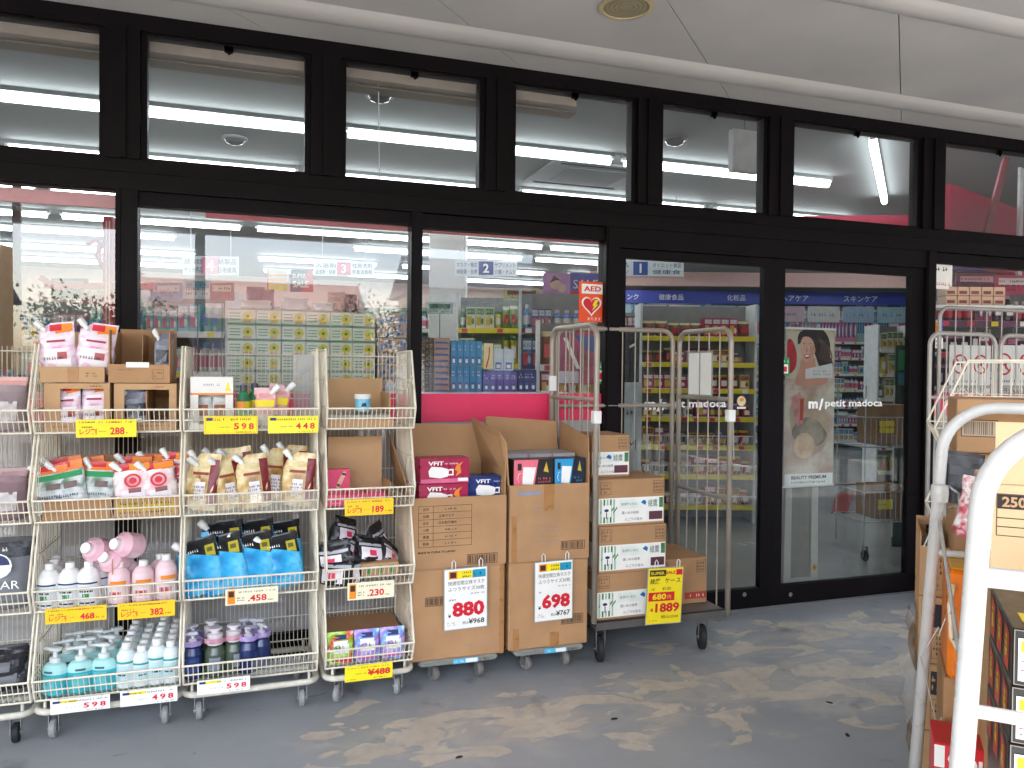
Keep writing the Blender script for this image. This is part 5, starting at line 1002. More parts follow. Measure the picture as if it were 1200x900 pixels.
def f250(m_, w_, h_, d_):
    m_.outline(.012, h_*.42, .28, h_*.9, .0016, INKB, y=-.001); m_.quad(.014, h_*.73, .3, h_*.89, INK, y=-.0013); m_.text('250', .022, h_*.75, h_*.12, CARD2, y=-.0017, bold=.03); m_.text('規格', .09, h_*.65, h_*.06, INKB, y=-.0013)
    m_.quad(.012, h_*.62, .28, h_*.63, INKB, y=-.0013); m_.text('24/6', .07, h_*.54, h_*.06, INKB, y=-.0013); m_.quad(.012, h_*.52, .28, h_*.53, INKB, y=-.0013); m_.text('133', .085, h_*.44, h_*.065, INKB, y=-.0013, bold=.02)
PB = mat('#d9b98c', .8, var=.06, scale=6, bump=.1, bscale=100, key='pale_cardboard')
tb = rest('pale brown carton printed 250 and 133 behind the near handle', 1158, 1.68, zN-.002, zN+.188, .36, .3, PB, fn=f250)
m_ = MB(); m_.box(.01, -.004, .191, .36, 0, .325, PB, M=Matrix.Rotation(R(-4), 4, 'X')); m_.build('flap', tb)
# orange bag
p = atD(1110, 790, 1.98); ob = thing('orange_pack', 'bright orange shrink-wrapped pack with a clear handle and a white 30', 'pack', (p.x, p.y, .6), FA)
ORB = mat('#ef7d12', .3, var=.12, scale=8, bump=.35, bscale=18); MB().box(0, 0, 0, .2, .22, .285, ORB, bev=.012).build('pack', ob); MB().box(.004, .0, .286, .19, .2, .29, mat('#d9a521', .35, var=.2, scale=20, bump=.4), bev=.002).build('top_film', ob)
m_ = MB(); m_.text('30', .04, .05, .035, PAPER, y=-.001, bold=.03); m_.text('食', .05, .01, .03, INK, y=-.001); m_.quad(.05, .21, .12, .23, INK, y=-.001); m_.quad(.07, .212, .1, .228, NAVY, y=-.0015); m_.scrib(.05, .13, .15, .19, PAPER, y=-.001, rows=3); m_.build('print', ob)
MB().tube([(.01, -.012, .25), (.0, -.03, .2), (.005, -.035, .12), (.03, -.03, .07), (.05, -.012, .06)], .006, mat('#f1d9b8', .3), 6).build('carry_strap', ob)
rest('brown carton under the orange pack', 1108, 2.0, .166, .598, .3, .24, CARD)
# red box low down
rest('red snack carton at the bottom between the trolley handles', 1097, 1.85, .28, .50, .12, .14, mat('#d3202c', .35, var=.08), nm='snack_box', cat='box', fn=lambda m_, w_, h_, d_: (m_.quad(0.002, h_*.02, w_, h_*.72, YEL, y=-.001), m_.quad(.002, h_*.74, w_*.2, h_*.98, PAPER, y=-.001), m_.text('Chu', .03, h_*.76, .04, PAPER, y=-.0015, bold=.03)))
t = thing('milk_crate', 'brown crate under the red snack carton', 'crate', (atD(1097, 700, 1.85).x, atD(1097, 700, 1.85).y, .166), FA); MB().box(0, 0, 0, .2, .14, .112, CARD, bev=.003).build('box', t)
# folded wire side panel on the trolley
wp = thing('wire_side_panel', 'folded grey wire mesh panel leaning between the trolley handles', 'wire panel'); m_ = MB(); A_ = atD(1101, 610, 2.02); B_ = atD(1138, 860, 1.5); C_ = atD(1095, 700, 2.05); D_ = atD(1120, 850, 1.75)
GW = mat('#bfc0bd', .35, metal=.4)
m_.rod(A_, B_, .0045, GW, 6)
for i in range(9): a = A_.lerp(B_, i/8); b = atD(1104+i*2, 600+i*30, 2.05); m_.rod(a, b, .0016, GW, 4)
for (a, b) in (((1100, 745), (1121, 690)), ((1079, 770), (1100, 735)), ((1079, 770), (1098, 850)), ((1100, 850), (1130, 770)), ((1083, 640), (1100, 600))): m_.rod(atD(*a, 2.06), atD(*b, 2.06), .0018, GW, 5)
m_.build('mesh', wp)
t = thing('hinge_clamp', 'small grey metal hinge clamp on the far white handle', 'clamp', tuple(atD(1101, 578, 2.07))); m_ = MB(); m_.lathe([(.001, -.022), (.021, -.022), (.023, 0), (.021, .022), (.001, .022)], WPIPE, 12); m_.tube([(.02, -.01, .02), (.045, -.02, .0), (.045, -.02, -.03), (.01, -.02, -.035)], .004, STEEL, 6); m_.build('clamp', t)
# carton with bar-code window and packs behind the handles
def fbc(m_, w_, h_, d_): m_.outline(.012, h_*.3, .1, h_*.62, .002, INKB, y=-.001); m_.quad(.014, h_*.32, .098, h_*.6, mat('#b9a48a', .6), y=-.0008); m_.bars(.02, h_*.34, .09, h_*.58, mat('#6a5a4a', .6), y=-.0014, n=14)
rest('brown carton with a barcode window, highest on the trolley', 1120, 2.18, 1.165, 1.315, .36, .3, CARD, fn=fbc, py=530)
rest('pale carton with a hand slot under the barcode carton', 1119, 2.2, 1.02, 1.163, .34, .28, CARD2, py=560, fn=lambda m_, w_, h_, d_: (m_.quad(.04, h_*.8, .11, h_*.84, INK, y=-.001), m_.quad(.0, h_*.55, .022, h_*.95, ORANGE, y=-.001), m_.quad(.0, h_*.8, .022, h_*.98, YEL, y=-.0015)))
rest('brown carton standing under the pale slotted carton', 1119, 2.22, .166, 1.018, .33, .28, CARD, py=560)
p = atD(1146, 600, 1.9); t = thing('snack_bag', 'red and white snack bag propped behind the near handle', 'bag', (p.x, p.y, .98), rot=(0, R(8), FA)); m_ = MB(); m_.pouch(.11, .15, .05, ramp_mat(['#e9e6ea', '#c2213c', '#f1f1f1', '#d8345a'], 30, .3, kind='NOISE', name='snack_film', bump=.4), ORANGE, .95); m_.build('bag', t); q_ = MB(); q_.decal(.11, .15, .05, -.5, .35, .5, .7, mat('#f0e6ea', .4), off=.001); q_.decal(.11, .15, .05, -.3, .45, .3, .6, mat('#a9a0c4', .4), off=.002); q_.build('print', t)
p = atD(1163, 640, 1.9); t = thing('snack_bag', 'crimson and white patterned bag beside the carton printed 250', 'bag', (p.x, p.y, .9), rot=(0, R(-4), FA)); MB().pouch(.07, .22, .04, ramp_mat(['#d8345a', '#f3dfe5', '#c2213c'], 60, .3, name='dot_film'), RED, .95).build('bag', t)
t = thing('dark_bag', 'crumpled dark grey bag hanging behind the far handle', 'bag', tuple(atD(1124, 590, 2.1)), rot=(0, R(6), FA)); MB().pouch(.09, .14, .04, crinkle('#3a3a3d', .4, bs=12, st=1), crinkle('#2a2626', .4), .9, seed=9).build('bag', t)
rest('plain carton shelf packed under the snack bags', 1139, 1.9, .166, .895, .2, .15, CARD2, py=640)
# brown carton stack left of the trolley
def stk(lab, z0, z1, top=False):
    p = atD(1076, 750, 2.36); t = thing('drink_carton', lab, 'carton', (p.x, p.y, z0), FA, 'brown drink cartons stacked left of the trolley'); MB().box(0, 0, 0, .38, .26, z1-z0, CARD2, bev=.005).build('box', t); h_ = z1-z0
    m_ = MB()
    Ms = rz(-PI/2) @ tl(-.26, 0, 0)
    m_.quad(.035, h_*.55, .075, h_*.9, mat('#262a33', .7), y=-.001); m_.scrib(.038, h_*.6, .072, h_*.85, CARD2, y=-.0014, rows=2); m_.outline(.035, h_*.08, .08, h_*.48, .0014, INKB, y=-.001); m_.scrib(.04, h_*.12, .075, h_*.44, INKB, y=-.0014, rows=4, M=None); m_.scrib(.02, h_*.5, .2, h_*.7, INKB, y=-.001, rows=1, M=Ms); m_.build('print', t); return p
zz = [.11, .31, .515, .72]
for i, lb in enumerate(('brown drink carton at the foot of the stack', 'brown drink carton second from the foot of the stack', 'brown drink carton third from the foot of the stack')): pS = stk(lb, zz[i]-.01, zz[i+1]-.012)
dt = thing('dolly', 'low grey dolly under the stack of brown drink cartons', 'dolly', (pS.x, pS.y, 0), FA); MB().box(0, 0, .07, .38, .27, .098, mat('#8f9188', .55), bev=.008).build('platform', dt)
for x in (.06, .32):
    for y in (.05, .2): caster(dt, x, y, r=.026, w_=.022, z=.072)
tt = carton('carton_tray', 'brown tray of black-capped bottles on top of the drink cartons', 'carton', (pS.x, pS.y, .712), .38, .26, .2, back=.2, ang=FA, m=CARD2, front=.15, sides=.19)
deco(tt, lambda m_: (m_.outline(.04, .02, .1, .13, .0014, INKB, y=-.001), m_.scrib(.045, .025, .095, .12, INKB, y=-.001, rows=5)))
KD = bottle('dark_bottle', '', [(.001, 0), (.03, 0), (.032, .005), (.032, .12), (.015, .15)], mat('#b9aaa0', .3), [(.015, .15), (.02, .152), (.02, .178), (.001, .18)], mat('#141418', .3))
for i in range(4):
    for j in range(3):
        q = pS+U*(.05+j*.075)+V*(.045+i*.085); KD.put((q.x, q.y, .716), (0, 0, i), 'black-capped bottle in the brown tray, row %s, %s' % (('front', 'middle', 'back')[j], ORD[i]))
t = thing('plastic_sheet', 'loose clear plastic sheet hanging off the side of the carton stack', 'plastic sheet', tuple(pS), FA); t.location.z = 0; m_ = MB(); n = 10; vs = []
for j in range(n+1):
    for i in range(4): vs.append((-.012-.018*math.sin(j*.9+i)-.006*i*(j % 2), -.0+.06*i, .64-.42*j/n+.01*math.sin(i*2)))
m_.add(vs, [(j*4+i, j*4+i+1, (j+1)*4+i+1, (j+1)*4+i) for j in range(n) for i in range(3)], glass_mat(.1, .5, name='cloudy_film'), smooth=True); m_.build('sheet', t)
# wire rack and cages behind
rk = rack(0, .45, 'cream wire basket rack turned sideways behind the white trolley'); q = atD(1086, 513, 3.15); rk.location = (q.x, q.y, -.03); rk.rotation_euler = (0, 0, -AZ-PI/2)
del_ = None
def cage2(lab, pa, pb, Y, ztop, nb, m, nm='roll_cage'):
    a = onY(pa, 500, Y); b = onY(pb, 500, Y); t = thing(nm, lab, 'roll cage', (a.x, Y, 0)); W_ = b.x-a.x
    hoop(t, (0, 0), (W_/2-.02, 0), .2, ztop, nb, (ztop-.35, .6), 'front_gate', m=m, r=.012); hoop(t, (W_/2+.02, 0), (W_, 0), .2, ztop, nb, (ztop-.35, .6), 'front_gate', m=m, r=.012)
    c0 = onY(1099, 500, Y+.4).x-a.x; hoop(t, (c0, .4), (c0+W_-.1, .4), .2, onY(1150, 362, Y+.4).z, nb*2, (ztop-.3, .6), 'back_panel', m=m, r=.012)
    MB().box(c0-.1, .0, .17, W_-.02, .4, .2, DP).build('deck', t)
    for x in (c0, W_-.08):
        for y in (.05, .33): caster(t, x, y, r=.055, wm=RUBBER, w_=.03, z=.17)
z_ = onY(1120, 391, -.6).z
cage2('grey-beige roll cage against the right window behind the trolley', 1088, 1242, -.6, z_, 3, mat('#a9a29a', .4, metal=.2))
# litter on the floor
for i, (px, py) in enumerate(((720, 843), (993, 862), (972, 824), (538, 888))):
    p = onZ(px, py, 0); t = thing('leaf_scrap', ('dark flat scrap lying on the worn floor, '+('centre', 'lower right', 'upper right', 'lowest')[i]), 'litter', (p.x, p.y, .002), i*1.1); MB().lathe([(.016, 0), (.012, .003), (.0005, .004)], mat('#26221f', .8), 7, M=Matrix.Diagonal((1, .45, 1, 1))).build('scrap', t)
# ================================================================== STORE INTERIOR
def pmesh(kind, c1, c2, c3, seed):
    """unit-size packaged product 1 x 1 x 1, scaled on placing"""
    m_ = MB(); rn = random.Random(seed); a = mat(c1, .4, var=.08); b = mat(c2, .45, var=.1); c = mat(c3, .45, var=.1)
    if kind == 'box':
        m_.box(0, 0, 0, 1, 1, 1, a); z = rn.uniform(.55, .75); m_.quad(.06, z, .94, .93, b, y=-.004); m_.quad(.1, .12, .6, z-.1, c, y=-.004); m_.scrib(.1, z+.04, .9, .9, a, y=-.008, rnd=rn, cw=.12); m_.disc(.72, .32, .16, b, y=-.006, n=10)
    elif kind == 'bottle':
        M = tl(.5, .5, 0); m_.lathe([(.001, 0), (.45, 0), (.5, .05), (.5, .6), (.3, .75), (.2, .8)], a, 10, M=M); m_.lathe([(.2, .8), (.24, .82), (.24, .97), (.001, 1)], b, 8, M=M); m_.lathe([(.505, .15), (.505, .52)], c, 10, M=M)
    else:
        m_.pouch(1, 1, .8, a, b, .84, n=8); v = m_.v; m_.v = [Vector((p.x+.5, p.y+.4, p.z)) for p in v]; m_.quad(.2, .2, .8, .6, c, y=-.04)
    return m_.data(kind+'_product')
PALS = {'pastel': [('box', '#7fc3c9', '#f0f0ee', '#d9708f'), ('box', '#e9e4df', '#4a8fc2', '#e0b53a'), ('bottle', '#e6e3e0', '#5a9ad0', '#e07f9b'), ('pouch', '#9fd0c4', '#f2efe9', '#4f7fb8'), ('box', '#d88aa6', '#f4f2ee', '#7b5a9d')],
        'blue': [('box', '#1f55a8', '#e9ecf2', '#56a8dc'), ('box', '#274079', '#c8d4ea', '#d9384f'), ('bottle', '#3b6fc0', '#f0f0f0', '#e8e3d8'), ('box', '#4aa5cf', '#ffffff', '#214a8a'), ('pouch', '#2b2f52', '#c9a94a', '#f0e9e2')],
        'green': [('pouch', '#7d9c4a', '#e9e7c9', '#c9342f'), ('box', '#e5e0cc', '#4f8d45', '#d6b23a'), ('box', '#b9c95c', '#f4f3ea', '#2f6f48'), ('bottle', '#5f8f5a', '#e8e2d0', '#f0efe8'), ('pouch', '#e8d55a', '#4a7d3a', '#f2f0e4')],
        'snack': [('pouch', '#c63a2e', '#f2d23c', '#f0ece4'), ('box', '#d8a83a', '#7a2e22', '#f4ecd8'), ('pouch', '#7a4a2c', '#e8d8a0', '#c4302b'), ('box', '#b52f56', '#f3e6e6', '#e4b83a'), ('pouch', '#e9e4da', '#8a2f4a', '#4a3a30'), ('bottle', '#9a5fae', '#f0e6f2', '#e8c84a')],
        'dark': [('box', '#3c2a3a', '#b85a78', '#d9c9b0'), ('bottle', '#5a2433', '#d0c0b0', '#c03a4a'), ('box', '#8a3348', '#e0d0d0', '#3a3048'), ('pouch', '#46333c', '#c08a9a', '#e0d4cc')]}
PM = {k: [pmesh(*a, i*7+len(k)) for i, a in enumerate(v)] for k, v in PALS.items()}
CNT = [0]; LIM = 290; SH = {752: 'tiered rack behind the left door', 150: 'shelf left of tissue wall', 610: 'right shelf of third window', 632: 'near shelf of third window'}
def product(M, mesh, sc, lab):
    o = bpy.data.objects.new('packaged_product', mesh); C.objects.link(o); o.matrix_world = M @ Matrix.Diagonal((*sc, 1)); o['label'] = lab; o['category'] = 'product'; o['group'] = 'packaged products on the store shelves'; CNT[0] += 1
def nth(n): return '%d%s' % (n, 'th' if 10 <= n % 100 <= 20 else {1: 'st', 2: 'nd', 3: 'rd'}.get(n % 10, 'th'))
KN = {'box_product': 'small printed box', 'bottle_product': 'small capped bottle', 'pouch_product': 'small film pack'}
GLAB = 'small packaged product standing among others on a shelf inside the store'
def gondola(lab, D, px0, px1, shelves, depth=.36, pal='pastel', header=None, back=mat('#8f908c', .6), rail=PAPER, ang=None, goods=True, wmin=.045, wmax=.09, board=FIX, top=None, py=500, hfill=(.55, .95)):
    a = onZ(px0, 500, 0); p = atD(px0, py, D); q = atD(px1, py, D); p.z = q.z = 0
    ang = -YAW if ang is None else ang; L_ = (q-p).length; t = thing('store_shelf', lab, 'shelf unit', (p.x, p.y, 0), ang); zt = top or shelves[-1]+.3
    MB().box(0, depth, 0, L_, depth+.03, zt, back).build('back_panel', t); MB().box(-.02, 0.02, 0, 0, depth+.03, zt, board).build('end_panel', t); MB().box(L_, 0.02, 0, L_+.02, depth+.03, zt, board).build('end_panel', t)
    short = SH.get(int(px0), lab.split(', ')[-1]); M0 = Matrix.Translation(p) @ rz(ang); rn = random.Random(int(px0*7+D*100)); stuff = MB()
    for i, z in enumerate(shelves):
        s_ = MB().box(0, 0, z-.025, L_, depth, z, board).build('shelf_board', t); m_ = MB(); m_.box(0, -.012, z-.045, L_, 0, z-.002, rail)
        x = .03
        while x < L_-.1: m_.quad(x, z-.04, x+.05, z-.006, [RED, YEL, PAPER, PINK][rn.randrange(4)], y=-.0135); x += rn.uniform(.08, .3)
        m_.build('price_rail', s_)
        np_ = 0; gap = ((shelves+[zt])[i+1]-z-.04); x = .01
        while x < L_-wmin and goods:
            w_ = rn.uniform(wmin, wmax); h_ = gap*rn.uniform(*hfill); mesh = PM[pal][rn.randrange(len(PM[pal]))]; nrep = rn.choice((1, 2, 2, 3, 4))
            for _ in range(nrep):
                if x+w_ > L_: break
                Mp = M0 @ tl(x, .015, z+.001)
                if D < 8.5 and CNT[0] < LIM: np_ += 1; product(Mp, mesh, (w_*.96, min(.2, depth*.6), h_), '%s, place %s on board %s, %s' % (KN[mesh.name.split('.')[0]], nth(np_), nth(i+1), short))
                else:
                    S = Mp @ Matrix.Diagonal((w_*.96, .15, h_, 1)); b = len(stuff.v)
                    stuff.v += [S @ v.co for v in mesh.vertices]; mm = [stuff.mi(m) for m in mesh.materials]
                    for pl in mesh.polygons: stuff.f.append(tuple(b+k for k in pl.vertices)); stuff.fm.append(mm[pl.material_index]); stuff.sm.append(pl.use_smooth)
                x += w_
            x += rn.uniform(0, .01)
    if stuff.v: o = stuff.build('shelf_goods'); o['kind'] = 'stuff'; o['label'] = 'rows of small packaged goods filling the '+lab.split(',')[0]; o['category'] = 'goods'
    if header: m_ = MB(); header(m_, L_, zt); m_.build('header_sign', t)
    return t, p, M0, L_
# tissue cartons right behind the second window
XT = [onY(a, 400, .6).x for a in (266, 300, 330, 358.5, 387, 413, 440)]; TB = mat('#dfe6d4', .5, var=.05, key='tissue_box'); TGN = mat('#7fae8a', .5); TYL = mat('#dccb2e', .5)
tk = {}
for r_ in range(7):
    for c in range(6):
        w_ = XT[c+1]-XT[c]-.002; t = thing('tissue_pack', 'pale green tissue pack with a yellow flower, %s in its row, %s row down' % (('1st', '2nd', '3rd', '4th', '5th', '6th')[c], ('1st', '2nd', '3rd', '4th', '5th', '6th', '7th')[r_]), 'tissue pack', (XT[c]+random.uniform(-.001, .001), .6+random.uniform(-.004, .004), 1.625-.0845*r_), group='tissue packs stacked in a wall')
        if c not in tk:
            a = MB().box(0, 0, 0, w_, .24, .082, TB, bev=.003).data('pack'); m_ = MB(); m_.quad(.002, .076, w_-.002, .081, TGN, y=-.001); m_.quad(.002, .001, w_-.002, .006, TGN, y=-.001); m_.disc(w_*.72, .042, .026, TYL, y=-.0014, n=12); m_.disc(w_*.72, .042, .009, GREEN, y=-.002, n=8); m_.quad(w_*.55, .008, w_*.85, .018, mat('#d9a58c', .5), y=-.0012)
            for k in range(3): m_.quad(w_*.08, .022+k*.016, w_*.46, .028+k*.016, TGN, y=-.001)
            tk[c] = (a, m_.data('flower_print'))
        for nm, me in zip(('pack', 'flower_print'), tk[c]): o = bpy.data.objects.new(nm, me); C.objects.link(o); o.parent = t
def itable(lab, x0, x1, y0, y1, z):
    t = thing('display_table', lab, 'table', (x0, y0, 0)); MB().box(0, 0, z-.03, x1-x0, y1-y0, z, FIX).build('top', t)
    for x in (0.02, x1-x0-.05):
        for y in (.02, y1-y0-.05): MB().box(x, y, 0, x+.03, y+.03, z-.03, FIX).build('leg', t)
itable('white display table under the tissue wall', XT[0], XT[6]+.25, .58, .9, 1.115)
for i, (px, w_, h_, c) in enumerate(((300, .16, .05, '#e9e4dc'), (345, .15, .075, '#e6e3e0'), (378, .12, .05, '#f0eeea'), (300, .1, .13, '#6b3f4d'), (312, .09, .12, '#8a5a68'), (395, .1, .12, '#b9a090'), (412, .07, .11, '#5a4a52'), (425, .05, .12, '#d0cfd0'))):
    p = onY(px, 360, .7); t = thing('soft_pack', 'soft bundle lying on top of the tissue wall, '+('leftmost white', 'middle white', 'right white', 'leftmost maroon', 'second maroon', 'tan', 'dark grey', 'pale grey')[i], 'pack', (p.x, .68+.06*(i > 2), 1.712)); MB().pouch(w_, h_, .12, crinkle(c, .5), crinkle(c, .5), seed=i).build('bag', t)
# brown/blue cartons right of the tissue wall
for i, z in enumerate((1.12, 1.27, 1.42, 1.57)):
    a, b = onY(442, 400, .62).x, onY(478, 400, .62).x; t = thing('blue_carton', 'blue and brown patterned carton beside the tissue wall, %s from the bottom' % ('first', 'second', 'third', 'fourth')[i], 'carton', (a, .62, z)); MB().box(0, 0, 0, b-a, .2, .145, ramp_mat(['#1f5fa0', '#7a4a3c', '#c9a890', '#2b7fc0', '#3a2c2c'], 26, .4, kind='NOISE', name='blue_brown_print'), bev=.003).build('box', t)
itable('low display table under the blue cartons', onY(444, 400, .62).x, onY(480, 400, .62).x, .64, .84, 1.118)
# window 3 display
def wrow(pxs, y, z, h_, nm, lab, m, d_=.12, fn=None):
    for i, (a, b) in enumerate(zip(pxs[:-1], pxs[1:])):
        A, B = onY(a, 430, y).x, onY(b, 430, y).x; t = thing(nm, lab+', '+ORD[i], 'package', (A+.001, y, z)); MB().box(0, 0, 0, B-A-.002, d_, h_, m, bev=.002).build('box', t)
        if fn: m_ = MB(); fn(m_, B-A-.002, h_); m_.build('print', t)
zb = 1.262
BX = mat('#3f8fc4', .4, var=.06); bxs = [528, 535.5, 543, 550.5, 558, 565]
pf = lambda m_, w_, h_: (m_.quad(w_*.2, h_*.08, w_*.8, h_*.38, mat('#2a5fa0', .4), y=-.001), m_.quad(w_*.3, h_*.12, w_*.7, h_*.28, PAPER, y=-.0014), m_.scrib(w_*.2, h_*.6, w_*.8, h_*.85, PAPER, y=-.001, rows=2))
wrow(bxs, .45, zb, .145, 'blue_box', 'light blue upright box in the lower row of the third window', BX, fn=pf); wrow(bxs, .45, zb+.147, .145, 'blue_box', 'light blue upright box in the upper row of the third window', BX, fn=pf)
wrow([566, 574, 582, 590, 598, 606], .45, zb, .12, 'purple_box', 'purple upright box in the third window', mat('#6a5fb0', .4), fn=pf); wrow([607, 614, 621, 629], .47, zb, .13, 'navy_box', 'navy upright box in the third window', mat('#2a3f7a', .4), fn=pf); wrow([578, 590, 602], .47, zb+.122, .13, 'white_box', 'white and blue box standing on the purple boxes', mat('#c9d6dd', .4), fn=pf)
t = thing('yellow_leaflet', 'narrow cream leaflet with a red arc beside the blue boxes', 'leaflet', (onY(567, 430, .44).x, .44, zb+.13)); MB().box(0, 0, 0, .055, .003, .15, mat('#e9dfa8', .5)).build('sheet', t); m_ = MB(); m_.poly([(.01, .01), (.018, .01), (.034, .07), (.036, .13), (.03, .13), (.027, .075)], RED, y=-.001); m_.build('print', t)
CM = ramp_mat(['#3a2a26', '#8a7060', '#241a18', '#c9b49a'], 45, .4, kind='NOISE', name='hair_roller_print')
for k in range(9):
    z = zb+.034*k*1.0; A, B = onY(494, 430, .42).x, onY(507, 430, .42).x; t = thing('round_pack', 'brown round-printed pack at the left of the third window, %s from the bottom' % ('1st','2nd','3rd','4th','5th','6th','7th','8th','9th')[k], 'package', (A, .42, z)); MB().box(0, 0, 0, B-A, .1, .033, CM, bev=.002).build('box', t); m_ = MB()
    cx = (B-A)/2; vs = []
    for rr in (.016, .008): vs += [(cx+rr*math.cos(2*PI*j/12), -.001, .017+rr*math.sin(2*PI*j/12)) for j in range(12)]
    m_.add(vs, [(j, (j+1) % 12, 12+(j+1) % 12, 12+j) for j in range(12)], INKB); m_.build('ring_print', t)
    A, B = onY(508, 430, .44).x, onY(527, 430, .44).x; t = thing('flat_pack', 'beige and blue flat pack beside the round-printed packs, %s from the bottom' % ('1st','2nd','3rd','4th','5th','6th','7th','8th','9th')[k], 'package', (A, .44, z)); MB().box(0, 0, 0, B-A, .12, .033, mat('#b08a7c', .5, var=.1), bev=.002).box(.01, -.001, 0.002, B-A-.01, 0, .012, mat('#2f5f9d', .4)).build('box', t)
itable('long low display table inside the third window', onY(494, 430, .42).x, 1.8, .41, .7, zb-.002)
# background shelving
gondola('store shelf of pastel goods, behind the first window', 5.6, -40, 128, [.3, .65, 1.0, 1.3, 1.58], pal='pastel')
gondola('store shelf of pastel and blue goods, left behind the second window', 5.4, 150, 262, [.3, .7, 1.05, 1.36, 1.64], pal='pastel')
gondola('store shelf of green and yellow packs, behind the third window', 6.8, 536, 612, [.3, .7, 1.1, 1.45, 1.76], pal='green', rail=YEL)
gondola('store shelf of assorted bottles, right behind the third window', 6.0, 610, 708, [.3, .7, 1.05, 1.40, 1.72], pal='blue', rail=mat('#7d2f3a', .5))
gondola('near shelf of pink packs, low behind the third window', 5.2, 632, 706, [.4, .8, 1.22, 1.43], pal='snack')
gondola('far store shelf of blue boxes, between first and second windows', 9.5, 60, 300, [.3, .7, 1.1, 1.5, 1.8], pal='blue'); gondola('far store shelf of green packs, above the tissue wall', 9.8, 300, 500, [.3, .7, 1.1, 1.5, 1.9], pal='green'); gondola('far low store shelf, left of the pillar', 9.6, 490, 730, [.3, .7, 1.1, 1.5, 1.9], pal='pastel')
def hdr(m_, L_, zt):
    m_.box(0, -.06, 2.69, L_, -.02, 2.93, mat('#2a3fa8', .4, var=.04, key='header_blue'))
    for k, (x, s) in enumerate(((.04, '栄養ドリンク'), (1.05, '健康食品'), (2.25, '化粧品'), (3.2, 'ヘアケア'), (4.3, 'スキンケア'))): m_.text(s, L_*x/5.5, 2.75, .11, WV, y=-.062)
    for k in range(9): m_.quad(L_*k/9+.02, 2.36, L_*(k+1)/9-.04, 2.66, mat(['#a9c9d6', '#d9b9c4', '#e0dcd8', '#9fb9d0'][k % 4], .5, var=.08), y=-.03); m_.scrib(L_*k/9+.08, 2.46, L_*(k+1)/9-.1, 2.56, mat('#6a7fa0', .5), y=-.032)
gondola('long far shelf under the blue header band, behind the doors', 14.6, 700, 1064, [.12, .45, .78, 1.1, 1.4, 1.7, 2.0], pal='pastel', header=hdr, top=2.95, depth=.45)
t = thing('blush_bulkhead', 'blush pink bulkhead above the far blue header band', 'bulkhead', tuple(Vector((*atD(690, 400, 13.9).xy, 0))), -YAW); MB().box(0, 0, 2.95, 7, .12, 3.199, mat('#e2b7ae', .7, var=.05)).build('face', t)
# tiered snack rack behind the left door
t, p, M0, L_ = gondola('tiered white snack rack with yellow price strips, behind the left door', 7.1, 752, 884, [.17, .45, .72, .98, 1.24, 1.48, 1.72], pal='snack', rail=YEL, depth=.32, wmin=.07, wmax=.13, hfill=(.45, .75))
for i, z in enumerate((.17, .45, .72)): 
    m_ = MB(); k = 26
    for j in range(k+1): x = L_*j/k; m_.rod((x, -.07, z+.09), (x, 0, z), .003, FIX, 4)
    m_.rod((0, -.07, z+.09), (L_, -.07, z+.09), .006, FIX, 6); m_.build('front_basket', t)
gondola('dark-backed shelf of cosmetics, left edge behind the left door', 8.3, 716, 760, [.3, .6, .9, 1.2, 1.5, 1.75], pal='dark')
gondola('side shelf of household goods, right behind the right door', 9.5, 1030, 1066, [.2, .5, .8, 1.1, 1.4, 1.7], pal='green')
gondola('store shelf of dark red packs, behind the right window', 5.6, 1096, 1260, [.3, .65, 1.0, 1.3, 1.55, 1.78], pal='dark', rail=mat('#6b3550', .5)); gondola('upper promotional shelf with purple band, behind the right window', 7.2, 1092, 1300, [1.0, 1.5, 1.9], pal='dark', top=2.5)
p = atD(1090, 317, 6.9); t = thing('purple_band_sign', 'long purple-blue sign band above the right window shelves', 'sign', (p.x, p.y, p.z), -YAW); MB().box(0, 0, 0, 2, .03, .12, mat('#4a4f96', .5)).build('board', t)
p = atD(1108, 357, 5.0); 
for r_ in range(2):
    for k in range(5): t = thing('tan_pack', 'tan pack behind the right window, %s of the %s row' % (ORD[k], ('lower', 'upper')[r_]), 'package', tuple(p+r0*(.078*k)+Vector((0, 0, .06*r_))), -YAW); MB().box(0, 0, 0, .074, .1, .057, mat('#c7a58a', .5), bev=.002).box(.01, -.001, .01, .06, 0, .03, mat('#7a3a3a', .5)).build('box', t)
t = thing('wall_ledge', 'narrow pale ledge holding the tan packs', 'shelf', tuple(p+Vector((0, 0, -.02))), -YAW); MB().box(-.1, 0, 0, .9, .2, .019, FIX).build('board', t)
# aisle signs
def aisle(px0, px1, py0, py1, D, num, c, l1, l2, r1, r2, lab):
    A = atD(px0, py1, D); B = atD(px1, py0, D); W_ = (B-A).length; A2 = atD(px1, py1, D); W_ = (A2-A).length; H_ = B.z-A2.z; t = thing('aisle_sign', lab, 'sign', tuple(A), -YAW); MB().box(0, 0, 0, W_, .02, H_, mat('#dfe4e6', .5, var=.03)).build('board', t)
    m_ = MB(); s_ = H_*.95; cx = W_*.5; m_.quad(cx-s_*.5, .01, cx+s_*.5, H_-.01, mat(c, .5), y=-.002); m_.text(num, cx, H_*.2, H_*.6, PAPER, y=-.004, align='c', bold=.03)
    for s, x, z in ((l1, .03, .56), (l2, .03, .12), (r1, .64, .56), (r2, .64, .12)): m_.text(s, W_*x, H_*z, H_*.3, NAVY, y=-.003, wd=W_*.33)
    m_.build('lettering', t); k = MB()
    for x in (.08, W_-.08): k.rod((x, .01, H_), (x, .01, 3.2-A.z), .004, STEEL, 4)
    k.build('hanger', t)
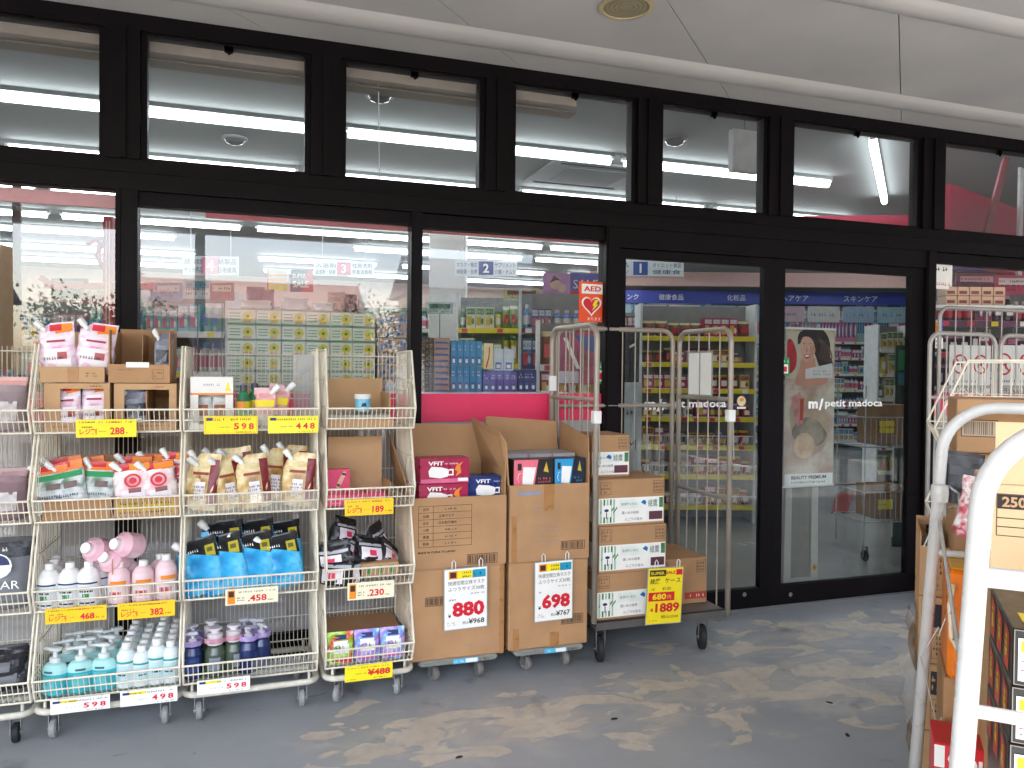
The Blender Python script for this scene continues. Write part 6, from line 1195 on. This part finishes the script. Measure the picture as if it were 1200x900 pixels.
aisle(368, 438, 306, 323, 7.6, '3', '#d8577f', '入浴剤', '殺虫剤・線香', '住居洗剤', '芳香消臭剤', 'hanging aisle sign with a pink number 3'); aisle(533, 606, 305, 323, 8.2, '2', '#2a3f86', 'マスク・衛生', '絆創膏・包帯', 'サプリメント', '介護・オムツ', 'hanging aisle sign with a navy number 2'); aisle(700, 801, 305, 323, 8.0, '1', '#2f4fa0', '医薬品', 'カーテン', 'ダイエット食品', '健康食', 'hanging aisle sign with a blue number 1')
aisle(214, 279, 300, 322, 8.0, '4', '#e08aa0', '洗剤・柔軟剤', 'ペット用品', '紙製品', '日用雑貨', 'hanging aisle sign at the left behind the second window')
def poster(px0, px1, py0, py1, D, nm, lab, base, fn):
    A = atD(px0, py1, D); B = atD(px1, py1, D); Cq = atD(px0, py0, D); W_, H_ = (B-A).length, Cq.z-A.z; t = thing(nm, lab, 'poster', tuple(A), -YAW); MB().box(0, 0, 0, W_, .006, H_, base).build('sheet', t); m_ = MB(); fn(m_, W_, H_); m_.build('print', t)
poster(340, 367, 316, 342, 6.4, 'sale_poster', 'navy and red SALE poster behind the second window', NAVY, lambda m_, w_, h_: (m_.poly([(w_*.5, 0), (w_, 0), (w_, h_), (w_*.75, h_)], RED, y=-.002), m_.text('SUPER', w_*.1, h_*.62, h_*.2, PAPER, y=-.004, wd=w_*.6, bold=.02), m_.text('SALE', w_*.12, h_*.2, h_*.3, PAPER, y=-.004, wd=w_*.7, bold=.03)))
poster(313, 338, 315, 342, 6.4, 'product_poster', 'yellow and orange product poster beside the sale poster', mat('#ece3d3', .5), lambda m_, w_, h_: (m_.quad(.01, h_*.08, w_-.01, h_*.32, YEL, y=-.002), m_.quad(.01, h_*.45, w_-.01, h_*.58, ORANGE, y=-.002), m_.quad(.01, h_*.7, w_-.01, h_*.76, ORANGE, y=-.002), m_.quad(0, 0, .012, h_, RED, y=-.003)))
poster(636, 668, 320, 349, 6.4, 'cosmetic_poster', 'pink and violet cosmetics poster left of the AED sticker', mat('#c48ac0', .5, var=.25, scale=8), lambda m_, w_, h_: (m_.disc(w_*.45, h_*.55, w_*.2, mat('#e3bba6', .5), y=-.002), m_.disc(w_*.7, h_*.4, w_*.16, mat('#e8c4ae', .5), y=-.002), m_.poly([(w_*.25, h_*.6), (w_*.4, h_*.9), (w_*.65, h_*.7), (w_*.5, h_*.72)], INKB, y=-.003)))
poster(636, 665, 349, 363, 6.4, 'white_placard', 'small white placard under the cosmetics poster', PAPER, lambda m_, w_, h_: m_.scrib(w_*.1, h_*.2, w_*.9, h_*.8, mat('#c0a0b0', .5), y=-.002, rows=2))
poster(668, 704, 320, 346, 6.5, 'sale_poster', 'blue sale poster partly hidden by the AED sticker', mat('#4a4fa8', .5), lambda m_, w_, h_: (m_.text('SALE', w_*.1, h_*.3, h_*.4, PAPER, y=-.003, wd=w_*.8), m_.quad(0, 0, w_*.3, h_*.2, RED, y=-.002)))
poster(655, 700, 390, 450, 5.1, 'striped_poster', 'wine and blue promotional board low in the third window', mat('#a04060', .5, var=.4, scale=9), lambda m_, w_, h_: (m_.poly([(w_*.1, h_*.9), (w_*.2, h_*.9), (w_*.55, h_*.3), (w_*.45, h_*.3)], PAPER, y=-.003), m_.poly([(w_*.4, h_*.95), (w_, h_*.95), (w_, h_*.6), (w_*.6, h_*.7)], mat('#3a4f90', .5), y=-.002), m_.quad(0, h_*.02, w_*.5, h_*.25, mat('#d6d3dc', .5), y=-.002)))
# pillar seen through the third window
p = atD(502, 400, 8.9); t = thing('store_pillar', 'white square pillar deep inside behind the third window', 'pillar', (p.x, p.y, 0), -YAW); MB().box(0, 0, 0, .42, .4, 3.199, mat('#d9d6d2', .6, var=.03), bev=.01).build('shaft', t)
# red frame and dark pole inside window 1, solid stand-ins for reflections
RS = mat('#b8243c', .5, var=.1); p = atD(128, 375, 4.9); t = thing('red_reflection_frame', 'red branching frame inside the first window, standing in for a reflection', 'reflection stand-in', (p.x, p.y, 0), -YAW)
h1 = p.z; s_ = 4.9/FPX
MB().box(-.03, -.02, 0, .03, .02, h1+120*s_, RS).box(-.012, -.022, .8, -.004, -.02, h1+115*s_, mat('#d9c3c4', .5)).box(.008, -.022, .8, .016, -.02, h1+115*s_, mat('#d9c3c4', .5)).build('post', t)
MB().box(-75*s_, -.015, h1+36*s_, 55*s_, .015, h1+43*s_, RS).poly([(-82*s_, h1+46*s_), (-60*s_, h1+34*s_), (-52*s_, h1+34*s_), (-60*s_, h1+42*s_), (-78*s_, h1+52*s_)], RS, y=-.016).build('cross_bar', t)
m_ = MB(); m_.tube([(0, 0, h1+55*s_), (-.05, 0, h1+64*s_), (-.075, 0, h1+76*s_), (-.05, 0, h1+90*s_)], .017, RS, 6); m_.tube([(-.01, 0, h1+60*s_), (-.0, 0, h1+80*s_), (-.08, 0, h1+94*s_), (-.14, 0, h1+88*s_)], .014, RS, 6); m_.build('arm', t)
p = atD(20, 262, 5.1); t = thing('pole_reflection', 'dark slim post inside the first window, standing in for a reflected pole', 'pole', (p.x, p.y, 0)); MB().box(-.025, -.02, 0, .025, .02, p.z+.25, mat('#3a2f33', .5), bev=.004).build('post', t)  # solid post in place of an outdoor pole's reflection
p = atD(0, 374, 4.6); t = thing('tan_carton', 'tall tan carton at the left edge inside the first window', 'carton', (p.x-.17, p.y, p.z-.3), -YAW); MB().box(0, 0, 0, .15, .2, .75, mat('#c59a5c', .7, var=.1), bev=.004).build('box', t)
# banner of a woman behind the right door
yb2 = .10; A = onY(918, 572, yb2); B = onY(979, 385, yb2); W_, H_ = B.x-A.x, B.z-A.z; t = thing('beauty_banner', 'tall cream banner with a smiling dark-haired woman hung behind the right door', 'banner', (A.x, yb2, A.z))
MB().box(0, 0, 0, W_, .003, H_, ramp_mat(['#c2b49e', '#d8ccba', '#b08f80', '#bfb294'], 3.2, .4, kind='NOISE', name='banner_print')).box(-.005, -.004, H_-.012, W_+.005, .006, H_, PAPER).box(-.005, -.004, 0, W_+.005, .006, .012, PAPER).build('sheet', t)
m_ = MB(); y = -.001; HAIR = mat('#2a1c1a', .5, var=.2, scale=30); SK = mat('#d8a58c', .5, var=.05, scale=12); sk2 = mat('#c98f78', .5)
m_.quad(.01, H_*.68, W_-.01, H_*.975, mat('#cdbfa8', .5, var=.2, scale=6), y)
cx, cz = W_*.43, H_*.865
def blob_(pts, mm, yy, n=6):
    out = []
    for i in range(len(pts)):
        p0, p1, p2, p3 = [Vector(pts[(i+k) % len(pts)]) for k in (-1, 0, 1, 2)]
        for j in range(n):
            t_ = j/n; q = .5*((2*p1)+(p2-p0)*t_+(2*p0-5*p1+4*p2-p3)*t_*t_+(3*p1-p0-3*p2+p3)*t_**3); out.append((q.x, q.y))
    m_.poly(out, mm, yy)
blob_([(cx-.06, cz+.1), (cx+.03, cz+.135), (cx+.12, cz+.12), (cx+.17, cz+.05), (cx+.175, cz-.04), (cx+.2, cz-.1), (cx+.14, cz-.15), (cx+.09, cz-.1), (cx+.05, cz-.02), (cx-.03, cz+.04), (cx-.07, cz+.03)], HAIR, y-.0004)
for k in range(7): blob_([(cx+.08+k*.013, cz+.08-k*.01), (cx+.1+k*.014, cz+.02-k*.01), (cx+.085+k*.014, cz-.05-k*.006), (cx+.093+k*.014, cz-.05-k*.006), (cx+.108+k*.014, cz+.02-k*.01), (cx+.086+k*.013, cz+.08-k*.01)], mat('#5a4038', .4), y-.0007, 3)
blob_([(cx-.03, cz-.05), (cx+.05, cz-.05), (cx+.075, cz-.11), (cx+.16, cz-.15), (cx+.12, cz-.22), (cx-.08, cz-.22), (cx-.06, cz-.13)], sk2, y-.0008)
blob_([(cx-.052, cz+.03), (cx-.03, cz+.078), (cx+.02, cz+.09), (cx+.058, cz+.06), (cx+.062, cz), (cx+.045, cz-.05), (cx+.008, cz-.083), (cx-.025, cz-.07), (cx-.048, cz-.025)], SK, y-.0012)
blob_([(cx+.02, cz+.01), (cx+.058, cz+.03), (cx+.06, cz-.01), (cx+.03, cz-.06), (cx+.005, cz-.08), (cx+.02, cz-.04)], sk2, y-.0013)
blob_([(cx-.055, cz+.05), (cx-.02, cz+.1), (cx+.05, cz+.095), (cx+.08, cz+.03), (cx+.07, cz-.05), (cx+.052, cz+.03), (cx+.02, cz+.072), (cx-.03, cz+.075)], HAIR, y-.0016)
for dx in (-.026, .022): blob_([(cx+dx-.012, cz+.014), (cx+dx, cz+.021), (cx+dx+.012, cz+.015), (cx+dx, cz+.009)], PAPER, y-.0017, 3); m_.disc(cx+dx+.001, cz+.015, .0055, INK, y=y-.0019, n=10); m_.poly([(cx+dx-.014, cz+.031), (cx+dx+.002, cz+.037), (cx+dx+.014, cz+.032), (cx+dx+.001, cz+.0335)], HAIR, y-.0018)
blob_([(cx-.006, cz+.01), (cx-.001, cz+.01), (cx+.006, cz-.016), (cx-.004, cz-.021), (cx-.014, cz-.016)], sk2, y-.0017, 3)
blob_([(cx-.026, cz-.036), (cx-.003, cz-.032), (cx+.022, cz-.034), (cx+.008, cz-.056), (cx-.01, cz-.057)], mat('#a81f2f', .4), y-.0018, 4); blob_([(cx-.02, cz-.038), (cx-.002, cz-.036), (cx+.016, cz-.037), (cx+.004, cz-.047), (cx-.01, cz-.047)], PAPER, y-.002, 4)
blob_([(W_*.03, H_*.9), (W_*.1, H_*.925), (W_*.17, H_*.89), (W_*.22, H_*.83), (W_*.2, H_*.75), (W_*.06, H_*.72)], mat('#b8262f', .5, var=.2, scale=20), y-.0014)
blob_([(W_*.1, H_*.5), (W_*.35, H_*.58), (W_*.7, H_*.52), (W_*.9, H_*.42), (W_*.8, H_*.25), (W_*.5, H_*.2), (W_*.2, H_*.28)], mat('#bfa68c', .5, var=.25, scale=9), y-.0002); blob_([(W_*.15, H_*.36), (W_*.45, H_*.44), (W_*.85, H_*.34), (W_*.7, H_*.26), (W_*.3, H_*.27)], mat('#8f8378', .5, var=.3, scale=12), y-.0003)
m_.poly([(W_*.4, H_*.74), (W_*.95, H_*.78), (W_*.95, H_*.69), (W_*.4, H_*.68)], mat('#d9d6d2', .5), y-.001); m_.scrib(W_*.55, H_*.7, W_*.93, H_*.74, mat('#8a8580', .5), y-.0014, rows=2)
m_.text('DALEIM', W_*.08, H_*.635, .03, mat('#b9a39a', .5), y-.0004, wd=W_*.55) if False else m_.scrib(W_*.08, H_*.63, W_*.7, H_*.655, mat('#a38f88', .5), y-.0004)
m_.poly([(W_*.12, H_*.56), (W_*.3, H_*.6), (W_*.42, H_*.5), (W_*.36, H_*.4), (W_*.25, H_*.38)], mat('#c98a84', .5, var=.3, scale=20), y-.0004); m_.poly([(W_*.3, H_*.55), (W_*.38, H_*.56), (W_*.36, H_*.42), (W_*.3, H_*.42)], mat('#b5472c', .5), y-.0008); m_.disc(W_*.55, H_*.34, .09, mat('#a89a86', .5, var=.25, scale=12), y=y-.0004); m_.disc(W_*.4, H_*.26, .08, mat('#d8b99a', .5, var=.2), y=y-.0006)
m_.quad(.005, .012, W_-.005, H_*.085, PAPER, y-.0004); m_.text('BEAUTY PREMIUM', W_*.15, H_*.05, .022, INK, y-.0008, wd=W_*.7, bold=.03); m_.text('SKIN CARE COUNTER', W_*.15, H_*.02, .02, INK, y-.0008, wd=W_*.7, bold=.03) if False else m_.scrib(W_*.15, H_*.02, W_*.85, H_*.045, INK, y-.0008, fill=1); m_.build('print', t)
# security gate behind the right door, dark stand behind the left door
def gate(px0, px1, pyb, zt, y, lab):
    a = onZ(px0, pyb, 0); t = thing('security_gate', lab, 'security gate', (a.x, y, 0)); w_ = .27; G1 = mat('#c3bfb3', .4, var=.05)
    m_ = MB(); pr = [(0, 0), (w_, 0), (w_-.015, zt), (.015, zt)]; inn = [(.055, .06), (w_-.055, .06), (w_-.06, zt-.05), (.06, zt-.05)]
    vs = [(x, 0, z) for x, z in pr]+[(x, 0, z) for x, z in inn]+[(x, .05, z) for x, z in pr]+[(x, .05, z) for x, z in inn]
    m_.add(vs, [(0, 1, 5, 4), (1, 2, 6, 5), (2, 3, 7, 6), (3, 0, 4, 7), (8, 12, 13, 9), (9, 13, 14, 10), (10, 14, 15, 11), (11, 15, 12, 8), (0, 8, 9, 1), (1, 9, 10, 2), (2, 10, 11, 3), (3, 11, 8, 0), (4, 5, 13, 12), (5, 6, 14, 13), (6, 7, 15, 14), (7, 4, 12, 15)], G1); m_.build('frame', t)
    MB().box(.058, .02, .06, w_-.058, .03, zt*.5, mat('#8d887c', .5)).box(.06, .02, zt*.5, w_-.06, .03, zt-.05, mat('#3b3b3d', .3)).build('panel', t); MB().box(-.03, -.08, 0, w_+.03, .13, .02, G1, bev=.005).build('foot', t); m_ = MB(); m_.disc(w_-.03, .12, .02, ORANGE, y=-.001); m_.disc(w_-.03, .12, .01, GREEN, y=-.0016); m_.build('sticker', t)
gate(914, 975, 688, 1.32, .28, 'cream anti-theft gate standing behind the beauty banner')
p = onZ(731, 700, 0); t = thing('banner_stand', 'dark narrow banner stand with pale lower half behind the left door', 'banner stand', (onY(731, 500, .25).x, .25, 0)); zt = onY(740, 388, .25).z; zm = onY(740, 448, .25).z; W_ = onY(752, 400, .25).x-onY(731, 400, .25).x
MB().box(0, 0, .02, W_, .01, zm, mat('#b9bcbb', .5, var=.15, scale=9)).box(0, 0, zm, W_-.02, .01, zt, mat('#2c2f36', .3, var=.2)).build('sheet', t); MB().box(-.02, -.1, 0, W_+.02, .12, .02, GREYP, bev=.004).build('foot', t); m_ = MB(); m_.poly([(W_*.25, zm+.2), (W_*.6, zm+.22), (W_*.6, zm+.235), (W_*.25, zm+.215)], PAPER, y=-.001); m_.scrib(W_*.15, zm-.2, W_*.8, zm-.06, mat('#4a4d50', .5), y=-.001, rows=3); m_.text('M', W_*.2, zm-.4, .06, INK, y=-.001); m_.build('print', t)
# floor mat, basket cart, green panel
a, b, c_, d_ = onZ(979, 578, 0), onZ(1001, 577, 0), onZ(993, 602, 0), onZ(974, 601, 0); t = thing('red_floor_mat', 'small red floor mat inside the right door', 'mat', (0, 0, 0)); m_ = MB(); prism(m_, [(d_.x, d_.y), (c_.x, c_.y), (b.x, b.y), (a.x, a.y)], .002, .01, mat('#9a3a36', .8, var=.15)); m_.build('mat', t)
p = onZ(1018, 662, 0); ic = thing('basket_cart', 'wire basket cart with cartons seen through the right door', 'basket cart', (p.x, p.y+.05, 0), R(-10)); m_ = MB()
for z in (.3, .85):
    for k in range(13): x = .5*k/12; m_.rod((x, 0, z), (x-.02*(k == 0), 0, z+.22), .002, GW, 4).rod((x, 0, z), (x, .4, z), .002, GW, 4)
    for zz_ in (z, z+.22): m_.tube([(0, 0, zz_), (.5, 0, zz_), (.5, .4, zz_), (0, .4, zz_)], .005, GW, 5, closed=True)
for x in (.01, .49):
    for y in (.02, .38): m_.rod((x, y, .1), (x, y, 1.3), .006, GW, 6)
m_.build('wire_frame', ic); caster(ic, .05, .05, r=.04, wm=RUBBER); caster(ic, .45, .05, r=.04, wm=RUBBER)
for i, (z, h_) in enumerate(((.31, .24), (.86, .3))): t = thing('shipping_carton', 'brown carton in the %s basket of the cart inside the door' % ('lower', 'upper')[i], 'carton', (p.x+.14, p.y+.09, z), R(-10)); MB().box(0, 0, 0, .26, .25, h_, CARDIN, bev=.003).build('box', t); m_ = MB(); m_.quad(.02, h_*.3, .14, h_*.6, YEL, y=-.001); m_.scrib(.02, h_*.4, .14, h_*.5, INK, y=-.0015); m_.build('print', t)
p = atD(1040, 480, 6.2); t = thing('green_panel', 'green promotional panel standing at the right door edge', 'panel', (p.x, p.y, 0), -YAW); MB().box(0.06, 0, 0, .2, .02, 1.62, mat('#1c3a29', .6, var=.2, scale=8)).box(.08, -.001, 1.3, .17, 0, 1.4, mat('#3d7f9a', .5)).box(.08, -.001, 1.42, .18, 0, 1.58, GREEN).build('board', t)
# ================================================================== OUTSIDE, SEEN IN THE GLASS
def upole(x, y, h, lab):
    t = thing('utility_pole', lab, 'utility pole', (x, y, -.12)); CO = mat('#77746f', .8); MB().rod((0, 0, 0), (0, 0, h), .17, CO, 12, r2=.11).build('pole', t); MB().box(-.9, -.05, h-1.1, .9, .05, h-1, STEEL).box(-.7, -.05, h-.5, .7, .05, h-.42, STEEL).build('cross_arm', t); MB().lathe([(.001, h-3.2), (.2, h-3.2), (.22, h-3), (.22, h-2.4), (.001, h-2.3)], GREYP, 12, M=tl(.35, 0, 0)).build('transformer', t); return h
upole(-5.9, -19, 9, 'concrete utility pole across the lot, left in the reflection'); upole(-1.4, -20.5, 9.5, 'concrete utility pole across the lot, right in the reflection'); upole(14, -22, 9.5, 'concrete utility pole far to the right across the lot')
t = thing('power_line', 'sagging power lines strung between the utility poles', 'power line'); m_ = MB()
for (A, B) in (((-30, -17, 8.5), (-5.9, -19, 7.9)), ((-5.9, -19, 7.9), (-1.4, -20.5, 8.4)), ((-1.4, -20.5, 8.4), (14, -22, 8.4)), ((14, -22, 8.4), (40, -24, 8.4)), ((-5.9, -19, 7), (14, -22, 6.6))):
    A, B = Vector(A), Vector(B); m_.tube([A.lerp(B, k/10)-Vector((0, 0, .6*math.sin(PI*k/10))) for k in range(11)], .03, RUBBER, 4)
m_.build('wire', t)
LEAF = mat('#4a6234', .7, var=.35, scale=2); BARK = mat('#4c4035', .9, var=.2)
def tree(x, y, h, r, lab, seed):
    t = thing('street_tree', lab, 'tree', (x, y, -.12)); rn = random.Random(seed); m_ = MB(); m_.rod((0, 0, 0), (0, 0, h*.5), .16, BARK, 8, r2=.09)
    cl = []
    for i in range(11): a = rn.uniform(0, 2*PI); q = Vector((math.cos(a)*r*.6, math.sin(a)*r*.6, h*rn.uniform(.5, .9))); m_.rod((0, 0, h*rn.uniform(.3, .5)), q, .06, BARK, 5, r2=.02); cl.append(q)
    m_.build('trunk', t); c = MB()
    for k in range(7000):
        b = rn.choice(cl); p = b+Vector((rn.gauss(0, 1), rn.gauss(0, 1), rn.gauss(0, .8)))*r*.24; s_ = rn.uniform(.04, .085); u = Vector((rn.gauss(0, 1), rn.gauss(0, 1), rn.gauss(0, 1))).normalized(); v = u.orthogonal().normalized()
        c.add([p-u*s_, p+v*s_*.6, p+u*s_, p-v*s_*.6], [(0, 1, 2, 3)], LEAF)
    c.build('crown', t)
tree(-3.6, -18, 3.1, 1.7, 'leafy street tree between the two left poles', 1); tree(4, -21, 3.4, 2.1, 'leafy street tree opposite the doors', 2); tree(6.8, -20, 3.3, 1.7, 'leafy street tree right of the doors', 3); tree(-10.5, -17, 3.4, 1.8, 'leafy street tree far left across the lot', 4)
def house(x, y, w_, d_, h_, c, rc, lab):
    t = thing('house', lab, 'house', (x, y, -.12)); MB().box(0, -d_, 0, w_, 0, h_, mat(c, .8, var=.06, scale=.5)).build('wall', t); m_ = MB(); e = .5; rm = mat(rc, .7, var=.12, scale=3)
    m_.add([(-e, -d_-e, h_), (w_+e, -d_-e, h_), (w_+e, e, h_), (-e, e, h_), (-e, -d_/2, h_+2), (w_+e, -d_/2, h_+2)], [(0, 1, 5, 4), (3, 4, 5, 2), (0, 4, 3), (1, 2, 5), (0, 3, 2, 1)], rm); m_.build('roof', t)
    for k in range(3):
        wx = w_*(k+.5)/3-.6; f_ = MB().box(wx-.06, 0, 1.2, wx+1.26, .06, 2.5, FIX).build('window', t); MB().box(wx, .06, 1.26, wx+1.2, .065, 2.44, mat('#33414c', .1)).build('pane', f_)
house(-4.5, -31, 9, 7, 3.6, '#c9b9ae', '#9a5f55', 'low house with a brick-red roof across the street'); house(8, -33, 10, 7, 5.5, '#d6d2c8', '#5a5f66', 'pale two-storey house across the street'); house(-22, -31, 11, 8, 4.5, '#bdb6a8', '#4d5358', 'grey-roofed house at the far left across the street')

t = thing('added_reflection_block', 'added dark brown block out of view, put there to darken the door reflections', 'building', (8.2, -11.5, -.12)); DB = mat('#3a332f', .8, var=.1, scale=.4)  # unseen block, added to darken what the door glass reflects
MB().box(0, -7, 0, 22, 0, 5.6, DB).box(-.2, -7.2, 5.6, 22.2, .2, 5.9, mat('#2b2725', .7)).build('wall', t)
for k in range(6):
    f_ = MB().box(1+k*3.5, 0, 2.6, 3+k*3.5, .06, 4.0, mat('#56524e', .5)).build('window', t); MB().box(1.06+k*3.5, .06, 2.66, 2.94+k*3.5, .066, 3.94, mat('#14181c', .1)).build('pane', f_)

for i, (px, py, D, w_, h_, c, c2) in enumerate(((176, 352, 5.2, .22, .12, '#3f86b8', '#e9e6e0'), (214, 350, 5.2, .2, .14, '#d7dfe0', '#58a0b8'), (246, 352, 5.2, .16, .12, '#9a3b46', '#e0c9a8'), (60, 350, 5.3, .25, .14, '#3c4658', '#c9c4bc'), (95, 356, 5.3, .2, .12, '#c98aa0', '#f0e6e0'), (500, 368, 6.5, .22, .1, '#b9c9c4', '#3f6a4f'), (590, 352, 6.4, .3, .1, '#c9c48a', '#8a3f3a'), (1120, 340, 5.6, .3, .12, '#7a3a52', '#d9a0a8'), (1165, 345, 5.6, .3, .14, '#b8405a', '#e9d6d0'))):
    p = atD(px, py, D); t = thing('promo_card', 'small promotional card above the shelf goods, %s counted from the left of the shop' % nth(i+1), 'promo card', tuple(p), -YAW); MB().box(0, 0, 0, w_, .01, h_, mat(c, .5, var=.2, scale=18)).build('board', t)
    m_ = MB(); m_.quad(w_*.1, h_*.5, w_*.9, h_*.85, mat(c2, .5), y=-.001); m_.scrib(w_*.12, h_*.15, w_*.85, h_*.8, INK, y=-.002, rows=3, rnd=random.Random(i)); m_.rod((w_*.5, .005, -.5), (w_*.5, .005, 0), .004, STEEL, 4); m_.build('print', t)
